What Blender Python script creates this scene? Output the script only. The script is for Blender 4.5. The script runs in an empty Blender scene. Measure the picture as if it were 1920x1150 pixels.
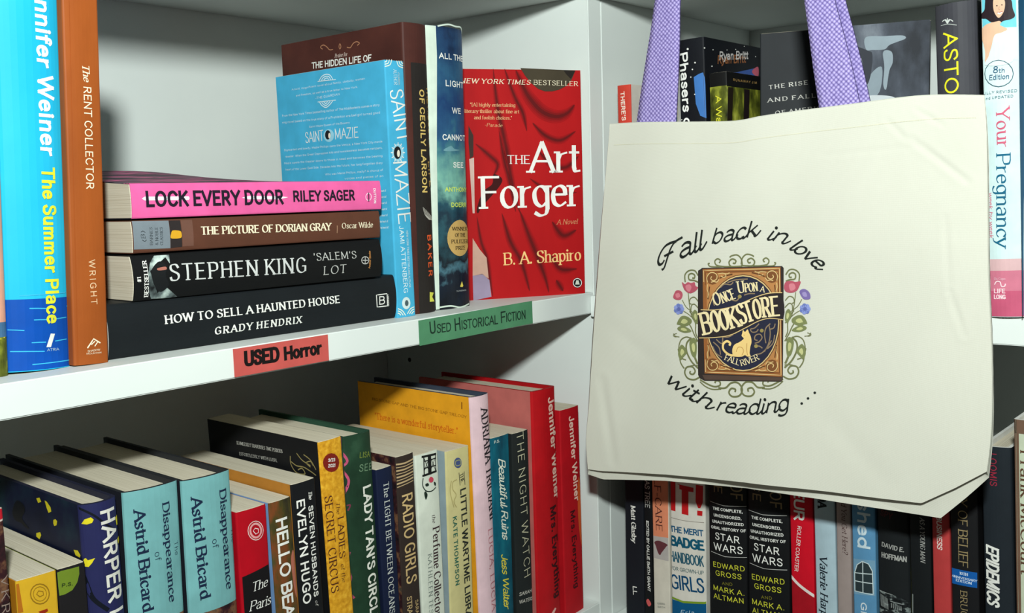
import bpy, bmesh, math, random
from mathutils import Vector, Matrix, Euler, noise
# ---------------------------------------------------------------- camera, world, lights, exposure
S = bpy.context.scene
C = S.collection
cd = bpy.data.cameras.new('camera'); cam = bpy.data.objects.new('camera', cd); C.objects.link(cam)
cam.location = (-.76963,-.55772,.0927); cam.rotation_euler = (1.46123,.02928,-.86542)
cd.sensor_width = 36.0; cd.lens = 35.4360; cd.clip_start = 0.02; cd.clip_end = 60
S.camera = cam
S.view_settings.view_transform = 'Standard'; S.view_settings.look = 'None'
S.view_settings.gamma = 1.0; S.view_settings.use_curve_mapping = False
S.view_settings.exposure = 0.0
W = bpy.data.worlds.new('world'); S.world = W; W.use_nodes = True
W.node_tree.nodes['Background'].inputs[0].default_value = (1.0, 0.98, 0.84, 1)
W.node_tree.nodes['Background'].inputs[1].default_value = 0.07
S.cycles.diffuse_bounces = 2
# the one hard light: a small flash above and behind the camera, aimed at the bag
ld = bpy.data.lights.new('flash_lamp', 'AREA'); ld.shape = 'DISK'; ld.size = 0.065; ld.energy = 12.1
ld.color = (0.93, 1.0, 0.96)
lo = bpy.data.objects.new('flash_lamp', ld); C.objects.link(lo)
lo.location = (-0.825, -0.60, 0.365)
lo.rotation_euler = (Vector((0.05, -0.2, 0.2)) - Vector((-0.825, -0.60, 0.365))).to_track_quat('-Z', 'Y').to_euler()
# ---------------------------------------------------------------- materials
def lin(c):
    return tuple(((x / 255) / 12.92 if x / 255 <= 0.04045 else ((x / 255 + 0.055) / 1.055) ** 2.4) for x in c)
MATS = {}
def nodes_of(name, rough, spec=0.4):
    m = bpy.data.materials.new(name); m.use_nodes = True
    nt = m.node_tree; b = nt.nodes['Principled BSDF']
    b.inputs['Roughness'].default_value = rough
    b.inputs['Specular IOR Level'].default_value = spec * 0.7
    return m, nt, b
def tex(nt, kind, scale, detail=4, vec=(1, 1, 1), rough=0.55, rot=(0, 0, 0)):
    tc = nt.nodes.new('ShaderNodeTexCoord'); mp = nt.nodes.new('ShaderNodeMapping')
    mp.inputs['Scale'].default_value = vec; mp.inputs['Rotation'].default_value = rot
    nt.links.new(tc.outputs['Object'], mp.inputs['Vector'])
    t = nt.nodes.new(kind); t.inputs['Scale'].default_value = scale
    if 'Detail' in t.inputs: t.inputs['Detail'].default_value = detail
    if 'Roughness' in t.inputs: t.inputs['Roughness'].default_value = rough
    nt.links.new(mp.outputs['Vector'], t.inputs['Vector'])
    return t
def ramp(nt, fac, stops):
    r = nt.nodes.new('ShaderNodeValToRGB'); e = r.color_ramp.elements
    while len(e) < len(stops): e.new(0.5)
    for k, (p, c) in enumerate(stops):
        e[k].position = p; e[k].color = (*lin(c), 1)
    nt.links.new(fac, r.inputs['Fac']); return r
def bump(nt, b, fac, strength, dist=0.001):
    n = nt.nodes.new('ShaderNodeBump'); n.inputs['Strength'].default_value = strength
    n.inputs['Distance'].default_value = dist
    nt.links.new(fac, n.inputs['Height']); nt.links.new(n.outputs['Normal'], b.inputs['Normal'])
def ink(col, rough=0.55):
    """printed paper: the print's own colour with a faint mottling"""
    key = ('ink', tuple(col), rough)
    if key in MATS: return MATS[key]
    m, nt, b = nodes_of('print_%d_%d_%d' % tuple(col), rough, 0.22)
    t = tex(nt, 'ShaderNodeTexNoise', 55, 3)
    lo_ = tuple(max(0, c * 0.95) for c in col); hi = tuple(min(255, c * 1.03) for c in col)
    r = ramp(nt, t.outputs['Fac'], [(0.3, lo_), (0.7, hi)])
    nt.links.new(r.outputs['Color'], b.inputs['Base Color'])
    MATS[key] = m; return m
def mottled(name, stops, scale=20, vec=(1, 1, 1), rough=0.55, detail=6, rot=(0, 0, 0)):
    """printed photograph: blotches of a few colours"""
    if name in MATS: return MATS[name]
    m, nt, b = nodes_of(name, rough, 0.22)
    t = tex(nt, 'ShaderNodeTexNoise', scale, detail, vec, rot=rot)
    r = ramp(nt, t.outputs['Fac'], stops)
    nt.links.new(r.outputs['Color'], b.inputs['Base Color'])
    MATS[name] = m; return m
def vgrad(name, stops, z0, z1, rough=0.35):
    """print whose own colour runs from one end of the spine to the other (object z)"""
    if name in MATS: return MATS[name]
    m, nt, b = nodes_of(name, rough, 0.4)
    tc = nt.nodes.new('ShaderNodeTexCoord'); sp = nt.nodes.new('ShaderNodeSeparateXYZ')
    nt.links.new(tc.outputs['Object'], sp.inputs[0])
    mr = nt.nodes.new('ShaderNodeMapRange'); mr.inputs[1].default_value = z0; mr.inputs[2].default_value = z1
    nt.links.new(sp.outputs[2], mr.inputs[0])
    t = tex(nt, 'ShaderNodeTexNoise', 60, 6)
    ad = nt.nodes.new('ShaderNodeMath'); ad.operation = 'MULTIPLY_ADD'
    ad.inputs[1].default_value = 0.3; nt.links.new(t.outputs['Fac'], ad.inputs[0]); nt.links.new(mr.outputs[0], ad.inputs[2])
    sb = nt.nodes.new('ShaderNodeMath'); sb.operation = 'SUBTRACT'; sb.inputs[1].default_value = 0.15
    nt.links.new(ad.outputs[0], sb.inputs[0])
    r = ramp(nt, sb.outputs[0], stops)
    nt.links.new(r.outputs['Color'], b.inputs['Base Color'])
    MATS[name] = m; return m
def special(n):
    if n == 'sea': return vgrad('sea_print', [(0, (10, 16, 26)), (0.10, (16, 28, 44)), (0.14, (70, 110, 125)), (0.18, (14, 24, 34)), (0.26, (40, 80, 92)), (0.30, (22, 46, 62)), (0.36, (30, 74, 90)), (0.44, (120, 176, 160)), (0.56, (62, 116, 130)), (0.62, (40, 84, 122)), (0.72, (28, 60, 104)), (0.82, (44, 88, 120)), (0.93, (30, 60, 96)), (1, (14, 28, 56))], 0, 0.235)
    if n == 'bw': return mottled('grey_photo_print', [(0.35, (36, 40, 48)), (0.5, (70, 76, 88)), (0.58, (96, 102, 114)), (0.7, (140, 148, 158))], 26, (1, 1, 0.5), detail=10)
    if n == 'wood': return mottled('tan_spine_print', [(0.25, (138, 68, 24)), (0.6, (160, 82, 32)), (0.8, (176, 96, 44))], 30, (1, 1, 0.4))
    if n == 'gold': return mottled('gold_leaf_print', [(0.25, (176, 118, 22)), (0.5, (214, 154, 36)), (0.75, (240, 186, 60))], 260, detail=4)
    if n == 'forest': return mottled('forest_print', [(0.3, (24, 26, 12)), (0.5, (92, 98, 30)), (0.68, (168, 172, 60)), (0.85, (206, 204, 110))], 90, (1, 1, 0.5))
    if n == 'navyart': return mottled('night_art_print', [(0.3, (8, 12, 30)), (0.5, (20, 26, 52)), (0.65, (34, 60, 70)), (0.8, (20, 30, 48))], 14)
    if n == 'branchy': return mottled('pink_branch_print', [(0.42, (52, 44, 56)), (0.47, (96, 66, 86)), (0.52, (214, 92, 130)), (0.58, (70, 58, 72)), (0.7, (46, 40, 50))], 16, (1, 5, 1), detail=3)
    if n == 'ruins': return mottled('teal_print', [(0.3, (10, 60, 78)), (0.55, (14, 92, 112)), (0.8, (30, 124, 136))], 60, (1, 1, 0.4))
    if n == 'brown': return mottled('brown_print', [(0.3, (64, 34, 30)), (0.6, (78, 42, 36)), (0.8, (90, 52, 42))], 25)
    if n == 'green': return mottled('deep_green_print', [(0.3, (26, 48, 34)), (0.6, (34, 62, 44)), (0.8, (52, 84, 62))], 40)
    if n == 'hello': return mottled('painted_print', [(0.3, (24, 24, 30)), (0.45, (70, 64, 30)), (0.55, (120, 66, 34)), (0.65, (60, 70, 40)), (0.8, (36, 34, 60))], 45, (1, 1, 0.5))
    if n == 'salem': return mottled('misty_photo_print', [(0.35, (26, 28, 30)), (0.5, (96, 108, 108)), (0.62, (190, 206, 200)), (0.8, (226, 236, 230))], 70)
    if n == 'flowers': return mottled('dark_flower_print', [(0.35, (20, 20, 24)), (0.5, (60, 30, 34)), (0.6, (120, 84, 60)), (0.7, (46, 60, 56)), (0.8, (150, 130, 100))], 90)
    if n == 'building': return mottled('building_print', [(0.4, (10, 12, 14)), (0.55, (34, 38, 40)), (0.62, (130, 140, 138)), (0.72, (24, 26, 28))], 160, (1, 1, 1.6))
    if n == 'redfold': return mottled('red_drapery_print', [(0.3, (118, 12, 16)), (0.5, (168, 18, 22)), (0.75, (188, 26, 28))], 12, (1, 1, 0.3))
    if n == 'crackle': return mottled('dark_marbled_print', [(0.35, (16, 16, 18)), (0.5, (30, 30, 30)), (0.62, (80, 84, 76)), (0.7, (20, 22, 22))], 70)
    if n == 'stripes': return mottled('pink_and_grey_striped_print', [(0.40, (46, 46, 54)), (0.45, (110, 96, 108)), (0.49, (220, 104, 150)), (0.52, (56, 54, 62)), (0.56, (200, 92, 138)), (0.60, (50, 50, 58))], 34, (0.2, 1.5, 0.35), rot=(.12, 0, 0), detail=2)
    if n == 'cyan': return mottled('sky_blue_print', [(0.3, (24, 170, 214)), (0.7, (44, 190, 230))], 8)
    raise KeyError(n)
def matof(c):
    return special(c) if isinstance(c, str) else ink(c)
def make_pages():
    m, nt, b = nodes_of('page_edges', 0.85, 0.1)
    w = tex(nt, 'ShaderNodeTexNoise', 1.0, 2, (2600, 8, 8)); r = ramp(nt, w.outputs['Fac'], [(0.3, (196, 186, 164)), (0.5, (212, 203, 182)), (0.7, (222, 214, 194))])
    nt.links.new(r.outputs['Color'], b.inputs['Base Color']); bump(nt, b, w.outputs['Fac'], 0.35, 0.0003); return m
PAGES = make_pages()
def melamine():
    m, nt, b = nodes_of('white_melamine', 0.5, 0.3)
    t = tex(nt, 'ShaderNodeTexNoise', 9, 4); r = ramp(nt, t.outputs['Fac'], [(0.3, (220, 226, 223)), (0.7, (226, 232, 228))])
    nt.links.new(r.outputs['Color'], b.inputs['Base Color'])
    t2 = tex(nt, 'ShaderNodeTexNoise', 900, 2); bump(nt, b, t2.outputs['Fac'], 0.06, 0.0003); return m
WHITE = melamine()
def canvas():
    m, nt, b = nodes_of('natural_canvas', 0.95, 0.1)
    t = tex(nt, 'ShaderNodeTexNoise', 7, 5); r = ramp(nt, t.outputs['Fac'], [(0.3, (204, 203, 190)), (0.7, (212, 211, 198))])
    nt.links.new(r.outputs['Color'], b.inputs['Base Color'])
    wy = tex(nt, 'ShaderNodeTexWave', 1.0, 0, (1, 620, 1)); wy.bands_direction = 'Y'
    wz = tex(nt, 'ShaderNodeTexWave', 1.0, 0, (1, 1, 620)); wz.bands_direction = 'Z'
    ad = nt.nodes.new('ShaderNodeMath'); nt.links.new(wy.outputs['Fac'], ad.inputs[0]); nt.links.new(wz.outputs['Fac'], ad.inputs[1])
    bump(nt, b, ad.outputs[0], 0.25, 0.0004); return m
CANVAS = canvas()
def webbing():
    """lilac woven strap: a herringbone-like weave of light and dark picks"""
    m, nt, b = nodes_of('lilac_webbing', 0.9, 0.1)
    v = tex(nt, 'ShaderNodeTexVoronoi', 400, 0, (1, 1, 1), rot=(.785, 0, 0)); v.inputs['Randomness'].default_value = 0.15
    r = ramp(nt, v.outputs['Distance'], [(0.0, (206, 194, 238)), (0.3, (164, 150, 206)), (0.6, (104, 92, 150))])
    nt.links.new(r.outputs['Color'], b.inputs['Base Color']); 
    iv = nt.nodes.new('ShaderNodeMath'); iv.operation = 'SUBTRACT'; iv.inputs[0].default_value = 1
    nt.links.new(v.outputs['Distance'], iv.inputs[1]); bump(nt, b, iv.outputs[0], 0.8, 0.0006); return m
WEB = webbing()

# ---------------------------------------------------------------- objects
def link(name, me, parent=None, mats=()):
    o = bpy.data.objects.new(name, me); C.objects.link(o)
    if parent: o.parent = parent
    if me:
        for m in mats: me.materials.append(m)
    return o
def mesh_obj(name, bm, mats, parent=None, smooth=False):
    me = bpy.data.meshes.new(name); bm.to_mesh(me); bm.free()
    if smooth:
        for p in me.polygons: p.use_smooth = True
    return link(name, me, parent, mats if isinstance(mats, (list, tuple)) else [mats])
def empty(name, loc=(0, 0, 0), rot=(0, 0, 0), label=None, cat=None, group=None):
    o = link(name, None); o.location = loc; o.rotation_euler = rot; o.empty_display_size = 0.02
    if label: o['label'] = label
    if cat: o['category'] = cat
    if group: o['group'] = group
    return o
def boxm(bm, x0, x1, y0, y1, z0, z1, bev=0.0):
    g = bmesh.ops.create_cube(bm, size=1)
    for v in g['verts']:
        v.co = Vector((x0 + (v.co.x + .5) * (x1 - x0), y0 + (v.co.y + .5) * (y1 - y0), z0 + (v.co.z + .5) * (z1 - z0)))
    if bev:
        bmesh.ops.bevel(bm, geom=list({e for v in g['verts'] for e in v.link_edges}), offset=bev, segments=2, affect='EDGES')
    return bm

# ---------------------------------------------------------------- stroke lettering
G = {}
def _g(s):
    for ln in s.strip().split('\n'):
        k, w, d = ln.split(' ', 2)
        st = []
        for part in d.split('|'):
            t = part[0] if part[0] in '~o.' else ''
            pts = [tuple(float(q) / 100 for q in xy.split(',')) for xy in part[len(t):].split()]
            st.append((t, pts))
        G[k] = (float(w) / 100, st)
_g('''A 70 0,0 35,100|35,100 70,0|13,36 57,36
B 64 8,0 8,100|8,100 36,100|~36,100 52,94 56,77 51,59 36,53|8,53 38,53|~38,53 55,46 61,27 55,7 38,0|8,0 38,0
C 68 ~64,80 50,97 34,100 14,86 5,50 14,14 34,0 50,3 64,20
D 70 8,0 8,100|8,100 32,100|~32,100 54,90 65,50 54,10 32,0|8,0 32,0
E 58 8,0 8,100|8,100 54,100|8,52 46,52|8,0 56,0
F 54 8,0 8,100|8,100 54,100|8,51 45,51
G 72 ~64,82 50,97 34,100 14,86 5,50 14,14 34,0 52,2 66,14|66,10 66,44|44,44 66,44
H 70 8,0 8,100|62,0 62,100|8,52 62,52
I 20 10,0 10,100
J 42 34,100 34,24|~34,24 30,6 18,0 8,4 2,18
K 66 8,0 8,100|60,100 8,42|25,60 64,0
L 54 8,0 8,100|8,0 52,0
M 86 8,0 8,100|8,100 43,12|43,12 78,100|78,100 78,0
N 74 8,0 8,100|8,100 66,0|66,0 66,100
O 78 o39,50 34,50
P 60 8,0 8,100|8,100 36,100|~36,100 52,93 56,74 52,55 36,47|8,47 36,47
Q 78 o39,50 34,50|46,20 74,-10
R 66 8,0 8,100|8,100 36,100|~36,100 52,93 56,74 52,55 36,48|8,48 36,48|32,48 62,0
S 56 ~51,80 42,97 27,100 11,94 7,76 16,61 38,48 50,36 51,18 41,3 26,0 10,4 4,20
T 62 31,0 31,100|1,100 61,100
U 70 8,100 8,32|~8,32 14,8 35,0 56,8 62,32|62,32 62,100
V 68 0,100 34,0|34,0 68,100
W 98 0,100 25,0|25,0 49,100|49,100 73,0|73,0 98,100
X 64 2,100 62,0|60,100 0,0
Y 64 0,100 32,46|64,100 32,46|32,46 32,0
Z 60 3,100 56,100|56,100 2,0|2,0 58,0
a 50 ~7,56 16,66 28,67 39,58 41,44|41,44 41,0|~41,38 20,36 7,27 6,12 15,0 29,2 41,14
b 54 8,0 8,100|~8,46 18,63 34,66 46,52 48,32 42,10 26,-1 8,16
c 46 ~43,54 30,67 14,60 5,33 14,5 30,0 43,12
d 54 46,0 46,100|~46,46 36,63 20,66 8,52 6,32 12,10 28,-1 46,16
e 48 5,38 43,38|~43,38 40,58 26,67 10,57 5,34 10,9 26,0 43,11
f 32 ~33,92 25,101 15,96 12,80|12,80 12,0|0,66 27,66
g 52 ~44,46 34,63 19,66 7,52 5,32 11,10 27,0 44,16|44,66 44,-8|~44,-8 38,-26 22,-31 7,-22
h 52 8,0 8,100|~8,44 18,61 32,67 43,58 44,42|44,42 44,0
i 18 9,0 9,66|.9,90
j 20 12,66 12,-12|~12,-12 8,-26 0,-30|.12,90
k 48 8,0 8,100|42,66 8,26|20,38 46,0
l 18 9,0 9,100
m 80 8,0 8,66|~8,44 16,61 28,66 38,58 39,42|39,42 39,0|~39,44 48,61 59,66 70,58 71,42|71,42 71,0
n 52 8,0 8,66|~8,44 18,61 32,67 43,58 44,42|44,42 44,0
o 52 o26,33 21,34
p 54 8,-30 8,66|~8,46 18,63 34,66 46,52 48,32 42,10 26,-1 8,16
q 54 46,-30 46,66|~46,46 36,63 20,66 8,52 6,32 12,10 28,-1 46,16
r 36 8,0 8,66|~8,40 16,58 33,65
s 42 ~37,54 28,66 14,65 7,52 14,40 30,30 37,17 28,2 14,0 4,11
t 32 14,88 14,16|~14,16 18,2 31,3|1,66 28,66
u 52 8,66 8,24|~8,24 12,5 24,0 36,6 44,22|44,0 44,66
v 46 0,66 23,0|23,0 46,66
w 70 0,66 18,0|18,0 35,66|35,66 52,0|52,0 70,66
x 44 2,66 42,0|42,66 2,0
y 46 0,66 23,0|46,66 23,0|~23,0 14,-22 0,-29
z 42 3,66 38,66|38,66 3,0|3,0 40,0
0 60 o30,50 24,50
1 30 18,0 18,100|18,100 4,84
2 56 ~6,78 14,97 30,100 46,90 46,70 30,40 5,0|5,0 52,0
3 54 ~6,84 20,100 40,97 46,78 40,58 22,53|~22,53 42,50 50,30 42,4 22,0 4,14
4 58 42,0 42,100|42,100 3,30|3,30 56,30
5 54 46,100 12,100|12,100 9,56|~9,56 26,64 44,54 49,32 42,8 24,0 5,10
6 56 ~44,96 24,84 8,52 6,26 16,2 34,0 48,14 48,40 34,56 16,52 7,34
7 54 3,100 50,100|50,100 20,0
8 56 ~28,54 10,64 9,88 28,100 47,88 46,64 28,54 8,40 6,12 28,0 50,12 48,40 28,54
9 56 ~12,4 32,16 48,48 50,74 40,98 22,100 8,86 8,60 22,44 40,48 49,66
. 20 .9,5
, 20 9,8 4,-14
' 16 9,100 6,76
" 28 8,100 6,76|20,100 18,76
: 20 .9,12|.9,58
- 34 4,38 30,38
! 22 10,100 10,30|.10,5
? 46 ~4,80 14,98 32,98 42,82 36,62 22,46 21,28|.21,5
| 18 9,-12 9,108
[ 26 20,108 8,108|8,108 8,-12|8,-12 20,-12
] 26 6,108 18,108|18,108 18,-12|18,-12 6,-12
( 26 ~22,106 10,80 7,48 10,16 22,-10
# 60 22,0 30,100|40,0 48,100|6,34 54,34|10,68 58,68
& 70 ~66,0 20,62 16,86 30,100 44,86 38,64 12,40 8,16 24,0 44,6 60,40
_ 30 0,0 1,0
/ 40 2,-6 38,106
) 26 ~4,106 16,80 19,48 16,16 4,-10
F1 80 ~64,96 40,100 20,94 4,70 -4,36 2,12 14,10 22,24|~88,104 60,96 44,70 34,30 24,-16 14,-22|20,44 56,50''')
def crom(p, n=6, closed=False):
    out = []; m = len(p); R = range(m if closed else m - 1)
    for i in R:
        if closed: a, b, c, d = p[i - 1], p[i], p[(i + 1) % m], p[(i + 2) % m]
        else: a, b, c, d = p[max(i - 1, 0)], p[i], p[i + 1], p[min(i + 2, m - 1)]
        for k in range(n):
            t = k / n; t2 = t * t; t3 = t2 * t
            out.append(tuple(0.5 * (2 * b[j] + (c[j] - a[j]) * t + (2 * a[j] - 5 * b[j] + 4 * c[j] - d[j]) * t2 + (3 * b[j] - a[j] - 3 * c[j] + d[j]) * t3) for j in (0, 1)))
    if not closed: out.append(p[-1])
    return out
STEP = 0.003
def ribbon(pts, wfun, ext, quads, closed=False, taper=False):
    """a pen stroke as a strip of quads; wfun gives the width for a direction"""
    P = [Vector(q) for q in pts]
    P = [q for i, q in enumerate(P) if i == 0 or (q - P[i - 1]).length > 1e-6]
    if len(P) < 2: return
    Q = [P[0]]
    for q in P[1:]:                      # short pieces, so that the stroke follows a rounded surface
        m = min(12, int((q - Q[-1]).length / STEP)) + 1; a = Q[-1]
        Q += [a.lerp(q, k / m) for k in range(1, m + 1)]
    P = Q; n = len(P)
    if not closed and ext:
        a = (P[0] - P[1]).normalized() * ext; b = (P[-1] - P[-2]).normalized() * ext
        P[0] = P[0] + a; P[-1] = P[-1] + b
    L = []; Rr = []
    for i in range(n):
        if closed: d = P[(i + 1) % n] - P[i - 1]
        else: d = P[min(i + 1, n - 1)] - P[max(i - 1, 0)]
        if d.length < 1e-9: d = Vector((1, 0))
        d.normalize(); nn = Vector((-d.y, d.x)); w = wfun(d) / 2 * (max(.06, math.sin(math.pi * i / (n - 1)) ** .6) if taper else 1)
        L.append(P[i] + nn * w); Rr.append(P[i] - nn * w)
    quads.append((sum(1 for q in quads if isinstance(q, int)) % 9))
    for i in range(n if closed else n - 1):
        j = (i + 1) % n
        quads.append((L[i], L[j], Rr[j], Rr[i]))
def disc(c, r, quads, n=8):
    quads.append(9)
    for k in range(0, n, 2):
        f = lambda q: Vector((c[0] + r * math.cos(q * 2 * math.pi / n), c[1] + r * math.sin(q * 2 * math.pi / n)))
        quads.append((Vector(c), f(k), f(k + 1), f(k + 2)))
#        thick thin serif shear
STY = {'sb': (.19, .17, 0, 0), 'sx': (.25, .2, 0, 0), 'sn': (.13, .12, 0, 0), 'sl': (.085, .075, 0, 0), 'se': (.15, .055, 1, 0), 'seb': (.23, .08, 1, 0),
       'si': (.13, .05, 1, .22), 'sib': (.19, .07, 1, .22), 'sc': (.17, .08, 0, .46), 'sni': (.13, .12, 0, .2), 'sbi': (.19, .17, 0, .2), 'sen': (.12, .06, 1, 0), 'sec': (.15, .07, 1, 0)}
def lay_text(s, width, h, style, sp=0.1):
    """quads for a line of lettering fitted to width x height, baseline on y = 0"""
    th, tn, serif, shear = STY[style]
    keys = []; i = 0
    while i < len(s):
        if s[i] == '\\': keys.append('F1'); i += 2
        else: keys.append(s[i]); i += 1
    tot = 0
    for k in keys: tot += (0.32 if k == ' ' else G[k][0] + sp)
    tot -= sp
    sx = width / tot / h if width else 1.0
    TH = th * h; TN = tn * h
    cap = 1 - tn
    if serif: ph = math.radians(18)
    else: ph = 0
    sc_ = style == 'sc'
    if sc_: ph = math.radians(35)
    def wf(d):
        a = abs(math.sin(math.atan2(d.y, d.x) - ph))
        return TN + (TH - TN) * (a ** 1.4)
    quads = []; x = 0.0
    for k in keys:
        if k == ' ': x += 0.32; continue
        gw, st = G[k]
        if sc_ and k in 'acdehiklmntu': st = st + [('~', [(gw - .10, .12), (gw - .05, .0), (gw + .04, .04), (gw + .16, .3)])]
        def m(p):
            X = (x + p[0]) * sx * h + shear * p[1] * h; Y = (tn / 2 + p[1] * cap) * h
            return (X, Y)
        for t, pts in st:
            if t == '.': disc(m(pts[0]), TH * 0.62, quads)
            elif t == 'o':
                (cx, cy), (rx, ry) = pts
                q = [m((cx + rx * math.cos(a * math.pi / 9), cy + ry * math.sin(a * math.pi / 9))) for a in range(18)]
                ribbon(q, wf, 0, quads, True)
            else:
                q = [m(p) for p in pts]
                if t == '~': q = crom(q, 5)
                ribbon(q, wf, 0 if sc_ else TN * 0.5, quads)
                if serif and not k == 'F1':
                    for e, o in ((pts[0], pts[1]), (pts[-1], pts[-2])):
                        if (abs(e[1]) < .01 or abs(e[1] - 1) < .01 or abs(e[1] - .66) < .005 or abs(e[1] + .3) < .005) and t != '~' and abs(e[1] - o[1]) > .25:
                            if sum(1 for t2, p2 in st for z in (p2[0], p2[-1]) if t2 in ('', '~') and abs(z[0] - e[0]) + abs(z[1] - e[1]) < .02) > 1 and k in 'AVWMvwyY': continue
                            c = Vector(m(e)); sw = (TH * 0.5 + h * .08 * min(1, sx * 1.1))
                            l = sw; r = sw
                            if k in 'bdhklmnpruij' and e[1] > .5 : r = TH * .4
                            quads.append(10 + (len(quads) % 3)); quads.append((c + Vector((-l, TN * .55)), c + Vector((r, TN * .55)), c + Vector((r, -TN * .55)), c + Vector((-l, -TN * .55))))
        x += gw + sp
    return quads

# ---------------------------------------------------------------- books
class Face:
    """maps flat print coordinates (a, b) to a face of a book: S spine, L left cover, R right cover"""
    def __init__(s, kind, Wd, H, D, bulge, rad): s.k, s.W, s.H, s.D, s.bu, s.r = kind, Wd, H, D, bulge, rad
    def v(s, u):
        e = min(u, s.W - u); q = 2 * u / s.W - 1
        c = 0
        if e < s.r: c = s.r - math.sqrt(max(0, s.r ** 2 - (s.r - max(e, 0)) ** 2))
        return s.bu * q * q + c
    def __call__(s, a, b, lvl=1):
        ep = 0.00012 * lvl
        if s.k == 'S':
            a = min(max(a, 0.0002), s.W - 0.0002)
            return Vector((a, s.v(a) - ep, b))
        if s.k == 'L': return Vector((-ep, -a, b))
        if s.k == 'R': return Vector((s.W + ep, a, b))
def curve_profile(F, off, n=14):
    out = []
    for i in range(n + 1):
        t = i / n; u = F.W * (0.5 - 0.5 * math.cos(math.pi * t))
        out.append((u, F.v(u)))
    return out
def prism(bm, prof, z0, z1, mi=None):
    a = [bm.verts.new((x, y, z0)) for x, y in prof]; b = [bm.verts.new((x, y, z1)) for x, y in prof]
    n = len(prof)
    for i in range(n):
        j = (i + 1) % n
        f = bm.faces.new((a[i], a[j], b[j], b[i]))
        if mi: f.material_index = mi(prof[i], prof[j])
    for r in (list(reversed(a)), b):
        f = bm.faces.new(r)
        bmesh.ops.triangulate(bm, faces=[f])
def clip_poly(bm, F):
    if F.k == 'B':
        xs = [v.co.x for v in bm.verts]; ys = [v.co.y for v in bm.verts]
        for lo_, hi_, no in ((min(xs), max(xs), (1, 0, 0)), (min(ys), max(ys), (0, 1, 0))):
            n = int((hi_ - lo_) / .005)
            for i in range(1, n + 1):
                c = lo_ + (hi_ - lo_) * i / (n + 1)
                bmesh.ops.bisect_plane(bm, geom=bm.verts[:] + bm.edges[:] + bm.faces[:], plane_co=(c * no[0], c * no[1], 0), plane_no=no)
        return
    if F.k == 'S' and F.bu > 0.0004 or F.k == 'S' and F.r > 0:
        for i in range(1, 12):
            u = F.W * (0.5 - 0.5 * math.cos(math.pi * i / 12))
            bmesh.ops.bisect_plane(bm, geom=bm.verts[:] + bm.edges[:] + bm.faces[:], plane_co=(u, 0, 0), plane_no=(1, 0, 0))
def put_quads(bm, quads, place, mi):
    for q in quads:
        if isinstance(q, int): k = q; continue
        f = bm.faces.new([bm.verts.new(place(p.x, p.y, k * .08)) for p in q]); f.material_index = mi
def decals(decs, faces, root):
    """printed pieces: every named print is one flat mesh lying on its face"""
    parts = {}
    for d in decs: parts.setdefault(d[1], []).append(d)
    for pname, ds in parts.items():
        bm = bmesh.new(); mats = []
        for d in ds:
            kind, _, col, fk, lvl = d[:5]; F = faces[fk]; m = matof(col)
            if m not in mats: mats.append(m)
            mi = mats.index(m)
            if kind == 'T':
                s, style, x, y, ang, wd, h, sp, arc = d[5:]
                qs = lay_text(s, wd, h, style, sp); ca, sa = math.cos(ang), math.sin(ang)
                def place(px, py, z=0):
                    if arc:
                        t = px / wd - .5; R_ = wd / arc          # arc = total turning angle, + is a hill
                        th = t * arc; rr = R_ + py
                        px, py = wd / 2 + rr * math.sin(th), rr * math.cos(th) - R_
                    return F(x + px * ca - py * sa, y + px * sa + py * ca, lvl + z)
                put_quads(bm, qs, place, mi)
            elif kind == 'L':
                pts, wd, sm, cl = d[5:]
                if sm: pts = crom(pts, 6, cl)
                qs = []; ribbon(pts, lambda v: wd, 0, qs, cl, sm == 2)
                put_quads(bm, qs, lambda px, py, z=0: F(px, py, lvl + z * .3), mi)
            elif kind == 'P':
                pts, sm = d[5:]
                if sm: pts = crom(pts, 5, True)
                b2 = bmesh.new(); f = b2.faces.new([b2.verts.new((p[0], p[1], 0)) for p in pts])
                bmesh.ops.triangulate(b2, faces=b2.faces[:]); clip_poly(b2, F)
                bmesh.ops.triangulate(b2, faces=b2.faces[:])
                vm = {v: bm.verts.new(F(v.co.x, v.co.y, lvl)) for v in b2.verts}
                for f in b2.faces:
                    g = bm.faces.new([vm[v] for v in f.verts]); g.material_index = mi
                b2.free()
        mesh_obj(pname.split('#')[0], bm, mats, root)
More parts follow.
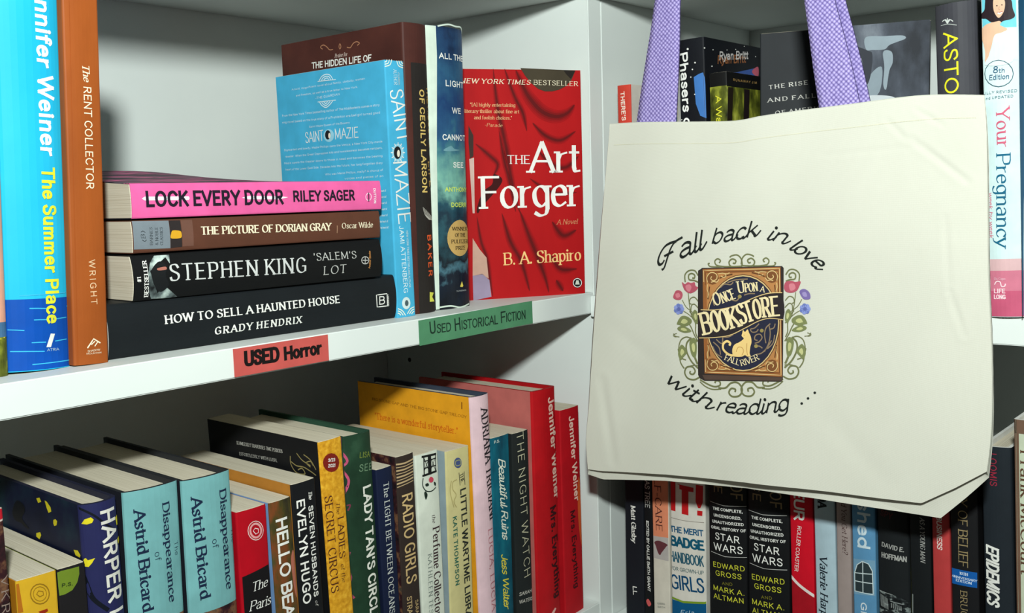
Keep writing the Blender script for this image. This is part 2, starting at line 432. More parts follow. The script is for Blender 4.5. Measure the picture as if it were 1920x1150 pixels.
def book(name, label, group, loc, rot, Wd, H, D, kind, cols, decs, cat='book'):
    """kind: 'p' paperback, 'h' hardcover with boards and rounded spine"""
    root = empty(name, loc, rot, label, cat, group)
    hard = kind[0] == 'h'
    bulge = (0.0032 if hard else 0.0005) if len(kind) < 2 else float(kind[1:].strip('~')) / 1000
    rad = 0.0015 if hard else 0.0009
    t = 0.0026 if hard else 0.0005
    over = 0.0035 if hard else 0.0
    F = {k: Face(k, Wd, H, D, bulge, rad) for k in 'SLR'}
    pr = curve_profile(F['S'], 0)
    outer = [(0.0, D)] + [(0.0, F['S'].v(0.0))] + pr[1:-1] + [(Wd, F['S'].v(Wd))] + [(Wd, D)]
    bend = kind.endswith('~')
    nd, nz = (8, 14) if bend else (1, 1)
    def warp(v):            # a read paperback whose front cover and last pages have sprung up towards the fore-edge
        if bend:
            q = max(0, min(1, v.z / H * 1.5)); q = q * q * (3 - 2 * q)
            v.x += 0.0125 * q * (v.y / D) ** 1.3 * max(0, v.x / Wd)
    outer = [(0.0, D - (D - F['S'].v(0)) * i / nd) for i in range(nd)] + pr + [(Wd, F['S'].v(Wd) + (D - F['S'].v(Wd)) * i / nd) for i in range(1, nd + 1)]
    nL = nd; nR = nd + len(pr) - 1
    inner = []
    for i, p in enumerate(outer):
        a = Vector(outer[max(i - 1, 0)]); b = Vector(outer[min(i + 1, len(outer) - 1)]); c = Vector(p)
        d1 = (c - a).normalized() if i else (b - c).normalized(); d2 = (b - c).normalized() if i < len(outer) - 1 else d1
        d = (d1 + d2).normalized(); n = Vector((-d.y, d.x)); n = n if i else n
        k = t / max(.6, d.dot(d1)); q = c + n * k
        inner.append((min(max(q.x, t), Wd - t), q.y if nL <= i <= nR else p[1]))
    bm = bmesh.new(); rows = []
    for z in range(nz + 1):
        rows.append([[bm.verts.new((x, y, H * z / nz)) for x, y in P_] for P_ in (outer, inner)])
    m = len(outer)
    def fc(vs, mi):
        f = bm.faces.new(vs); f.material_index = mi
    for z in range(nz):
        (o0, i0), (o1, i1) = rows[z], rows[z + 1]
        for i in range(m - 1):
            mi = 1 if i < nL else 2 if i >= nR else 0
            fc((o0[i], o0[i + 1], o1[i + 1], o1[i]), mi); fc((i0[i + 1], i0[i], i1[i], i1[i + 1]), 3)
        fc((i0[0], o0[0], o1[0], i1[0]), 3 if hard else 1); fc((o0[-1], i0[-1], i1[-1], o1[-1]), 3 if hard else 2)
    for z in (0, nz):
        o, n_ = rows[z]
        for i in range(m - 1): fc((o[i], n_[i], n_[i + 1], o[i + 1]), 3 if hard else (1 if i < nL else 2 if i >= nR else 0))
    for v in bm.verts: warp(v.co)
    bmesh.ops.recalc_face_normals(bm, faces=bm.faces)
    cS, cL, cR, cI = [matof(c) for c in cols]
    mesh_obj('cover', bm, [cS, cL, cR, cI], root)
    si = t
    # page block, following the inside of the spine
    bm = bmesh.new()
    po = [(t + .0001, D - over)] + [(t + .0001 + (Wd - 2 * t - .0002) * i / 8, F['S'].v(t + (Wd - 2 * t) * i / 8) + si + .0006) for i in range(0, 9)] + [(Wd - t - .0001, D - over)]
    if hard:
        k = len(po); a = po[0]; b = po[-1]
        po = po + [(b[0] - (b[0] - a[0]) * i / 5, D - over - 0.002 * math.sin(math.pi * i / 5)) for i in range(1, 5)]
    if bend:
        po = [po[0]] + [(po[0][0], D - D * .98 * i / 8) for i in range(1, 8)] + po[1:-1] + [(po[-1][0], D * .98 * i / 8 + .002) for i in range(1, 8)] + [po[-1]]
    prism(bm, po, over + .0001, H - over - (0.0001 if hard else -0.0002))
    if bend:
        for i in range(1, nz): bmesh.ops.bisect_plane(bm, geom=bm.verts[:] + bm.edges[:] + bm.faces[:], plane_co=(0, 0, H * i / nz), plane_no=(0, 0, 1))
    for v in bm.verts: warp(v.co)
    bmesh.ops.recalc_face_normals(bm, faces=bm.faces)
    mesh_obj('page_block', bm, [PAGES], root)
    decals(decs, F, root)
    return root

# ---------------------------------------------------------------- what stands on the shelves: sizes in metres, prints in face coordinates
BOOKS = [
('hardcover_book', 'peach pink book with a green foot at the left edge of the upper shelf', 'books on the upper shelf', [-.53816,.024,.00047], [0,.04257,0], .01105, .236, .15, 'h3', [(222,160,134),(222,160,134),(222,160,134),(222,160,134)], [
  ('P','blue_band',(70,110,146),'S',1,[(0,.02213),(.01105,.02213),(.01105,.03053),(0,.03053)],0),
  ('P','green_foot','forest','S',1,[(0,0),(.01105,0),(.01105,.02213),(0,.02213)],0),
  ('L','pale_rule',(200,190,60),'S',2,[(.00569,.02116),(.01143,.02264)],.00071,0,0)], 'book'),
('hardcover_book', 'bright blue hardcover with yellow and white title and deep blue foot', 'books on the upper shelf', [-.52804,.021,.00159], [0,.04409,0], .03612, .242, .155, 'h5', ['cyan','cyan','cyan',(240,240,236)], [
  ('P','deep_blue_foot',(6,76,170),'S',1,[(0,.0005),(.03612,.0005),(.03612,.04126),(0,.04126)],0),
  ('L','wave_line#0',(60,180,226),'S',2,[(.00662,.04334),(.02115,.04369),(.03626,.04389)],.00055,0,0),
  ('L','wave_line#1',(60,180,226),'S',2,[(.01139,.03597),(.0159,.03578),(.02046,.03543)],.00056,0,0),
  ('L','wave_line#2',(60,180,226),'S',2,[(.03432,.03582),(.03535,.03572),(.03639,.03546)],.00058,0,0),
  ('L','wave_line#3',(60,180,226),'S',2,[(.01349,.02924),(.01705,.0292),(.02063,.02899)],.00056,0,0),
  ('L','wave_line#4',(60,180,226),'S',2,[(.02587,.02888),(.03078,.0292),(.03576,.02935)],.00058,0,0),
  ('L','wave_line#5',(60,180,226),'S',2,[(.00055,.02426),(.00444,.02396),(.00836,.0235)],.00055,0,0),
  ('L','wave_line#6',(60,180,226),'S',2,[(.01184,.0163),(.01578,.01625),(.01976,.01603)],.00057,0,0),
  ('L','wave_line#7',(60,180,226),'S',2,[(.02542,.01611),(.03054,.01637),(.03573,.01647)],.00058,0,0),
  ('L','wave_line#8',(60,180,226),'S',2,[(.00123,.01195),(.0099,.01146),(.01877,.0108)],.00056,0,0),
  ('L','wave_line#9',(60,180,226),'S',2,[(.01178,.00377),(.02316,.00386),(.03488,.00379)],.00057,0,0),
  ('T','author_lettering',(244,250,250),'S',2,'Jennifer Weiner','sb',.02003,.22379,-1.5667,.10061,.01017,.14,0),
  ('T','title_lettering',(226,226,56),'S',3,'The Summer Place','sb',.02058,.11568,-1.5723,.08866,.00863,.14,0),
  ('P','publisher_emblem',(232,232,226),'S',3,[(.01982,.01312),(.02275,.02078),(.02541,.02041),(.02255,.01288)],0),
  ('T','publisher_emblem',(170,200,220),'S',3,'ATRIA','sn',.02021,.01066,-.0269,.00746,.00162,.1,0)], 'book'),
('paperback_book', 'burnt orange spine with white title beside the bright blue hardcover', 'books on the upper shelf', [-.49317,.018,.00096], [0,.04517,0], .02127, .2375, .14, 'p1.2', ['wood','wood','wood',(232,232,226)], [
  ('T','title_lettering',(238,226,196),'S',2,'The','sib',.00992,.17558,-1.5011,.00975,.00424,.06,0),
  ('T','title_lettering',(238,226,196),'S',2,'RENT COLLECTOR','sn',.01034,.16294,-1.5738,.05926,.00486,.14,0),
  ('T','author_lettering',(226,190,150),'S',2,'WRIGHT','sn',.01025,.0618,-1.5474,.02621,.00393,.35,0),
  ('L','publisher_emblem',(238,226,196),'S',2,[(.00784,.00982),(.01177,.01504),(.01412,.01343),(.01599,.01219)],.00078,0,0),
  ('L','publisher_emblem',(238,226,196),'S',2,[(.0102,.01169),(.01258,.01356)],.00061,0,0),
  ('L','publisher_emblem',(238,226,196),'S',2,[(.01231,.01051),(.01428,.013)],.00061,0,0),
  ('T','publisher_emblem',(238,226,196),'S',2,'SHADOW','sn',.00793,.00733,.0483,.00775,.00117,.1,0),
  ('T','publisher_emblem',(238,226,196),'S',2,'MOUNTAIN','sn',.00721,.00599,-.0037,.00928,.001,.1,0),
  ('L','spine_crease',(150,72,22),'S',2,[(.00374,.21112),(.0021,.00056)],.00036,0,0)], 'book'),
('hardcover_book', 'thick black hardcover with white title at the bottom of the stack', 'stacked books on the upper shelf', [-.23346,.02029,0], [-.01123,-1.5708,0], .03414, .23526, .155, 'h3', [(24,28,31),(24,28,31),(24,28,31),(232,232,226)], [
  ('T','title_lettering',(232,232,226),'S',2,'HOW TO SELL A HAUNTED HOUSE','seb',.01818,.19737,-1.5737,.14099,.00549,.16,0),
  ('T','author_lettering',(232,232,226),'S',2,'GRADY HENDRIX','seb',.00694,.16168,-1.574,.07016,.00499,.3,0),
  ('L','publisher_emblem',(232,232,226),'S',2,[(.02016,.02054),(.02024,.00988),(.0107,.00971),(.0109,.02009)],.00076,0,1),
  ('T','publisher_emblem',(232,232,226),'S',2,'B','sn',.01244,.01831,-1.5975,.00582,.00646,.1,0),
  ('T','publisher_emblem',(232,232,226),'S',2,'BERKLEY','sb',.01051,.00785,.0672,.0093,.00171,.1,0)], 'book'),
('paperback_book', 'black paperback with white serif title above the bottom hardcover', 'stacked books on the upper shelf', [-.25043,.0161,.03414], [-.02732,-1.5708,0], .02863, .20015, .11, 'p3', [(17,18,19),(17,18,19),(17,18,19),(20,21,23)], [
  ('T','author_lettering',(206,208,206),'S',2,'STEPHEN KING','se',.01106,.17606,-1.5936,.10506,.01071,.2,0),
  ('T','title_lettering',(186,186,182),'S',2,"'SALEM'S",'se',.01632,.06356,-1.5867,.03848,.00544,.16,0),
  ('T','title_lettering',(186,186,182),'S',2,'LOT','se',.00553,.05524,-1.5622,.02051,.00624,.16,0),
  ('P','cover_photograph','salem','S',1,[(.02772,.17419),(.02222,.17507),(.02632,.17716),(.02315,.18213),(.01841,.18903),(.0113,.18722),(.00406,.18447),(.00897,.18033),(.00053,.17035),(.00019,.17618),(.00092,.18845),(.00726,.19097),(.01595,.19088),(.02357,.18819),(.02768,.18462)],0),
  ('P','cover_photograph',(24,26,28),'S',2,[(.01921,.18804),(.02402,.18207),(.02107,.17754),(.01502,.17893),(.00868,.17701),(.00476,.18253),(.00953,.18689),(.01488,.18836)],1),
  ('P','cover_photograph',(176,110,96),'S',3,[(.01979,.18407),(.02044,.17854),(.01866,.17819),(.01843,.18342)],1),
  ('T','bestseller_line',(232,232,226),'S',2,'BESTSELLER','seb',.00244,.19067,-.0038,.02259,.00276,.1,0),
  ('T','bestseller_line',(232,232,226),'S',2,'#1','seb',.012,.1956,.0318,.00347,.00236,.1,0),
  ('L','publisher_emblem',(190,190,186),'S',2,[(.0134,.0133),(.01238,.01362),(.01155,.01443),(.01104,.0156),(.01093,.01695),(.01123,.01826),(.01189,.01936),(.01282,.02005),(.01387,.02026),(.01488,.01993),(.01571,.01913),(.01622,.01797),(.01634,.01663),(.01605,.01531),(.01539,.01421),(.01446,.0135)],.00061,0,1),
  ('L','publisher_emblem',(190,190,186),'S',2,[(.01592,.01666),(.01124,.01693)],.0006,0,0),
  ('L','publisher_emblem',(190,190,186),'S',2,[(.01381,.01933),(.01347,.01424)],.0006,0,0),
  ('T','publisher_emblem',(190,130,70),'S',2,'Anchor Books','sb',.00721,.01176,-.0577,.01309,.00189,.1,0)], 'book'),
('paperback_book', 'brown paperback with cream serif title second from the top of the stack', 'stacked books on the upper shelf', [-.24769,.01995,.06377], [-.02,-1.5708,0], .02048, .20012, .13, 'p1', [(92,56,42),(92,56,42),(92,56,42),(232,232,226)], [
  ('P','series_panel',(120,130,138),'S',1,[(.02014,.19978),(.01964,.17522),(.0021,.17524),(.00267,.1999)],0),
  ('P','painting_panel',(46,40,40),'S',1,[(.01963,.17503),(.01951,.16717),(.00251,.16701),(.00209,.17505)],0),
  ('P','painting_panel',(214,160,40),'S',2,[(.0109,.1746),(.01322,.17328),(.01282,.16843),(.01143,.16726),(.00834,.16777),(.00809,.17316),(.00871,.17496)],1),
  ('P','painting_panel',(108,74,62),'S',1,[(.0195,.16678),(.01955,.15865),(.00267,.15874),(.00268,.1668)],0),
  ('T','series_lettering',(52,58,64),'S',2,'BARNES','sen',.00481,.18743,-.0398,.01112,.00187,.1,0),
  ('T','series_lettering',(52,58,64),'S',2,'& NOBLE','sen',.00461,.18377,-.0393,.01116,.00189,.1,0),
  ('T','series_lettering',(52,58,64),'S',2,'CLASSICS','sen',.00442,.18045,-.0389,.01121,.0019,.1,0),
  ('T','series_lettering',(40,46,50),'S',2,'B','si',.00905,.19198,.1315,.00272,.00277,.1,0),
  ('L','series_lettering',(40,46,50),'S',2,[(.0084,.19443),(.00744,.19265),(.00824,.19148)],.00035,1,0),
  ('L','series_lettering',(40,46,50),'S',2,[(.01315,.19482),(.01378,.19348),(.01285,.19188)],.00035,1,0),
  ('T','title_lettering',(238,226,196),'S',2,'THE PICTURE OF DORIAN GRAY','seb',.00953,.15297,-1.5878,.10562,.0053,.1,0),
  ('T','title_lettering',(190,150,120),'S',2,'|','sl',.00595,.04257,-1.6173,.00197,.00468,.1,0),
  ('T','author_lettering',(238,226,196),'S',2,'Oscar Wilde','se',.00844,.03697,-1.5806,.02975,.00417,.1,0)], 'book'),
('paperback_book', 'bright pink paperback with black title on top of the stack', 'stacked books on the upper shelf', [-.24519,.0199,.08525], [-.02,-1.5708,0], .0218, .2019, .13, 'p1~', [(232,98,160),(60,58,66),'stripes',(60,58,66)], [
  ('T','title_lettering',(34,26,40),'S',4,'LOCK EVERY DOOR','sb',.00705,.19244,-1.5786,.10181,.0101,.17,0),
  ('T','author_lettering',(34,26,40),'S',4,'RILEY SAGER','sb',.0077,.08152,-1.5753,.05486,.00785,.17,0),
  ('P','white_slash#1',(246,240,244),'S',2,[(.01239,.19523),(.01355,.19311),(.01312,.16296),(.01195,.16235),(.01081,.16313),(.01115,.19329)],0),
  ('P','white_slash#2',(246,240,244),'S',2,[(.01138,.12348),(.01249,.11796),(.01185,.09294),(.01096,.08584),(.00964,.09308),(.01019,.11812)],0),
  ('T','publisher_emblem',(246,240,244),'S',2,'DUTTON','sb',.01599,.00756,-3.1381,.01121,.00221,.1,0),
  ('L','publisher_emblem',(40,30,44),'S',3,[(.01294,.01253),(.00616,.01266)],.00083,0,0),
  ('L','publisher_emblem',(250,200,224),'S',2,[(.00965,.00999),(.00862,.01026),(.00775,.0109),(.00718,.01183),(.007,.01288),(.00723,.01391),(.00783,.01476),(.00872,.01529),(.00976,.01544),(.01079,.01517),(.01166,.01453),(.01223,.01362),(.01242,.01257),(.01219,.01153),(.01159,.01068),(.0107,.01014)],.00072,0,1)], 'book'),
('paperback_book', 'light blue paperback with white art deco title leaning by the stack', 'books on the upper shelf', [-.23303,.02,0], [0,-.01219,0], .01973, .19818, .136, 'p', [(70,172,212),(70,172,212),(70,172,212),(232,232,226)], [
  ('T','title_lettering',(232,232,226),'S',2,'SAINT','sl',.00306,.17524,-1.4225,.03988,.01421,.12,0),
  ('T','title_lettering',(232,232,226),'S',2,'MAZIE','sl',.0032,.12153,-1.5232,.04817,.01424,.12,0),
  ('T','author_lettering',(216,236,240),'S',2,'JAMI ATTENBERG','sn',.00591,.07132,-1.5414,.05242,.00456,.14,0),
  ('T','author_lettering',(200,228,236),'S',2,'NEW YORK TIMES BESTSELLING AUTHOR','sn',.01318,.06757,-1.5716,.04477,.00211,.14,0),
  ('P','cameo_emblem',(150,206,226),'S',1,[(.01494,.1283),(.01429,.12567),(.01278,.12345),(.01067,.12198),(.00826,.12147),(.00594,.122),(.00406,.12349),(.00289,.12569),(.0026,.12829),(.00325,.13089),(.00472,.13309),(.00681,.13458),(.00921,.13511),(.01154,.13461),(.01345,.13314),(.01465,.13092)],0),
  ('P','cameo_emblem',(26,28,32),'S',2,[(.01198,.1283),(.01156,.12641),(.01061,.12482),(.0093,.12376),(.00781,.12339),(.00638,.12377),(.00522,.12483),(.00451,.12642),(.00435,.12829),(.00476,.13016),(.0057,.13175),(.007,.13281),(.00849,.13319),(.00992,.13283),(.01109,.13177),(.01181,.13018)],0),
  ('P','cameo_emblem',(236,226,206),'S',3,[(.01046,.12766),(.01027,.12659),(.00989,.12569),(.00937,.12509),(.00879,.12488),(.00825,.12509),(.00781,.1257),(.00756,.12659),(.00752,.12765),(.0077,.12871),(.00808,.12961),(.0086,.13021),(.00918,.13043),(.00972,.13022),(.01016,.12962),(.01042,.12872)],0),
  ('L','cameo_emblem',(232,232,226),'S',2,[(.01375,.1283),(.01613,.1283)],.00075,0,0),
  ('L','cameo_emblem',(232,232,226),'S',2,[(.01288,.12541),(.01486,.12433)],.00075,0,0),
  ('L','cameo_emblem',(232,232,226),'S',2,[(.0109,.1233),(.01195,.12144)],.00075,0,0),
  ('L','cameo_emblem',(232,232,226),'S',2,[(.00834,.12254),(.00819,.1204)],.00075,0,0),
  ('L','cameo_emblem',(232,232,226),'S',2,[(.0059,.12332),(.0046,.12148)],.00074,0,0),
  ('L','cameo_emblem',(232,232,226),'S',2,[(.00423,.12542),(.00214,.12437)],.00074,0,0),
  ('L','cameo_emblem',(232,232,226),'S',2,[(.00376,.12829),(.00144,.12829)],.00074,0,0),
  ('L','cameo_emblem',(232,232,226),'S',2,[(.00463,.13116),(.00269,.13221)],.00074,0,0),
  ('L','cameo_emblem',(232,232,226),'S',2,[(.00659,.13326),(.00555,.13509)],.00074,0,0),
  ('L','cameo_emblem',(232,232,226),'S',2,[(.00913,.13405),(.00928,.13618)],.00074,0,0),
  ('L','cameo_emblem',(232,232,226),'S',2,[(.01158,.13329),(.01289,.13515)],.00075,0,0),
  ('L','cameo_emblem',(232,232,226),'S',2,[(.01328,.13119),(.01541,.13227)],.00075,0,0),
  ('L','deco_fans',(232,236,220),'S',2,[(-.00011,.19646),(.00164,.19699),(.00231,.19849)],.0007,1,0),
  ('L','deco_fans',(232,236,220),'S',2,[(.01904,.19669),(.01741,.19709),(.01681,.19865)],.00072,1,0),
  ('L','deco_fans',(232,236,220),'S',2,[(.00045,.00394),(.00183,.00325),(.00328,.00184)],.0008,1,0),
  ('L','deco_fans',(232,236,220),'S',2,[(.01793,.00329),(.01643,.00294),(.01475,.00156)],.00082,1,0),
  ('L','deco_fans',(232,236,220),'S',2,[(-.00023,.1948),(.00327,.19586),(.00462,.19865)],.0007,1,0),
  ('L','deco_fans',(232,236,220),'S',2,[(.01892,.195),(.01568,.1958),(.01446,.19849)],.00073,1,0),
  ('L','deco_fans',(232,236,220),'S',2,[(.00057,.00569),(.00333,.0043),(.00566,.00155)],.0008,1,0),
  ('L','deco_fans',(232,236,220),'S',2,[(.01805,.00506),(.01506,.00435),(.01233,.00185)],.00082,1,0),
  ('L','deco_fans',(232,236,220),'S',2,[(-.00034,.19313),(.00492,.19472),(.00693,.19881)],.0007,1,0),
  ('L','deco_fans',(232,236,220),'S',2,[(.0188,.1933),(.01395,.19451),(.01211,.19833)],.00073,1,0),
  ('L','deco_fans',(232,236,220),'S',2,[(.00069,.00743),(.00484,.00536),(.00805,.00126)],.0008,1,0),
  ('L','deco_fans',(232,236,220),'S',2,[(.01817,.00684),(.01369,.00575),(.00992,.00214)],.00082,1,0),
  ('P','publisher_emblem',(210,226,226),'S',1,[(.01412,.0103),(.01365,.00848),(.01256,.00703),(.01102,.00615),(.00928,.00598),(.00758,.00655),(.0062,.00776),(.00534,.00943),(.00513,.01131),(.0056,.01311),(.00667,.01456),(.00819,.01545),(.00993,.01563),(.01163,.01508),(.01303,.01387),(.0139,.01219)],0),
  ('P','publisher_emblem',(70,90,96),'S',2,[(.01186,.01055),(.01165,.00965),(.01117,.00891),(.0105,.00846),(.00974,.00836),(.00901,.00863),(.00841,.00922),(.00805,.01005),(.00796,.01099),(.00817,.0119),(.00865,.01263),(.00931,.01309),(.01007,.01319),(.0108,.01292),(.0114,.01233),(.01177,.0115)],0),
  ('T','critic_lettering',(190,222,232),'S',2,'AUTHOR','sl',.008,.19137,-1.5773,.01152,.0038,.1,0),
  ('T','critic_lettering',(190,222,232),'S',2,'of The Middlesteins','sl',.01267,.18956,-1.549,.00967,.00177,.1,0),
  ('T','blurb_lettering',(214,234,240),'L',2,'A bold, magnificent novel about family, ubiquity, women','sn',-.11477,.18521,.0045,.09143,.00165,.12,0),
  ('T','blurb_lettering',(214,234,240),'L',2,'and freedom, as well as a true letter to New York.','sn',-.10971,.17988,.0021,.07776,.00166,.12,0),
  ('T','blurb_lettering',(214,234,240),'L',2,'-THE GUARDIAN','sn',-.08462,.17552,.024,.03061,.00188,.12,0),
  ('T','blurb_lettering',(214,234,240),'L',2,'From the New York Times bestselling author of The Middlesteins comes a story','sn',-.13017,.16458,-.0027,.12191,.00188,.12,0),
  ('T','blurb_lettering',(214,234,240),'L',2,'ring novel based on the true story of a Prohibition era bad girl turned good','sn',-.13075,.15904,-.0056,.12251,.00188,.12,0),
  ('T','blurb_lettering',(214,234,240),'L',2,'Saint Mazie Queen of the Bowery','sn',-.09487,.15322,.0036,.0507,.00166,.12,0),
  ('T','blurb_lettering',(214,234,240),'L',2,'Bighearted and bawdy, Mazie Phillips owns the Venice, a New York City movie','sn',-.13028,.13591,.004,.12302,.00178,.12,0),
  ('T','blurb_lettering',(214,234,240),'L',2,'theater. When the Great Depression hits and homelessness becomes rampant,','sn',-.12893,.13034,.0107,.12132,.00178,.12,0),
  ('T','blurb_lettering',(214,234,240),'L',2,'Mazie opens the theater doors to those in need and becomes the beating','sn',-.13142,.12492,.0044,.12364,.00178,.12,0),
  ('T','blurb_lettering',(214,234,240),'L',2,'heart of the Lower East Side. Decades into the future, her long forgotten diary','sn',-.13006,.11946,.0057,.12187,.00179,.12,0),
  ('T','blurb_lettering',(214,234,240),'L',2,'Who was Mazie Phillips, really? A chorus of','sn',-.07793,.11363,.0139,.06979,.00176,.12,0),
  ('T','blurb_lettering',(214,234,240),'L',2,'voices and pieces of an','sn',-.05389,.10945,.0142,.04588,.00174,.12,0),
  ('T','back_title',(232,232,226),'L',2,'SAINT','sl',-.10062,.14105,.0317,.02318,.00883,.1,0),
  ('T','back_title',(232,232,226),'L',2,'MAZIE','sl',-.06308,.14196,-.0083,.02842,.00853,.1,0),
  ('P','back_title',(150,206,226),'L',1,[(-.06418,.14513),(-.06485,.14322),(-.06643,.14165),(-.06867,.14067),(-.07124,.14042),(-.07374,.14096),(-.07581,.14219),(-.0771,.14394),(-.07743,.14593),(-.07674,.14786),(-.07514,.14942),(-.07288,.15039),(-.07031,.15062),(-.06781,.15007),(-.06578,.14883),(-.0645,.1471)],0),
  ('P','back_title',(26,28,32),'L',2,[(-.06828,.14593),(-.06868,.14451),(-.06954,.14333),(-.07075,.14258),(-.07211,.14237),(-.07342,.14274),(-.07449,.14362),(-.07513,.14489),(-.07527,.14636),(-.07487,.14779),(-.07399,.14896),(-.07278,.14971),(-.07142,.14991),(-.07011,.14954),(-.06906,.14865),(-.06842,.14739)],0),
  ('P','back_title',(240,226,206),'L',3,[(-.06834,.14527),(-.06853,.14443),(-.06889,.14373),(-.06939,.14327),(-.06994,.14314),(-.07045,.14334),(-.07086,.14384),(-.0711,.14458),(-.07113,.14544),(-.07095,.14628),(-.07058,.14698),(-.07008,.14743),(-.06953,.14757),(-.06902,.14736),(-.06861,.14686),(-.06837,.14612)],0),
  ('L','deco_fans',(214,234,240),'L',2,[(-.07324,.18927),(-.07186,.19055),(-.06993,.19096),(-.06804,.19106),(-.06693,.18955)],.00073,1,0),
  ('L','deco_fans',(214,234,240),'L',2,[(-.07603,.18954),(-.07343,.19176),(-.06979,.19253),(-.06629,.19195),(-.06418,.18929)],.00073,1,0),
  ('L','deco_fans',(214,234,240),'L',2,[(-.07883,.1898),(-.075,.19297),(-.06964,.1941),(-.06455,.19283),(-.06144,.18903)],.00073,1,0),
  ('L','deco_fans',(214,234,240),'L',2,[(-.08062,.18953),(-.05802,.18893)],.00059,0,0),
  ('L','deco_fans',(214,234,240),'L',2,[(-.07474,.17304),(-.07357,.17197),(-.07175,.17123),(-.06974,.17254),(-.0684,.17341)],.00073,1,0),
  ('L','deco_fans',(214,234,240),'L',2,[(-.07754,.17327),(-.07535,.17105),(-.07189,.16964),(-.06817,.17136),(-.06564,.17318)],.00073,1,0),
  ('L','deco_fans',(214,234,240),'L',2,[(-.08036,.1735),(-.07713,.17012),(-.07204,.16806),(-.06661,.17017),(-.06289,.17295)],.00073,1,0),
  ('L','deco_fans',(214,234,240),'L',2,[(-.08216,.1732),(-.05945,.17289)],.00059,0,0),
  ('T','blurb_lettering',(214,234,240),'L',2,'the heart of','sn',-.01531,.09849,.0217,.00928,.00172,.1,0),
  ('T','blurb_lettering',(214,234,240),'L',2,'the heart of','sn',-.0152,.09373,.0256,.00928,.00172,.1,0),
  ('T','blurb_lettering',(214,234,240),'L',2,'the heart of','sn',-.01509,.08897,.0295,.00929,.00172,.1,0),
  ('T','blurb_lettering',(214,234,240),'L',2,'the heart of','sn',-.01498,.0842,.0335,.0093,.00172,.1,0),
  ('T','blurb_lettering',(214,234,240),'L',2,'the heart of','sn',-.01487,.07942,.0374,.0093,.00173,.1,0),
  ('T','blurb_lettering',(214,234,240),'L',2,'the heart of','sn',-.01476,.07464,.0414,.00931,.00173,.1,0),
  ('T','blurb_lettering',(214,234,240),'L',2,'the heart of','sn',-.01465,.06985,.0453,.00932,.00173,.1,0)], 'book'),
('hardcover_book', 'tall dark brown hardcover with yellow and orange spine lettering', 'books on the upper shelf', [-.21073,.024,.00013], [0,.00502,0], .0263, .22984, .156, 'h3', ['brown','brown','brown',(232,232,226)], [
  ('P','black_spine_panel',(40,36,34),'S',1,[(.006,0),(.0263,0),(.0263,.1992),(.006,.1992)],0),
  ('T','title_lettering',(222,190,110),'S',2,'OF CECILY LARSON','sb',.01333,.17848,-1.5766,.08115,.00628,.2,0),
  ('T','title_lettering',(190,150,80),'S',2,'THE HIDDEN LIFE','sb',.0229,.18173,-1.5387,.05844,.00477,.12,0),
  ('T','title_lettering',(190,150,80),'S',2,'LIFE','sb',.02124,.12215,-1.5014,.02008,.00477,.2,0),
  ('T','author_lettering',(226,92,46),'S',2,'BAKER','sb',.01688,.06302,-1.565,.03328,.00579,.4,0),
  ('P','publisher_emblem',(226,226,90),'S',2,[(.01768,.01674),(.02372,.01564),(.02099,.01246),(.02466,.00834),(.01729,.00881)],0),
  ('L','feather_drawing',(190,186,176),'S',2,[(.01317,.08555),(.01521,.07937),(.02053,.07529)],.00054,1,0),
  ('L','feather_drawing',(190,186,176),'S',2,[(.01453,.08462),(.0166,.07877),(.02117,.07527)],.00054,1,0),
  ('L','feather_drawing',(190,186,176),'S',2,[(.0159,.0837),(.01799,.07817),(.0218,.07525)],.00054,1,0),
  ('L','feather_drawing',(190,186,176),'S',2,[(.01727,.08277),(.01938,.07757),(.02244,.07523)],.00054,1,0),
  ('L','feather_drawing',(190,186,176),'S',2,[(.01864,.08185),(.02077,.07697),(.02307,.07521)],.00054,1,0),
  ('L','feather_drawing',(190,186,176),'S',2,[(.02002,.08091),(.02218,.07636),(.02371,.07519)],.00054,1,0),
  ('L','feather_drawing',(190,186,176),'S',2,[(.0214,.07998),(.02358,.07576),(.02435,.07517)],.00054,1,0),
  ('L','feather_drawing',(190,186,176),'S',2,[(.02278,.07904),(.02499,.07515),(.02499,.07515)],.00055,1,0),
  ('T','back_title',(232,232,226),'L',2,'THE HIDDEN LIFE OF','sb',-.1148,.20515,-.0199,.07519,.00545,.12,0),
  ('T','back_title',(220,200,190),'L',2,'Praise for','si',-.08449,.21106,-.0029,.01593,.00319,.1,0),
  ('L','flourish',(170,120,90),'L',2,[(-.08633,.2182),(-.09081,.21848),(-.09424,.22127),(-.09866,.22327),(-.10242,.22199),(-.09981,.21996)],.00076,1,0),
  ('L','flourish',(170,120,90),'L',2,[(-.06863,.21798),(-.06432,.21726),(-.06068,.22007),(-.05632,.221),(-.053,.21939),(-.05565,.21803)],.00075,1,0),
  ('L','flourish',(170,120,90),'L',2,[(-.07717,.22178),(-.07609,.2194),(-.07745,.21764),(-.07855,.21968)],.00076,1,1)], 'book'),
('hardcover_book', 'worn sea blue hardcover with stacked white title and gold seal', 'books on the upper shelf', [-.18254,.026,.00036], [0,.00823,0], .04325, .23095, .15, 'h4', ['sea',(214,226,212),(60,80,90),(232,232,226)], [
  ('P','worn_white_edge',(206,220,206),'S',1,[(-.0016,.23082),(.00912,.23063),(.00934,.20698),(.00623,.1232),(-.00179,.12307),(-.0017,.18402)],0),
  ('P','worn_white_edge',(206,220,206),'S',1,[(-.00179,.12305),(.00623,.12318),(.00451,.00055),(.00122,.00029),(.00074,.04396)],0),
  ('L','scuffed_rim',(206,220,206),'S',2,[(.01072,.2307),(.02213,.23311),(.032,.23268),(.04038,.23295),(.04221,.22818)],.00128,1,0),
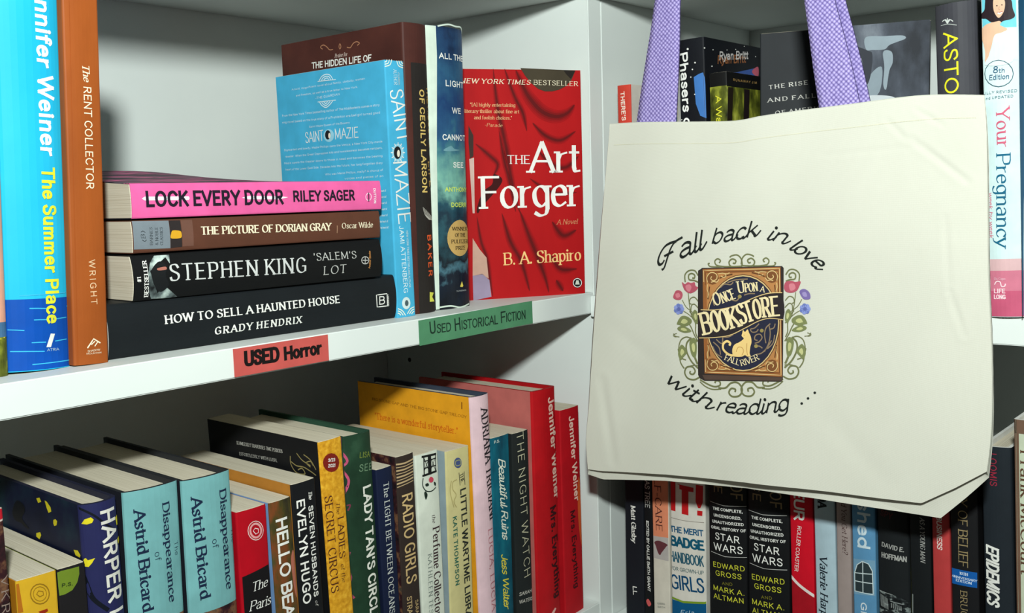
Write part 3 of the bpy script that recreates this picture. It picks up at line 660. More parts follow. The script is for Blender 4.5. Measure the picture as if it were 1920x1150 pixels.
  ('L','scuffed_rim',(206,220,206),'S',2,[(.00457,.00205),(.01537,.00242),(.02712,.00014),(.04104,.00181)],.00131,1,0),
  ('T','title_lettering',(232,232,226),'S',2,'ALL THE','sb',.01161,.20499,.0043,.03044,.00479,.16,0),
  ('T','title_lettering',(232,232,226),'S',2,'LIGHT','sb',.01717,.18324,-.0021,.02429,.00503,.16,0),
  ('T','title_lettering',(232,232,226),'S',2,'WE','sb',.0241,.16164,-.0067,.01156,.00483,.16,0),
  ('T','title_lettering',(232,232,226),'S',2,'CANNOT','sb',.01243,.13951,.0006,.0295,.00483,.16,0),
  ('T','title_lettering',(232,232,226),'S',2,'SEE','sb',.02345,.11709,-.0058,.01392,.00464,.16,0),
  ('T','author_lettering',(206,222,96),'S',2,'ANTHONY','sb',.01339,.09738,-.0155,.02874,.00376,.16,0),
  ('T','author_lettering',(206,222,96),'S',2,'DOERR','sb',.01948,.08457,-.0193,.02079,.00378,.16,0),
  ('P','gold_seal',(196,160,96),'S',2,[(.04451,.05786),(.04381,.0539),(.04209,.05026),(.03947,.0472),(.03615,.04494),(.03235,.04361),(.02836,.04332),(.02443,.04406),(.02085,.04577),(.01783,.04833),(.01559,.05157),(.01426,.05526),(.01392,.05916),(.0146,.06302),(.01624,.06657),(.01876,.0696),(.02197,.07189),(.02569,.07328),(.02965,.07368),(.0336,.07305),(.03726,.07142),(.04037,.06889),(.04272,.06563),(.04414,.06186)],0),
  ('T','seal_lettering',(60,44,24),'S',3,'WINNER','seb',.0196,.06512,-.0369,.02119,.00304,.1,0),
  ('T','seal_lettering',(60,44,24),'S',3,'OF THE','seb',.02289,.05967,-.026,.01435,.00304,.1,0),
  ('T','seal_lettering',(60,44,24),'S',3,'PULITZER','seb',.01818,.05455,-.0369,.0235,.00304,.1,0),
  ('T','seal_lettering',(60,44,24),'S',3,'PRIZE','seb',.02307,.04875,-.0186,.01372,.00305,.1,0),
  ('P','sail_emblem',(226,206,90),'S',1,[(.03044,.02204),(.03216,.01802),(.03091,.01693),(.02751,.01756)],0),
  ('T','sail_emblem',(200,206,206),'S',2,'SCRIBNER','se',.02259,.01373,-.0324,.01404,.00118,.1,0),
  ('P','cloud_print',(110,156,166),'S',1,[(.01275,.13122),(.02113,.13482),(.02519,.13265),(.03271,.13168),(.02094,.1305)],1)], 'book'),
('paperback_book', 'red paperback with draped cloth cover and white serif title face out', 'books on the upper shelf', [-.11985,.09006,0], [0,0,-2.10387], .022, .2047, .138, 'p', ['redfold','redfold','redfold',(232,232,226)], [
  ('P','cloth_opening',(70,62,48),'R',3,[(.07977,.20602),(.13306,.20446),(.12902,.19619),(.12341,.19042),(.11651,.18714),(.10968,.18561),(.10293,.18557),(.09627,.18776),(.08973,.19277),(.08395,.19947)],0),
  ('P','cloth_opening',(40,34,30),'R',4,[(.12104,.20481),(.13306,.20446),(.12835,.19681),(.12368,.20112)],0),
  ('L','cloth_folds',(164,18,22),'R',1,[(.07549,.20402),(.08168,.19025),(.08866,.1786),(.09974,.16747),(.11316,.16309),(.12416,.16619),(.13149,.17371)],.01324,2,0),
  ('L','cloth_folds',(148,18,22),'R',1.2,[(.07549,.20402),(.08168,.19025),(.08866,.1786),(.09974,.16747),(.11316,.16309),(.12416,.16619),(.13149,.17371)],.00993,2,0),
  ('L','cloth_folds',(126,18,20),'R',1.4,[(.07549,.20402),(.08168,.19025),(.08866,.1786),(.09974,.16747),(.11316,.16309),(.12416,.16619),(.13149,.17371)],.00662,2,0),
  ('L','cloth_folds',(98,18,20),'R',1.6,[(.07549,.20402),(.08168,.19025),(.08866,.1786),(.09974,.16747),(.11316,.16309),(.12416,.16619),(.13149,.17371)],.00331,2,0),
  ('L','cloth_folds',(164,18,22),'R',1,[(.05433,.20498),(.05556,.18703),(.05793,.16751),(.06131,.15032),(.06471,.13302),(.06739,.11313),(.07198,.0893),(.07587,.07662)],.00756,2,0),
  ('L','cloth_folds',(148,18,22),'R',1.2,[(.05433,.20498),(.05556,.18703),(.05793,.16751),(.06131,.15032),(.06471,.13302),(.06739,.11313),(.07198,.0893),(.07587,.07662)],.00567,2,0),
  ('L','cloth_folds',(126,18,20),'R',1.4,[(.05433,.20498),(.05556,.18703),(.05793,.16751),(.06131,.15032),(.06471,.13302),(.06739,.11313),(.07198,.0893),(.07587,.07662)],.00378,2,0),
  ('L','cloth_folds',(98,18,20),'R',1.6,[(.05433,.20498),(.05556,.18703),(.05793,.16751),(.06131,.15032),(.06471,.13302),(.06739,.11313),(.07198,.0893),(.07587,.07662)],.00189,2,0),
  ('L','cloth_folds',(164,18,22),'R',1,[(.06502,.20511),(.06981,.19078),(.07471,.17856),(.08096,.16625),(.08449,.15016)],.00623,2,0),
  ('L','cloth_folds',(148,18,22),'R',1.2,[(.06502,.20511),(.06981,.19078),(.07471,.17856),(.08096,.16625),(.08449,.15016)],.00467,2,0),
  ('L','cloth_folds',(126,18,20),'R',1.4,[(.06502,.20511),(.06981,.19078),(.07471,.17856),(.08096,.16625),(.08449,.15016)],.00311,2,0),
  ('L','cloth_folds',(98,18,20),'R',1.6,[(.06502,.20511),(.06981,.19078),(.07471,.17856),(.08096,.16625),(.08449,.15016)],.00156,2,0),
  ('L','cloth_folds',(164,18,22),'R',1,[(.09005,.15757),(.10185,.14629),(.11669,.14176),(.13201,.14982)],.00715,2,0),
  ('L','cloth_folds',(148,18,22),'R',1.2,[(.09005,.15757),(.10185,.14629),(.11669,.14176),(.13201,.14982)],.00536,2,0),
  ('L','cloth_folds',(126,18,20),'R',1.4,[(.09005,.15757),(.10185,.14629),(.11669,.14176),(.13201,.14982)],.00357,2,0),
  ('L','cloth_folds',(98,18,20),'R',1.6,[(.09005,.15757),(.10185,.14629),(.11669,.14176),(.13201,.14982)],.00179,2,0),
  ('L','cloth_folds',(164,18,22),'R',1,[(.03554,.13953),(.04817,.12894),(.05576,.1208),(.0515,.11098)],.00626,2,0),
  ('L','cloth_folds',(148,18,22),'R',1.2,[(.03554,.13953),(.04817,.12894),(.05576,.1208),(.0515,.11098)],.0047,2,0),
  ('L','cloth_folds',(126,18,20),'R',1.4,[(.03554,.13953),(.04817,.12894),(.05576,.1208),(.0515,.11098)],.00313,2,0),
  ('L','cloth_folds',(98,18,20),'R',1.6,[(.03554,.13953),(.04817,.12894),(.05576,.1208),(.0515,.11098)],.00157,2,0),
  ('L','cloth_folds',(164,18,22),'R',1,[(.05803,.15035),(.06183,.12564),(.06591,.10819),(.07163,.07802)],.00562,2,0),
  ('L','cloth_folds',(148,18,22),'R',1.2,[(.05803,.15035),(.06183,.12564),(.06591,.10819),(.07163,.07802)],.00422,2,0),
  ('L','cloth_folds',(126,18,20),'R',1.4,[(.05803,.15035),(.06183,.12564),(.06591,.10819),(.07163,.07802)],.00281,2,0),
  ('L','cloth_folds',(98,18,20),'R',1.6,[(.05803,.15035),(.06183,.12564),(.06591,.10819),(.07163,.07802)],.00141,2,0),
  ('L','cloth_folds',(164,18,22),'R',1,[(.09472,.13262),(.10792,.11987),(.12155,.1171),(.13423,.12702)],.00795,2,0),
  ('L','cloth_folds',(148,18,22),'R',1.2,[(.09472,.13262),(.10792,.11987),(.12155,.1171),(.13423,.12702)],.00596,2,0),
  ('L','cloth_folds',(126,18,20),'R',1.4,[(.09472,.13262),(.10792,.11987),(.12155,.1171),(.13423,.12702)],.00398,2,0),
  ('L','cloth_folds',(98,18,20),'R',1.6,[(.09472,.13262),(.10792,.11987),(.12155,.1171),(.13423,.12702)],.00199,2,0),
  ('L','cloth_folds',(164,18,22),'R',1,[(.08592,.10774),(.10725,.09462),(.13205,.09396)],.0058,2,0),
  ('L','cloth_folds',(148,18,22),'R',1.2,[(.08592,.10774),(.10725,.09462),(.13205,.09396)],.00435,2,0),
  ('L','cloth_folds',(126,18,20),'R',1.4,[(.08592,.10774),(.10725,.09462),(.13205,.09396)],.0029,2,0),
  ('L','cloth_folds',(98,18,20),'R',1.6,[(.08592,.10774),(.10725,.09462),(.13205,.09396)],.00145,2,0),
  ('L','cloth_folds',(164,18,22),'R',1,[(.07541,.07919),(.08311,.05745),(.09068,.03804),(.0983,.01715),(.10176,.00278)],.00947,2,0),
  ('L','cloth_folds',(148,18,22),'R',1.2,[(.07541,.07919),(.08311,.05745),(.09068,.03804),(.0983,.01715),(.10176,.00278)],.0071,2,0),
  ('L','cloth_folds',(126,18,20),'R',1.4,[(.07541,.07919),(.08311,.05745),(.09068,.03804),(.0983,.01715),(.10176,.00278)],.00473,2,0),
  ('L','cloth_folds',(98,18,20),'R',1.6,[(.07541,.07919),(.08311,.05745),(.09068,.03804),(.0983,.01715),(.10176,.00278)],.00237,2,0),
  ('L','cloth_folds',(164,18,22),'R',1,[(.05831,.07724),(.06548,.05185),(.07562,.03239),(.08294,.00517)],.00794,2,0),
  ('L','cloth_folds',(148,18,22),'R',1.2,[(.05831,.07724),(.06548,.05185),(.07562,.03239),(.08294,.00517)],.00595,2,0),
  ('L','cloth_folds',(126,18,20),'R',1.4,[(.05831,.07724),(.06548,.05185),(.07562,.03239),(.08294,.00517)],.00397,2,0),
  ('L','cloth_folds',(98,18,20),'R',1.6,[(.05831,.07724),(.06548,.05185),(.07562,.03239),(.08294,.00517)],.00198,2,0),
  ('L','cloth_folds',(164,18,22),'R',1,[(.03462,.07555),(.03776,.05302),(.04249,.03778),(.04511,.0175),(.04725,.00219)],.0057,2,0),
  ('L','cloth_folds',(148,18,22),'R',1.2,[(.03462,.07555),(.03776,.05302),(.04249,.03778),(.04511,.0175),(.04725,.00219)],.00427,2,0),
  ('L','cloth_folds',(126,18,20),'R',1.4,[(.03462,.07555),(.03776,.05302),(.04249,.03778),(.04511,.0175),(.04725,.00219)],.00285,2,0),
  ('L','cloth_folds',(98,18,20),'R',1.6,[(.03462,.07555),(.03776,.05302),(.04249,.03778),(.04511,.0175),(.04725,.00219)],.00142,2,0),
  ('L','cloth_folds',(164,18,22),'R',1,[(.10654,.06799),(.11721,.0548),(.13052,.05941)],.00968,2,0),
  ('L','cloth_folds',(148,18,22),'R',1.2,[(.10654,.06799),(.11721,.0548),(.13052,.05941)],.00726,2,0),
  ('L','cloth_folds',(126,18,20),'R',1.4,[(.10654,.06799),(.11721,.0548),(.13052,.05941)],.00484,2,0),
  ('L','cloth_folds',(98,18,20),'R',1.6,[(.10654,.06799),(.11721,.0548),(.13052,.05941)],.00242,2,0),
  ('L','cloth_folds',(164,18,22),'R',1,[(.10434,.0374),(.11365,.02408),(.13035,.02322)],.00902,2,0),
  ('L','cloth_folds',(148,18,22),'R',1.2,[(.10434,.0374),(.11365,.02408),(.13035,.02322)],.00676,2,0),
  ('L','cloth_folds',(126,18,20),'R',1.4,[(.10434,.0374),(.11365,.02408),(.13035,.02322)],.00451,2,0),
  ('L','cloth_folds',(98,18,20),'R',1.6,[(.10434,.0374),(.11365,.02408),(.13035,.02322)],.00225,2,0),
  ('L','cloth_folds',(164,18,22),'R',1,[(.10923,.01398),(.11589,.00324)],.0076,2,0),
  ('L','cloth_folds',(148,18,22),'R',1.2,[(.10923,.01398),(.11589,.00324)],.0057,2,0),
  ('L','cloth_folds',(126,18,20),'R',1.4,[(.10923,.01398),(.11589,.00324)],.0038,2,0),
  ('L','cloth_folds',(98,18,20),'R',1.6,[(.10923,.01398),(.11589,.00324)],.0019,2,0),
  ('P','cloth_folds',(60,16,16),'R',2.2,[(.05154,.11222),(.0593,.10834),(.05643,.10095),(.04012,.08402),(.03601,.0782),(.03483,.08171),(.04055,.0964),(.04994,.10359)],1),
  ('P','figure_print',(196,158,140),'R',2,[(.03003,.05584),(.0362,.04559),(.04249,.03778),(.04383,.01883),(.03804,.02292),(.02885,.02216)],0),
  ('P','figure_print',(150,136,160),'R',2,[(.02885,.02216),(.03806,.02355),(.04445,.01754),(.04593,.00227),(.02872,-.00022)],0),
  ('P','figure_print',(60,44,40),'R',2.4,[(.02966,.15541),(.03386,.14687),(.03322,.12855),(.02991,.12615),(.02914,.14082)],0),
  ('P','figure_print',(200,170,160),'R',1,[(.02927,.12616),(.03382,.12732),(.03275,.07806),(.03081,.07813)],0),
  ('T','bestseller_line',(238,226,196),'R',3,'NEW YORK TIMES','sib',.02307,.19236,-.0146,.06557,.00413,.2,0),
  ('T','bestseller_line',(238,226,196),'R',3,'BESTSELLER','se',.0921,.19143,-.0217,.04298,.00422,.16,0),
  ('T','quote_lettering',(230,180,130),'R',3,'"[A] highly entertaining','se',.03179,.17214,-.0111,.04218,.00317,.1,0),
  ('T','quote_lettering',(230,180,130),'R',3,'literary thriller about fine art','se',.02647,.16658,-.0111,.05104,.00317,.1,0),
  ('T','quote_lettering',(230,180,130),'R',3,'and foolish choices."','se',.035,.16098,-.0173,.03546,.00318,.1,0),
  ('T','quote_lettering',(230,180,130),'R',3,'-Parade','si',.04447,.1546,-.0354,.01657,.00294,.1,0),
  ('T','title_lettering',(232,232,226),'R',3,'THE','se',.065,.12125,-.0175,.02158,.00771,.1,0),
  ('T','title_lettering',(240,238,232),'R',3,'Art','se',.08675,.11299,-.0151,.04853,.02794,.06,0),
  ('T','title_lettering',(240,238,232),'R',3,'Forger','se',.03848,.08184,-.0053,.09633,.02865,.05,0),
  ('T','subtitle_lettering',(206,140,100),'R',3,'A Novel','si',.11126,.06501,.0009,.02037,.00461,.1,0),
  ('T','author_lettering',(240,196,130),'R',3,'B. A. Shapiro','se',.05893,.03017,.0118,.07554,.01126,.08,0),
  ('P','publisher_emblem',(24,26,28),'R',2,[(.13509,.00995),(.13469,.00818),(.13361,.00671),(.13204,.00578),(.13021,.00553),(.12839,.00599),(.12687,.0071),(.12588,.00867),(.12556,.01048),(.12597,.01225),(.12703,.01371),(.1286,.01464),(.13043,.0149),(.13225,.01444),(.13377,.01334),(.13477,.01176)],0),
  ('L','publisher_emblem',(232,232,226),'R',3,[(.13453,.00998),(.13417,.00845),(.13323,.0072),(.13184,.0064),(.13022,.00618),(.12862,.00658),(.12728,.00753),(.1264,.00889),(.12612,.01045),(.12648,.01197),(.12742,.01323),(.1288,.01403),(.13042,.01425),(.13202,.01385),(.13336,.0129),(.13425,.01154)],.00069,0,1),
  ('P','publisher_emblem',(200,204,190),'R',3,[(.12804,.00878),(.12925,.01262),(.1315,.0125),(.13253,.00853)],0)], 'book'),
('paperback_book', 'dark brown book with a red spot at the far left of the lower shelf', 'books on the lower left shelf', [-.55716,.004,-.305], [0,-.00078,0], .01156, .23001, .14, 'p1', ['flowers',(60,34,30),(66,38,34),(232,232,226)], [
  ('P','red_spot',(190,30,44),'S',2,[(.00921,.23587),(.01141,.23592),(.0126,.2342),(.01288,.23216),(.01134,.23062),(.00879,.23091)],1),
  ('P','red_spot',(206,190,180),'S',1,[(.00927,.23663),(.01183,.23643),(.01336,.23439),(.01375,.23193),(.01163,.2296),(.00871,.22992)],1),
  ('T','author_lettering',(150,130,120),'S',2,'VKR','se',.00745,.19876,-1.6395,.02094,.00458,.3,0)], 'book'),
('paperback_book', 'yellow paperback with round seal beside the dark brown book', 'books on the lower left shelf', [-.54497,.004,-.30469], [0,.01366,0], .02261, .19307, .14, 'p', [(214,168,40),(200,130,30),(150,160,60),(232,232,226)], [
  ('L','orange_edge',(176,104,26),'S',2,[(.00013,.19167),(.00142,.17489)],.00276,0,0),
  ('L','book_club_seal',(150,112,26),'S',2,[(.01765,.18082),(.0171,.17874),(.01584,.17724),(.01405,.17654),(.01203,.17675),(.01007,.17783),(.00848,.1796),(.00749,.1818),(.00724,.1841),(.00778,.18615),(.00902,.18764),(.01077,.18836),(.01279,.18818),(.01476,.18713),(.01638,.18537),(.01739,.18315)],.00063,0,1),
  ('L','book_club_seal',(150,112,26),'S',2,[(.0161,.18131),(.01571,.17981),(.01482,.17872),(.01356,.1782),(.01213,.17834),(.01075,.1791),(.00963,.18038),(.00893,.18196),(.00875,.18362),(.00914,.18511),(.01001,.18619),(.01126,.18672),(.01268,.1866),(.01407,.18585),(.01521,.18458),(.01592,.18298)],.00036,0,1),
  ('L','book_club_seal',(150,112,26),'S',2,[(.01056,.18281),(.01168,.18448),(.01419,.18329),(.01436,.18121),(.01223,.18091)],.00053,0,1),
  ('P','red_letter_top',(150,40,20),'S',2,[(.01089,.17258),(.016,.17269),(.0163,.17121),(.01267,.16996)],0)], 'book'),
('paperback_book', 'thin black paperback with a green quarter circle on its spine', 'books on the lower left shelf', [-.51986,.004,-.30496], [0,.0024,0], .01661, .19292, .14, 'p', [(30,28,30),(30,28,30),(30,28,30),(232,232,226)], [
  ('P','green_quarter_circle',(110,132,40),'S',1,[(.00002,.19139),(.00231,.19184),(.00554,.19167),(.01275,.19137),(.01257,.18683),(.01098,.18232),(.00782,.17874),(.00365,.1776),(.00041,.17759)],0),
  ('T','series_lettering',(34,50,24),'S',3,'P.S.','sb',.0019,.18231,-.1176,.00618,.00215,.16,0)], 'book'),
('hardcover_book', 'navy hardcover with white brush title and yellow leaves', 'books on the lower left shelf', [-.49996,.004,-.305], [0,-.0081,0], .02295, .22563, .16, 'h5', [(38,40,82),'navyart','navyart',(34,36,56)], [
  ('T','title_lettering',(226,224,214),'S',2,'HARPER LEE','sb',.00997,.22019,-1.5612,.08609,.0101,.16,0),
  ('P','yellow_leaf#612520',(222,206,40),'S',3,[(.00051,.21442),(.00182,.21697),(.00484,.21781),(.00622,.21617),(.00522,.21435),(.0028,.21377)],0),
  ('P','yellow_leaf#615790',(222,206,40),'S',3,[(-.00115,.19227),(.00108,.19368),(.00179,.19219),(.00525,.19298),(.00346,.18998),(.00186,.18811),(-.00084,.18897)],0),
  ('P','yellow_leaf#845470',(222,206,40),'S',3,[(.02039,.21308),(.02224,.21411),(.02236,.20823),(.02112,.20815)],0),
  ('P','yellow_leaf#862620',(222,206,40),'S',3,[(.02079,.20008),(.02245,.20088),(.02237,.19788),(.02102,.19656)],0),
  ('L','branch_drawing#1',(16,20,30),'S',1,[(-.00047,.22428),(.0066,.21858),(.01286,.21177),(.021,.20475)],.00126,1,0),
  ('L','branch_drawing#2',(16,20,30),'S',1,[(-.00123,.1864),(.00052,.17737),(.00311,.16799),(.01015,.15952)],.00242,1,0),
  ('P','cover_leaf#262325',(222,206,40),'L',1,[(-.05984,.2202),(-.05527,.22145),(-.05329,.21916),(-.05789,.21762)],0),
  ('P','cover_leaf#322340',(222,206,40),'L',1,[(-.04851,.22089),(-.04564,.22053),(-.04122,.21784),(-.04079,.21531),(-.04473,.2137),(-.04689,.2168)],0),
  ('P','cover_leaf#385480',(222,206,40),'L',1,[(-.03898,.21042),(-.03608,.2115),(-.03412,.21049),(-.03533,.20782),(-.03843,.20661),(-.03959,.20813)],0),
  ('P','cover_leaf#262575',(222,206,40),'L',1,[(-.06436,.19704),(-.05871,.19879),(-.05754,.19707),(-.06063,.19376),(-.06482,.1947)],0),
  ('P','cover_leaf#530695',(222,206,40),'L',1,[(-.01594,.19652),(-.01069,.19721),(-.00771,.19487),(-.00884,.19318),(-.01389,.19354)],0),
  ('P','cover_figure',(14,16,24),'L',1,[(-.08875,.21371),(-.07904,.21273),(-.07795,.20839),(-.083,.20289),(-.07413,.19825),(-.08004,.19799),(-.08564,.19964),(-.0936,.19995),(-.09663,.20492)],1)], 'book'),
('hardcover_book', 'pale aqua hardcover between the navy hardcover and its twin', 'books on the lower left shelf', [-.47865,.004,-.30446], [0,.01467,0], .03677, .22613, .165, 'h3.5', [(116,172,174),(34,36,44),(40,42,50),(40,42,46)], [
  ('T','title_lettering',(26,40,66),'S',2,'Disappearance','seb',.02359,.21473,-1.5525,.06412,.00527,.07,0),
  ('T','title_lettering',(26,40,66),'S',2,'Astrid Bricard','seb',.00525,.21381,-1.5372,.06401,.00683,.07,0),
  ('T','title_lettering',(26,40,66),'S',2,'of','sl',.01659,.18543,-1.5336,.00581,.00422,.1,0),
  ('T','title_lettering',(26,40,66),'S',2,'The','sl',.03119,.18807,-1.5645,.009,.00306,.1,0),
  ('P','dark_flower_foot','flowers','S',1,[(0,.001),(.03677,.001),(.03677,.14128),(0,.14128)],0)], 'book'),
('hardcover_book', 'pale aqua hardcover next to the red topped paperback', 'books on the lower left shelf', [-.4373,.004,-.30482], [0,.00517,0], .03568, .22427, .165, 'h3.5', [(116,172,174),(34,36,44),(40,42,50),(40,42,46)], [
  ('T','title_lettering',(26,40,66),'S',2,'Disappearance','seb',.02511,.21291,-1.5546,.06738,.00581,.07,0),
  ('T','title_lettering',(26,40,66),'S',2,'Astrid Bricard','seb',.00493,.21217,-1.5388,.0672,.00711,.07,0),
  ('T','title_lettering',(26,40,66),'S',2,'of','sl',.01731,.18223,-1.535,.0061,.00465,.1,0),
  ('T','title_lettering',(26,40,66),'S',2,'The','sl',.03342,.1848,-1.5672,.00945,.00338,.1,0),
  ('P','dark_flower_foot','flowers','S',1,[(0,.001),(.03568,.001),(.03568,.13575),(0,.13575)],0)], 'book'),
('paperback_book', 'red paperback with black foot and round seal', 'books on the lower left shelf', [-.3991,.004,-.305], [0,-.00216,0], .02386, .19473, .135, 'p1', [(176,10,28),(176,10,28),(176,10,28),(232,232,226)], [
  ('P','black_lower_spine',(22,20,22),'S',1,[(.00166,.15022),(.02304,.15275),(.0275,.09156),(.00189,.09925)],0),
  ('T','title_lettering',(232,232,226),'S',2,'The','si',.00795,.13803,.0118,.01295,.00634,.06,0),
  ('T','title_lettering',(232,232,226),'S',2,'Paris','si',.00539,.12529,-.0338,.01745,.00671,.06,0),
  ('L','book_club_seal',(226,200,196),'S',2,[(.02009,.17736),(.01945,.17501),(.01796,.17329),(.01587,.17247),(.01349,.17265),(.01119,.17381),(.00932,.17577),(.00816,.17822),(.00787,.18079),(.0085,.18311),(.00996,.18482),(.01202,.18567),(.01439,.18552),(.0167,.18439),(.0186,.18244),(.01979,.17997)],.00058,0,1),
  ('L','book_club_seal',(226,160,160),'S',2,[(.01833,.17786),(.01786,.17613),(.0168,.17486),(.01531,.17424),(.01361,.17436),(.01197,.17519),(.01063,.17662),(.0098,.17841),(.0096,.18031),(.01005,.18202),(.0111,.18328),(.01258,.18392),(.01427,.18382),(.01592,.183),(.01727,.18157),(.01812,.17977)],.00139,0,1),
  ('L','book_club_seal',(240,220,220),'S',2,[(.01174,.17942),(.0134,.18088),(.01599,.17967),(.01604,.17724),(.01377,.17672)],.00057,0,1)], 'book'),
('paperback_book', 'paperback with painted green and orange spine and big white sans title', 'books on the lower left shelf', [-.36971,.004,-.305], [0,-.01935,0], .01836, .19439, .135, 'p1', ['hello',(120,160,210),'hello',(232,232,226)], [
  ('L','blue_edge',(110,150,200),'S',2,[(-.00114,.19512),(-.00097,.1171)],.0023,0,0),
  ('T','title_lettering',(232,232,226),'S',2,'HELLO BEAUTIFUL','sb',.00413,.18185,-1.5639,.11686,.00945,.1,0),
  ('P','orange_patch',(176,104,84),'S',1,[(.01462,.15093),(.01745,.15608),(.01845,.13956),(.01774,.1225),(.01611,.12613),(.01478,.13876)],1)], 'book'),
('paperback_book', 'black paperback with bold white sans title in two lines', 'books on the lower left shelf', [-.3503,.004,-.305], [0,-.02047,0], .02119, .20261, .14, 'p1', [(22,23,26),(186,124,48),(22,23,26),(232,232,226)], [
  ('T','title_lettering',(240,238,232),'S',2,'EVELYN HUGO','sb',.0033,.19063,-1.5762,.07569,.00691,.14,0),
  ('T','title_lettering',(236,234,228),'S',2,'SEVEN HUSBANDS','sb',.01291,.18392,-1.5809,.06644,.00438,.16,0),
  ('T','title_lettering',(236,234,228),'S',2,'The','sib',.01393,.19447,-1.5914,.00574,.00315,.1,0),
  ('T','title_lettering',(236,234,228),'S',2,'of','si',.01322,.11433,-1.5303,.00401,.00241,.1,0)], 'book'),
('paperback_book', 'gold foil paperback with red date seal', 'books on the lower left shelf', [-.32215,.004,-.305], [0,-.02955,0], .02094, .22752, .14, 'p1', ['gold',(24,24,26),(24,24,26),(232,232,226)], [
  ('T','title_lettering',(80,40,26),'S',2,'SECRET CIRCUS','se',.00163,.18712,-1.5749,.0724,.00652,.14,0),
  ('T','title_lettering',(80,40,26),'S',2,'LADIES','se',.01149,.16886,-1.607,.03063,.00593,.1,0),
  ('T','title_lettering',(80,40,26),'S',2,'The','si',.01126,.18053,-1.6036,.0088,.00332,.1,0),
  ('T','title_lettering',(80,40,26),'S',2,'of the','si',.01127,.1337,-1.5673,.01385,.00358,.1,0),
  ('P','red_seal',(124,32,24),'S',2,[(.01697,.20886),(.01617,.20636),(.01437,.20454),(.01186,.20367),(.00904,.20388),(.00632,.20512),(.00413,.20721),(.00278,.20982),(.00248,.21256),(.00326,.21502),(.00502,.21684),(.00748,.21773),(.0103,.21757),(.01303,.21636),(.01526,.21428),(.01665,.21164)],0),
  ('T','date_lettering',(232,232,226),'S',3,'3/23','sb',.00672,.21189,-.1514,.00612,.00244,.1,0),
  ('T','date_lettering',(232,232,226),'S',3,'2021','sb',.00634,.20788,-.1596,.00638,.00244,.1,0),
  ('L','scroll_print',(146,132,84),'L',2,[(-.03404,.20881),(-.02776,.20663),(-.01965,.20685),(-.0119,.20497),(-.00584,.20285)],.00086,1,0),
  ('L','scroll_print',(146,132,84),'L',2,[(-.03435,.21297),(-.03431,.20666),(-.02842,.20129),(-.01865,.20181),(-.02141,.20554),(-.02649,.20369)],.00087,1,0),
  ('L','scroll_print',(146,132,84),'L',2,[(-.0185,.21636),(-.0109,.21337),(-.00535,.20704)],.00085,1,0),
  ('L','scroll_print',(146,132,84),'L',2,[(-.01152,.20813),(-.016,.21053),(-.01103,.21233),(-.00818,.20968)],.00084,1,0),
  ('L','scroll_print',(146,132,84),'L',2,[(-.02658,.21621),(-.02064,.2119),(-.0114,.20918)],.00086,1,0),
  ('T','review_lettering',(200,198,190),'L',2,'SEAMLESSLY TRAVERSES TIME PERIODS','se',-.10159,.21231,.0249,.05823,.00269,.1,0),
  ('T','review_lettering',(200,198,190),'L',2,'EFFORTLESSLY WITH LUSH,','se',-.0991,.20398,.038,.04834,.00247,.1,0)], 'book'),
('hardcover_book', 'green hardcover with pink branches along its cover edge', 'books on the lower left shelf', [-.30048,.004,-.305], [0,-.01997,0], .02684, .22604, .139, 'h3', ['green','branchy','green',(40,72,56)], [
  ('L','pink_branches',(186,78,112),'S',2,[(-.00115,.21516),(.00223,.20809),(-.0015,.20275),(.00236,.19338),(-.00107,.18378),(-.00342,.17917)],.00177,1,0),
  ('L','pink_branches',(160,70,96),'S',2,[(-.00004,.13898),(-.00283,.1292),(-.00025,.11976),(-.0024,.10975),(.00111,.10312)],.00161,1,0),
  ('L','pink_branches',(120,50,70),'S',2,[(-.00255,.17367),(.0022,.17497),(.00052,.17069)],.00104,1,0),
  ('T','author_lettering',(126,140,60),'S',2,'LISA','sn',.01225,.20818,-.1611,.01092,.00439,.2,0),
  ('T','author_lettering',(110,140,110),'S',2,'SEE','sn',.01116,.19798,-.1505,.01395,.00547,.2,0),
  ('T','title_lettering',(232,232,222),'S',2,"LADY TAN'S CIRCLE",'sb',.0137,.18564,-1.5805,.10643,.00899,.16,0)], 'book'),
('paperback_book', 'narrow navy paperback with pale serif title', 'books on the lower left shelf', [-.27246,.004,-.305], [0,-.01958,0], .01637, .19517, .135, 'p1', [(22,30,56),(22,30,56),(22,30,56),(200,206,210)], [
  ('T','title_lettering',(196,200,196),'S',2,'The LIGHT BETWEEN OCEANS','se',.006,.18406,-1.5848,.10394,.00538,.14,0)], 'book'),
('paperback_book', 'dark brown paperback with gold art deco lines above its title', 'books on the lower left shelf', [-.25339,.004,-.305], [0,-.01191,0], .01881, .20048, .135, 'p1', [(52,42,38),'flowers',(52,42,38),(232,232,226)], [
  ('T','title_lettering',(206,176,124),'S',2,'RADIO GIRLS','sn',.00388,.16972,-1.5686,.07178,.01119,.14,0),
  ('T','author_lettering',(206,176,124),'S',2,'STRATFORD','sn',.00361,.08731,-1.5839,.03295,.00504,.12,0),
  ('T','author_lettering',(206,176,124),'S',2,'SARAH JANE','sn',.01202,.08188,-1.5795,.02616,.00361,.2,0),
  ('L','deco_line#0',(186,160,120),'S',2,[(.00005,.19494),(.00837,.19439),(.01813,.19541)],.00125,0,0),
  ('L','deco_line#1',(186,160,120),'S',2,[(-.00013,.19235),(.0082,.19199),(.01797,.193)],.0007,0,0),
  ('L','deco_line#2',(186,160,120),'S',2,[(-.00031,.18976),(.00804,.1896),(.01781,.19058)],.00125,0,0),
  ('L','deco_line#3',(186,160,120),'S',2,[(-.00049,.18717),(.00788,.18721),(.01765,.18817)],.0007,0,0),
  ('L','deco_line#4',(186,160,120),'S',2,[(-.00067,.18457),(.00771,.18481),(.01748,.18575)],.00126,0,0),
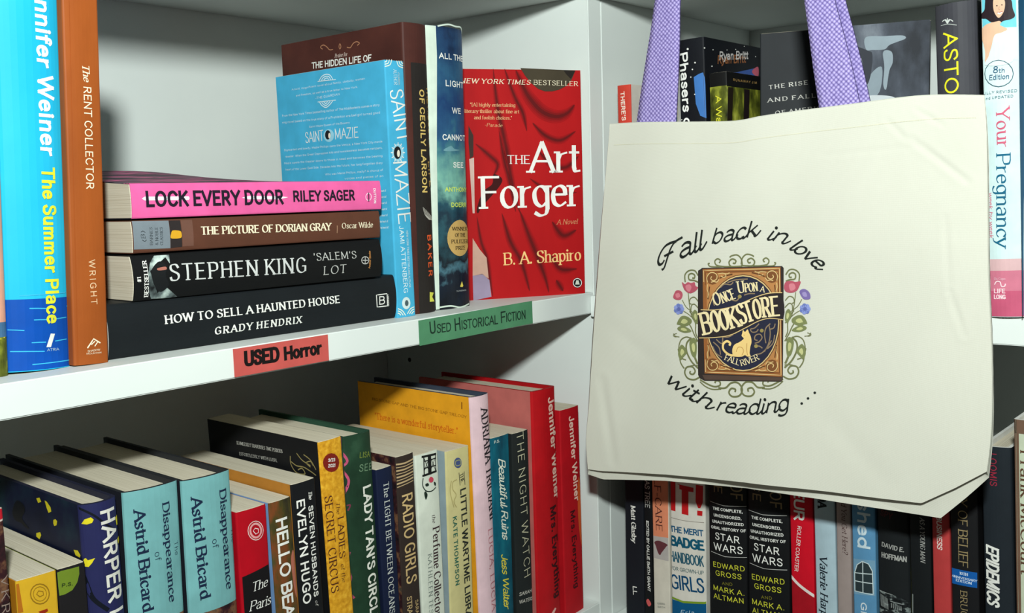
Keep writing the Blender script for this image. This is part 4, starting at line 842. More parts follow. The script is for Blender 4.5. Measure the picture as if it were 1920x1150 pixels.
  ('L','deco_line#5',(186,160,120),'S',2,[(-.00085,.18198),(.00755,.18241),(.01732,.18333)],.0007,0,0),
  ('L','deco_line#6',(186,160,120),'S',2,[(-.00103,.17938),(.00739,.18002),(.01716,.18091)],.00126,0,0),
  ('L','deco_line#7',(186,160,120),'S',2,[(-.0012,.17679),(.00722,.17762),(.017,.17849)],.0007,0,0)], 'book'),
('paperback_book', 'white paperback with black iron gate and rose print', 'books on the lower left shelf', [-.23286,.004,-.305], [0,-.01206,0], .02506, .19723, .14, 'p1', [(214,220,206),(214,220,206),(120,160,190),(232,232,226)], [
  ('L','iron_gate_print',(26,28,28),'S',2,[(.00626,.19521),(.02297,.19395)],.00174,0,0),
  ('L','iron_gate_print',(26,28,28),'S',2,[(.00615,.17981),(.02254,.17999)],.00175,0,0),
  ('L','iron_gate_print',(26,28,28),'S',2,[(.00858,.19557),(.00812,.17932)],.00116,0,0),
  ('L','iron_gate_print',(26,28,28),'S',2,[(.01475,.19528),(.01429,.17893)],.00381,0,0),
  ('L','iron_gate_print',(26,28,28),'S',2,[(.02217,.19379),(.02155,.17943)],.00104,0,0),
  ('L','iron_gate_print',(26,28,28),'S',2,[(.00829,.19114),(.01446,.19081)],.00087,0,0),
  ('L','iron_gate_print',(26,28,28),'S',2,[(.0157,.19075),(.02197,.19065)],.00088,0,0),
  ('L','iron_gate_print',(26,28,28),'S',2,[(.00837,.18548),(.01409,.18523)],.00088,0,0),
  ('L','iron_gate_print',(26,28,28),'S',2,[(.01533,.18516),(.02159,.1848)],.00089,0,0),
  ('L','iron_gate_print',(26,28,28),'S',2,[(.00889,.19325),(.01356,.18195)],.00058,0,0),
  ('L','iron_gate_print',(26,28,28),'S',2,[(.01426,.19256),(.00822,.18325)],.00059,0,0),
  ('L','iron_gate_print',(26,28,28),'S',2,[(.01583,.19276),(.02131,.18063)],.00059,0,0),
  ('L','iron_gate_print',(26,28,28),'S',2,[(.02205,.19188),(.01513,.18214)],.00059,0,0),
  ('L','rose_print',(30,44,36),'S',2,[(.00679,.17796),(.00608,.17192),(.00945,.16685),(.01558,.16526),(.02074,.16702)],.00088,1,0),
  ('P','rose_print',(200,70,90),'S',3,[(.01285,.17588),(.01511,.17702),(.01781,.17521),(.01766,.17296),(.0151,.17224),(.01301,.17368)],1),
  ('P','rose_print',(30,44,36),'S',3,[(.00704,.16544),(.00867,.16672),(.01047,.1634),(.00838,.15997)],1),
  ('P','rose_print',(30,44,36),'S',3,[(.00858,.17241),(.0114,.17283),(.01251,.17084),(.00969,.17043)],1),
  ('P','rose_print',(30,44,36),'S',3,[(.0184,.1722),(.02065,.17049),(.02019,.16831),(.01869,.1695)],1),
  ('T','title_lettering',(60,40,44),'S',2,'Perfume Collector','se',.01453,.13479,-1.602,.07377,.00821,.12,0),
  ('T','title_lettering',(60,40,44),'S',2,'the','si',.0143,.14578,-1.5025,.00705,.00366,.1,0),
  ('T','author_lettering',(120,130,124),'S',2,'KATHLEEN TESSARO','se',.00788,.11488,-1.6044,.06786,.00436,.2,0)], 'book'),
('paperback_book', 'cream paperback with green author name and small round blue stamp', 'books on the lower left shelf', [-.20283,.004,-.30479], [0,.00768,0], .02764, .19288, .145, 'p1', [(206,196,140),(150,166,170),(206,196,140),(232,232,226)], [
  ('T','title_lettering',(40,44,40),'S',2,'LITTLE WARTIME LIBRARY','sb',.01479,.15851,-1.55,.12461,.00734,.16,0),
  ('T','title_lettering',(40,44,40),'S',2,'THE','se',.01484,.17138,-1.3989,.0078,.00412,.1,0),
  ('L','title_rules',(60,60,50),'S',2,[(.01408,.17296),(.01477,.16203)],.00062,0,0),
  ('L','title_rules',(60,60,50),'S',2,[(.02057,.17244),(.02109,.16102)],.00063,0,0),
  ('T','author_lettering',(40,100,84),'S',2,'KATE THOMPSON','sb',.00543,.13741,-1.5579,.05833,.00457,.24,0),
  ('P','round_stamp',(70,84,130),'S',2,[(.01756,.18037),(.01715,.17876),(.01612,.17755),(.01464,.17691),(.01293,.17695),(.01125,.17766),(.00986,.17892),(.00897,.18055),(.00871,.18229),(.00912,.18389),(.01013,.1851),(.0116,.18575),(.01331,.18572),(.01499,.18503),(.01639,.18377),(.0173,.18213)],0),
  ('L','round_stamp',(160,160,110),'S',3,[(.01039,.18309),(.01535,.18319),(.01603,.17954),(.01106,.17946)],.00077,1,1),
  ('L','flourish',(170,158,104),'S',2,[(.01137,.16773),(.00671,.16648),(.00646,.16072),(.01,.15521),(.0073,.15002),(.01004,.14466)],.00078,1,0),
  ('L','flourish',(170,158,104),'S',2,[(.00514,.16801),(.0036,.15908),(.0071,.1454)],.00077,1,0)], 'book'),
('hardcover_book', 'pale pink spined hardcover in an orange yellow jacket', 'books on the lower left shelf', [-.16436,.004,-.305], [0,-.01538,0], .02266, .23202, .144, 'h3', [(222,190,198),(232,160,34),(222,190,198),(54,62,78)], [
  ('L','yellow_hinge',(232,160,50),'S',2,[(-.00663,.20431),(-.00512,.04711)],.00406,0,0),
  ('T','author_lettering',(40,36,40),'S',2,'ADRIANA TRIGIANI','se',.00926,.22052,-1.5138,.09795,.00968,.14,0),
  ('T','title_lettering',(180,110,120),'S',2,'LUCIA, LUCIA','se',.01196,.11536,-1.5678,.07327,.00636,.14,0),
  ('T','blurb_lettering',(120,70,20),'L',2,'BIG STONE GAP AND THE BIG STONE GAP TRILOGY','se',-.12492,.21652,-.0229,.11709,.00229,.1,0),
  ('T','blurb_lettering',(206,96,20),'L',2,'"There is a wonderful storyteller."','sen',-.12259,.1992,-.0057,.10417,.00589,.1,0),
  ('L','dust_jacket_mark',(120,70,20),'L',2,[(-.0123,.2271),(-.01267,.22111)],.00104,0,0)], 'book'),
('paperback_book', 'teal paperback with white and yellow handwritten script', 'books on the lower left shelf', [-.14608,.004,-.305], [0,-.00027,0], .0234, .19274, .135, 'p1', ['ruins','ruins',(16,70,84),(232,232,226)], [
  ('T','series_lettering',(200,210,200),'S',2,'P.S.','sb',.00353,.1878,.0153,.0065,.00253,.1,0),
  ('T','title_lettering',(226,230,214),'S',2,'Beautiful Ruins','sc',.00765,.17416,-1.5418,.07231,.00903,.02,0),
  ('T','author_lettering',(226,210,70),'S',2,'Jess Walter','sc',.00766,.08878,-1.5426,.04944,.00837,.02,0)], 'book'),
('paperback_book', 'charcoal paperback with thin white sans title', 'books on the lower left shelf', [-.11852,.004,-.305], [0,-.0003,0], .02203, .1911, .14, 'p1', [(34,38,38),(34,38,38),(34,38,38),(232,232,226)], [
  ('T','title_lettering',(204,200,170),'S',2,'THE NIGHT WATCH','sl',.00539,.19096,-1.5353,.13317,.00907,.2,0),
  ('T','author_lettering',(220,216,206),'S',2,'SARAH','sn',.00304,.04357,-.1005,.017,.00323,.1,0),
  ('T','author_lettering',(220,216,206),'S',2,'WATERS','sn',.00273,.0366,-.1298,.01903,.0032,.1,0)], 'book'),
('hardcover_book', 'tall red hardcover with white and black lettering', 'books on the lower left shelf', [-.08796,.004,-.305], [0,-.00267,0], .03399, .22329, .145, 'h2.5', [(184,20,28),(190,104,98),(184,20,28),(160,14,22)], [
  ('T','author_lettering',(246,206,190),'S',2,'Jennifer Weiner','sb',.02021,.21392,-1.5068,.09567,.01009,.1,0),
  ('T','title_lettering',(60,20,24),'S',2,'Mrs. Everything','sb',.01893,.1123,-1.5226,.0874,.01017,.16,0),
  ('P','pale_mark',(246,190,180),'S',1,[(.01724,.01263),(.02261,.01588),(.02507,.01449),(.02027,.01023)],0)], 'book'),
('paperback_book', 'smaller red paperback with white and black lettering at the right end', 'books on the lower left shelf', [-.04845,.004,-.305], [0,-.00752,0], .02872, .1993, .135, 'p1', [(180,20,30),(180,20,30),(180,20,30),(226,196,190)], [
  ('T','author_lettering',(246,206,190),'S',2,'Jennifer Weiner','sb',.01179,.19097,-1.5054,.0824,.00813,.1,0),
  ('T','title_lettering',(60,20,24),'S',2,'Mrs. Everything','sb',.01014,.10079,-1.5283,.07628,.00738,.16,0),
  ('L','worn_spine_edge',(240,220,206),'S',2,[(-.00243,.14295),(-.00232,.08635)],.00173,0,0),
  ('P','orange_patch',(214,90,40),'S',1,[(.02358,.1232),(.02704,.12641),(.02894,.06844),(.02655,.06501),(.0228,.09077)],1)], 'book'),
('paperback_book', 'small red spined book with white letters beside the cabinet panel', 'books on the upper right shelf', [.02,-.01757,-.003], [0,-.00664,-1.5708], .01479, .19422, .12, 'p1.5', [(200,64,50),(214,206,196),(214,206,196),(232,232,226)], [
  ('T','title_lettering',(240,226,210),'S',2,"THERE'S",'sb',.00448,.18797,-1.5363,.02598,.00454,.14,0)], 'book'),
('paperback_book', 'pale spined book with orange and teal bands behind the lilac strap', 'books on the upper right shelf', [.035,-.06128,-.003], [0,-.02029,-1.5708], .01402, .22441, .13, 'p1', [(226,214,196),(232,232,226),(232,232,226),(232,232,226)], [
  ('P','orange_band',(220,140,30),'S',1,[(-.00432,.18833),(.01505,.18804),(.01461,.17496),(.01303,.17297),(-.00485,.17366)],0),
  ('P','teal_band',(30,120,116),'S',2,[(-.00485,.17366),(.01017,.18189),(.0137,.17398),(.01349,.12633),(-.0065,.12767)],0)], 'book'),
('hardcover_book', 'black starry hardcover with white rounded title', 'books on the upper right shelf', [.04,-.07495,-.003], [0,-.02623,-1.5708], .0273, .23059, .15, 'h1.5', [(20,22,28),(20,22,28),(20,22,28),(232,232,226)], [
  ('T','title_lettering',(244,244,240),'S',2,'Phasers on Stun!','sb',.00194,.21912,-1.5318,.11371,.00945,.1,0),
  ('P','star_prints',(232,232,226),'S',1,[(.01266,.22168),(.01231,.22105),(.01151,.22089),(.01074,.22128),(.01044,.222),(.01079,.22262),(.01158,.22279),(.01236,.2224)],0),
  ('P','star_prints',(232,232,226),'S',1,[(.01642,.20319),(.01618,.20277),(.01565,.20265),(.01514,.2029),(.01494,.20338),(.01517,.2038),(.0157,.20392),(.01622,.20367)],0),
  ('P','star_prints',(232,232,226),'S',1,[(.01444,.19662),(.01424,.19626),(.0138,.19616),(.01337,.19637),(.01321,.19677),(.0134,.19712),(.01384,.19722),(.01427,.19701)],0),
  ('P','star_prints',(232,232,226),'S',1,[(.01933,.20877),(.01906,.20828),(.01845,.20814),(.01785,.20844),(.01762,.20899),(.01789,.20948),(.0185,.20962),(.0191,.20932)],0),
  ('P','star_prints',(232,232,226),'S',1,[(.01781,.18095),(.01762,.18059),(.01718,.18048),(.01675,.18069),(.01658,.18108),(.01678,.18144),(.01722,.18155),(.01765,.18134)],0),
  ('P','star_prints',(232,232,226),'S',1,[(.00304,.15988),(.00284,.15952),(.00239,.1594),(.00195,.1596),(.00178,.16),(.00198,.16037),(.00243,.16048),(.00287,.16028)],0),
  ('P','blue_planet',(66,120,190),'S',1,[(.01678,.19633),(.02203,.19865),(.02572,.19946),(.02837,.18855),(.02731,.15892),(.0219,.16159),(.018,.17269)],0),
  ('P','cover_stars',(232,232,226),'R',1,[(.00349,.22088),(.00301,.22032),(.00194,.22001),(.00089,.22013),(.00049,.22061),(.00096,.22118),(.00203,.22149),(.00308,.22137)],0),
  ('P','cover_stars',(232,232,226),'R',1,[(.01839,.22062),(.01804,.22021),(.01725,.21998),(.01649,.22007),(.01619,.22042),(.01653,.22083),(.01732,.22106),(.01809,.22097)],0),
  ('P','cover_stars',(232,232,226),'R',1,[(.04422,.22269),(.04393,.22236),(.04328,.22217),(.04264,.22224),(.04239,.22253),(.04268,.22286),(.04333,.22305),(.04397,.22298)],0),
  ('P','cover_stars',(232,232,226),'R',1,[(.01572,.20575),(.0153,.20526),(.01436,.205),(.01344,.20512),(.01309,.20555),(.0135,.20603),(.01444,.20629),(.01536,.20617)],0),
  ('P','cover_stars',(232,232,226),'R',1,[(.06101,.22473),(.06071,.22439),(.06004,.2242),(.05938,.22427),(.05912,.22456),(.05942,.2249),(.06009,.22509),(.06075,.22502)],0),
  ('P','cover_stars',(232,232,226),'R',1,[(.07814,.22905),(.07783,.22871),(.07714,.22851),(.07647,.22858),(.0762,.22888),(.0765,.22922),(.0772,.22941),(.07787,.22935)],0),
  ('P','cover_stars',(232,232,226),'R',1,[(.10075,.22141),(.10044,.22106),(.09972,.22086),(.09902,.22094),(.09874,.22124),(.09906,.22159),(.09977,.22178),(.10047,.22171)],0),
  ('T','cover_author',(206,202,200),'R',3,'Ryan Britt','sbi',.02802,.21209,.0969,.05575,.0079,.1,0),
  ('T','cover_author',(150,96,60),'R',2,'Ryan Britt','sbi',.02468,.20837,.0987,.05427,.00787,.1,0),
  ('P','blue_planet_cover',(60,90,160),'R',1,[(.05998,.20359),(.10418,.21137),(.10491,.20223),(.04598,.20258)],0),
  ('P','blue_planet_cover',(190,90,110),'R',2,[(.09147,.207),(.09915,.21099),(.10469,.21141),(.10422,.20333),(.095,.20384)],1)], 'book'),
('paperback_book', 'small black and mossy green paperback tucked by the starry hardcover', 'books on the upper right shelf', [.03652,-.1082,-.003], [0,-.02375,-1.5708], .01757, .19776, .105, 'p1', ['forest',(30,30,20),'forest',(232,232,226)], [
  ('P','black_top_band',(18,18,18),'S',1,[(0,.18588),(.01757,.18588),(.01757,.19776),(0,.19776)],0),
  ('P','black_cover_band',(18,18,18),'R',1,[(0,.18513),(.105,.18513),(.105,.19776),(0,.19776)],0),
  ('T','title_lettering',(226,220,60),'S',2,'A Walk','sn',.00623,.17758,-1.5637,.03074,.00569,.1,0),
  ('P','dark_trunks',(34,26,16),'R',1,[(.00215,.18437),(.01158,.18464),(.0077,.15451),(-.00106,.1542)],0),
  ('P','dark_trunks',(30,20,22),'R',1,[(.03176,.18449),(.04212,.18435),(.03942,.15565),(.02904,.15528)],0),
  ('T','cover_lettering',(186,150,90),'R',3,'RUNAWAY JIM','sb',.01122,.19017,.0028,.04483,.00216,.3,0)], 'book'),
('paperback_book', 'large dark grey book face out with a grey portrait photograph', 'books on the upper right shelf', [.11604,-.11599,-.003], [0,0,-2.77825], .03, .23438, .1435, 'p', [(38,41,45),(38,41,45),(38,41,45),(232,232,226)], [
  ('P','portrait_photograph','bw','R',1,[(.07519,.01),(.1425,.01),(.1425,.2352),(.07519,.2352)],0),
  ('P','face_print',(190,196,200),'R',2,[(.0803,.2106),(.08531,.21075),(.08756,.20489),(.08748,.19034),(.08556,.18004),(.08665,.16847),(.08061,.16777),(.07837,.19929)],1),
  ('P','face_print',(44,48,58),'R',3,[(.07825,.21595),(.08427,.21653),(.09228,.21282),(.09629,.20943),(.09544,.19397),(.09254,.18377),(.08853,.18507),(.08838,.20275),(.08432,.21031),(.0793,.21068)],1),
  ('P','hat_print',(150,164,174),'R',2,[(.09069,.2243),(.10603,.22411),(.1207,.22346),(.12316,.22072),(.11589,.21822),(.11004,.21611),(.10614,.21282),(.09626,.21304),(.09108,.21395)],1),
  ('P','coat_print',(150,164,174),'R',2,[(.10518,.21083),(.11207,.21032),(.11295,.20101),(.11028,.19399),(.10798,.17865),(.10547,.18295),(.1063,.19736)],1),
  ('P','coat_print',(140,154,164),'R',2,[(.09643,.1939),(.10433,.1975),(.10255,.17691),(.09266,.17021),(.09055,.18181)],1),
  ('P','coat_print',(206,212,216),'R',3,[(.09263,.17335),(.1006,.17391),(.11249,.17216),(.11646,.16882),(.10661,.16836),(.09267,.16812)],1),
  ('L','face_print',(60,66,76),'R',4,[(.08035,.20384),(.08285,.20522),(.08537,.2038)],.00096,1,0),
  ('P','face_print',(60,66,76),'R',4,[(.08399,.20015),(.08388,.19968),(.08353,.1993),(.08301,.19907),(.0824,.19902),(.08178,.19915),(.08126,.19946),(.0809,.19989),(.08078,.20038),(.0809,.20085),(.08124,.20123),(.08176,.20146),(.08238,.20151),(.08299,.20138),(.08352,.20107),(.08387,.20064)],0),
  ('T','title_lettering',(206,204,198),'R',3,'THE RISE','seb',.00832,.18461,.0691,.03401,.00365,.3,0),
  ('T','title_lettering',(206,204,198),'R',3,'AND FALL','seb',.00724,.17305,.0487,.04182,.00365,.3,0),
  ('T','title_lettering',(206,204,198),'R',3,'OF AMERICA','seb',.01393,.16136,.0627,.04552,.00365,.3,0)], 'book'),
('hardcover_book', 'tall black and grey hardcover with yellow title', 'books on the upper right shelf', [.004,-.31531,-.003], [0,-.04553,-1.5708], .029, .22388, .15, 'h6', [(62,62,68),(40,40,44),(16,16,18),(232,232,226)], [
  ('T','title_lettering',(228,222,40),'S',2,'ASTOR','sn',.00696,.20312,-1.5747,.05462,.01043,.12,0),
  ('L','leaf_emblem',(206,210,206),'S',2,[(.01051,.20979),(.00858,.2127),(.00654,.21195)],.00064,1,0),
  ('L','leaf_emblem',(206,210,206),'S',2,[(.01051,.20979),(.00958,.21252),(.00858,.21279)],.00064,1,0),
  ('L','leaf_emblem',(206,210,206),'S',2,[(.01051,.20979),(.01058,.21235),(.01061,.21362)],.00064,1,0),
  ('L','leaf_emblem',(206,210,206),'S',2,[(.01051,.20979),(.01158,.21217),(.01257,.21207)],.00064,1,0),
  ('L','leaf_emblem',(206,210,206),'S',2,[(.01051,.20979),(.01257,.21199),(.01453,.21053)],.00064,1,0),
  ('L','leaf_emblem',(190,196,190),'S',2,[(.00528,.20925),(.01033,.2094),(.01693,.20755)],.00037,1,0)], 'book'),
('paperback_book', 'large pale blue paperback with pink and blue title and a pink foot', 'books on the upper right shelf', [-.01,-.35224,-.003], [0,-.04624,-1.5708], .02409, .245, .16, 'p2.5', [(206,228,228),(206,228,228),(30,120,170),(232,232,226)], [
  ('P','sky_photograph',(110,198,214),'S',1,[(.0008,.19479),(.02259,.19479),(.02259,.245),(.0008,.245)],0),
  ('P','soft_white_print',(206,228,228),'S',2,[(-.0011,.19015),(.00705,.1964),(.01163,.20034),(.02438,.19904),(.02388,.17672),(-.00135,.18062)],0),
  ('P','woman_dress',(214,232,232),'S',4,[(.00901,.1956),(.01287,.19654),(.0195,.19616),(.01992,.1764),(.00247,.17621),(.00489,.18251),(.00778,.18965)],1),
  ('P','woman_print',(222,180,150),'S',3,[(.00864,.20605),(.01396,.20463),(.01274,.20202),(.0171,.19891),(.01556,.1973),(.01152,.19611),(.00863,.195),(.00686,.18885),(.00471,.18254),(.00387,.17791),(.00189,.17869),(.00223,.18484),(.00104,.19171),(-.00056,.19655),(-.00009,.20095),(.00272,.20379),(.00726,.20488)],1),
  ('P','woman_hair',(40,28,34),'S',4,[(.00412,.22341),(.01045,.22499),(.01658,.22192),(.02,.21753),(.02074,.2118),(.02194,.20693),(.01971,.205),(.01484,.20447),(.01367,.20374),(.01219,.20494),(.00726,.20488),(.00373,.20788),(.00058,.20892),(.0002,.21184),(.00253,.21425),(.0031,.21888)],1),
  ('P','woman_face',(222,180,150),'S',5,[(.00944,.22049),(.01346,.22084),(.01604,.21782),(.01592,.2127),(.01432,.20878),(.01232,.20699),(.01075,.20821),(.00906,.2121),(.00864,.21689)],1),
  ('L','woman_face',(250,244,240),'S',6,[(.01152,.21052),(.01274,.20954),(.01418,.2104)],.00069,1,0),
  ('L','woman_face',(176,80,80),'S',6,[(.011,.21099),(.01242,.21073),(.01455,.2109)],.0003,1,0),
  ('P','woman_face',(60,40,40),'S',6,[(.01163,.21519),(.01147,.21496),(.01109,.21492),(.01072,.2151),(.01057,.21539),(.01073,.21563),(.01111,.21567),(.01148,.21549)],0),
  ('P','woman_face',(60,40,40),'S',6,[(.01483,.21515),(.01467,.21492),(.01429,.21488),(.01392,.21506),(.01377,.21535),(.01393,.21559),(.01431,.21563),(.01468,.21545)],0),
  ('L','woman_face',(196,140,116),'S',6,[(.01269,.21462),(.01229,.21282),(.01299,.21231)],.0003,1,0),
  ('L','edition_circle',(60,90,104),'S',5,[(.02017,.16808),(.0194,.16477),(.01734,.16215),(.01431,.16062),(.01074,.16043),(.00719,.16161),(.0042,.16399),(.00223,.16722),(.0016,.17079),(.00241,.17415),(.00452,.17678),(.00761,.17827),(.01118,.1784),(.0147,.17718),(.01764,.17478),(.01955,.17159)],.00048,0,1),
  ('T','edition_lettering',(50,90,120),'S',5,'8','sn',.00748,.17013,-.0818,.00297,.00474,.1,0),
  ('T','edition_lettering',(50,90,120),'S',5,'th','sn',.01106,.16979,-.0738,.00393,.00321,.1,0),
  ('T','edition_lettering',(50,90,120),'S',5,'Edition','sn',.00465,.16576,-.0684,.01291,.0036,.1,0),
  ('T','edition_lettering',(80,110,124),'S',5,'FULLY REVISED','sn',-.0016,.15664,-.053,.02372,.00181,.2,0),
  ('T','edition_lettering',(80,110,124),'S',5,'and UPDATED','sn',.00049,.15271,-.031,.01923,.00181,.2,0),
  ('T','title_lettering',(206,92,120),'S',2,'Your','se',.00861,.14553,-1.5679,.02686,.00875,.08,0),
  ('T','title_lettering',(20,98,130),'S',2,'Pregnancy','se',.00806,.11457,-1.5954,.06507,.00925,.06,0),
  ('T','subtitle_lettering',(206,110,130),'S',2,'week by week','sni',.00187,.08795,-1.5757,.03161,.00299,.1,0),
  ('P','pink_foot',(214,176,178),'S',1,[(.0006,.0005),(.02349,.0005),(.02349,.04101),(.0006,.04101)],0),
  ('P','pink_foot',(206,118,140),'S',2,[(.0006,.0005),(.02349,.0005),(.02349,.0328),(.0006,.0328)],0),
  ('P','pink_foot',(196,88,118),'S',3,[(.0006,.0005),(.02349,.0005),(.02349,.01854),(.0006,.01854)],0),
  ('T','publisher_lettering',(244,214,220),'S',5,'LIFE','sb',.00413,.01695,-.0058,.0074,.00325,.16,0),
  ('T','publisher_lettering',(244,214,220),'S',5,'LONG','sb',.00403,.0128,-.002,.00767,.00325,.16,0),
  ('T','publisher_lettering',(230,180,196),'S',5,'Da Capo','sn',.00436,.02642,-.0145,.00766,.00177,.1,0),
  ('L','publisher_lettering',(244,214,220),'S',5,[(.00456,.02302),(.00599,.02522),(.00844,.02489),(.00933,.02193),(.01137,.02191),(.01196,.02367)],.00071,1,0),
  ('P','cover_side_print',(10,96,140),'R',1,[(.00136,.21692),(.01519,.21865),(-.0046,.00177),(-.00735,.00207)],0)], 'book'),
('paperback_book', 'slim black paperback with white serif author name at the left end', 'books on the lower right shelf', [.012,-.02246,-.32492], [0,.00382,-1.5708], .02074, .19, .14, 'p', [(24,27,34),(24,27,34),(24,27,34),(232,232,226)], [
  ('T','author_lettering',(226,226,220),'S',2,'Matt Glasby','seb',.00713,.11984,-1.5521,.03577,.00525,.08,0),
  ('T','publisher_lettering',(232,232,226),'S',2,'LL','sb',.00804,.04014,-1.5112,.00826,.00471,.06,0)], 'book'),
('paperback_book', 'narrow black paperback with small white capitals and a red bird', 'books on the lower right shelf', [.012,-.04394,-.32495], [0,.00543,-1.5708], .00865, .2, .14, 'p', [(18,20,22),(18,20,22),(18,20,22),(232,232,226)], [
  ('T','title_lettering',(180,180,176),'S',2,'CHRISTMAS TREE','sn',.00134,.17611,-1.5666,.0549,.00539,.12,0),
  ('T','author_lettering',(226,226,220),'S',2,'EDITED BY CALLIE SMITH GRANT','sb',.00262,.1083,-1.5564,.06902,.00303,.12,0),
  ('P','bird_emblem',(206,90,90),'S',1,[(.00167,.02878),(.00412,.0314),(.0071,.02748),(.00586,.02476),(.00374,.02462)],1)], 'book'),
('paperback_book', 'cream paperback with peach upper spine', 'books on the lower right shelf', [.01,-.05568,-.325], [0,-.00385,-1.5708], .01783, .2, .14, 'p', [(206,200,186),(206,200,186),(206,200,186),(232,232,226)], [
  ('P','peach_panel',(216,134,100),'S',1,[(-.00207,.22098),(.01831,.22322),(.01701,.09687),(.00068,.09583)],0),
  ('P','photo_band',(176,170,166),'S',1,[(.00068,.09583),(.01701,.09687),(.01704,.07449),(.00025,.07441)],0),
  ('P','photo_band',(96,50,56),'S',2,[(.0019,.08994),(.00712,.09229),(.01587,.09044),(.01436,.08754),(.00985,.08141),(.00804,.07868),(.00571,.08054),(.00331,.08657)],1),
  ('T','title_lettering',(80,40,36),'S',2,'SELF-CARE','se',.00241,.16665,-1.5454,.06497,.0071,.08,0),
  ('T','publisher_lettering',(140,140,132),'S',2,'GIBBS','sb',.00412,.02961,.165,.00843,.00183,.1,0),
  ('T','publisher_lettering',(140,140,132),'S',2,'SMITH','sb',.00435,.02636,.1518,.00841,.00184,.1,0)], 'book'),
('paperback_book', 'white paperback with red, blue and green stacked title', 'books on the lower right shelf', [.008,-.07629,-.325], [0,-.00202,-1.5708], .03634, .205, .14, 'p1', [(214,210,200),(214,210,200),(214,210,200),(232,232,226)], [
  ('P','big_title',(190,26,30),'S',1,[(.00023,.15222),(.00595,.1524),(.00552,.12454),(-.00021,.12476)],0),
  ('P','big_title',(190,26,30),'S',1,[(.01017,.15006),(.01012,.14652),(.01266,.14619),(.01233,.12364),(.01937,.12343),(.01968,.14587),(.02483,.146),(.02489,.15026),(.00735,.15086)],0),
  ('P','big_title',(190,26,30),'S',1,[(.02728,.1534),(.03443,.15334),(.03397,.13786),(.03143,.13217),(.02922,.13202),(.02681,.13784)],0),
  ('P','big_title',(190,26,30),'S',1,[(.02836,.12961),(.0336,.12982),(.03327,.12527),(.02831,.12509)],0),
  ('L','thin_rule',(120,110,100),'S',2,[(-.00033,.11771),(.01394,.1176),(.03512,.11937)],.00037,0,0),
  ('T','title_lettering',(10,80,120),'S',2,'THE MERIT','sb',-.00025,.10426,.0625,.03447,.00589,.08,0),
  ('T','title_lettering',(16,84,110),'S',2,'BADGE','sx',-.00018,.09103,.0548,.03477,.00979,.08,0),
  ('T','title_lettering',(40,90,110),'S',2,'HANDBOOK','sn',-.00071,.07582,.0618,.03487,.01009,.08,0),
  ('T','title_lettering',(50,90,96),'S',2,'FOR GROWN-UP','sn',-.00055,.0677,.0783,.03494,.00362,.08,0),
  ('T','title_lettering',(10,70,110),'S',2,'GIRLS','sn',-.00026,.0496,.0981,.03506,.01395,.08,0),
  ('P','blue_foot',(8,84,130),'S',1,[(-.00304,.03955),(.01282,.03889),(.03811,.04386),(.03793,-.03497),(-.00447,-.04792)],0),
  ('L','green_rule',(120,150,40),'S',2,[(-.00229,.04104),(.01283,.0398),(.03812,.04475)],.00196,0,0),
  ('T','author_lettering',(190,214,226),'S',2,'Erla','sc',.00921,.02697,.2164,.01518,.00429,.1,0)], 'book'),
('paperback_book', 'black paperback with white and yellow stacked capitals next to the white paperback', 'books on the lower right shelf', [0,-.11997,-.325], [0,-.00263,-1.5708], .03706, .225, .14, 'p2.5', [(18,19,21),(18,19,21),(18,19,21),(232,232,226)], [
  ('T','title_lettering',(232,232,226),'S',2,'THE COMPLETE,','sb',.0049,.13621,.057,.02888,.00269,.2,0),
  ('T','title_lettering',(232,232,226),'S',2,'UNCENSORED,','sb',.00577,.13025,.0523,.02692,.0027,.2,0),
  ('T','title_lettering',(232,232,226),'S',2,'UNAUTHORIZED','sb',.00396,.12426,.0721,.03053,.00269,.2,0),
  ('T','title_lettering',(232,232,226),'S',2,'ORAL HISTORY OF','sb',.00282,.11863,.072,.03343,.00269,.2,0),
  ('T','title_lettering',(232,232,226),'S',2,'STAR','sn',.00728,.10967,.016,.0234,.00647,.2,0),
  ('T','title_lettering',(232,232,226),'S',2,'WARS','sn',.00583,.09976,.0427,.02764,.0067,.2,0),
  ('T','author_lettering',(206,206,60),'S',2,'EDWARD','sn',.00459,.0839,.0621,.03062,.00472,.2,0),
  ('T','author_lettering',(206,206,60),'S',2,'GROSS','sn',.00719,.07655,.0615,.0251,.00474,.2,0),
  ('T','author_lettering',(130,124,40),'S',2,'AND','sn',.01407,.06946,.1348,.01014,.0027,.2,0),
  ('T','author_lettering',(206,206,60),'S',2,'MARK A.','sn',.00462,.06227,.0443,.0304,.00478,.2,0),
  ('T','author_lettering',(206,206,60),'S',2,'ALTMAN','sn',.00507,.05465,.0662,.02915,.00477,.2,0),
  ('L','thin_rules',(190,190,186),'S',2,[(.00176,.143),(.0161,.14189),(.03735,.1445)],.00047,0,0),
  ('L','thin_rules',(190,190,186),'S',2,[(.00231,.09729),(.01698,.09597),(.03729,.09862)],.00047,0,0),
  ('T','gold_lettering',(130,112,80),'S',2,'FORCE','sn',.00608,.19498,-1.5692,.04218,.00874,.2,0),
  ('T','gold_lettering',(130,112,80),'S',2,'OF','sn',.02257,.16316,-1.5412,.01353,.01091,.2,0)], 'book'),
('paperback_book', 'black paperback with white and yellow stacked capitals next to the red paperback', 'books on the lower right shelf', [0,-.15886,-.325], [0,-.00723,-1.5708], .03815, .225, .14, 'p2.5', [(18,19,21),(18,19,21),(18,19,21),(232,232,226)], [
  ('T','title_lettering',(232,232,226),'S',2,'THE COMPLETE,','sb',.00395,.13485,.0539,.02869,.00275,.2,0),
  ('T','title_lettering',(232,232,226),'S',2,'UNCENSORED,','sb',.00481,.12869,.0491,.02675,.00276,.2,0),
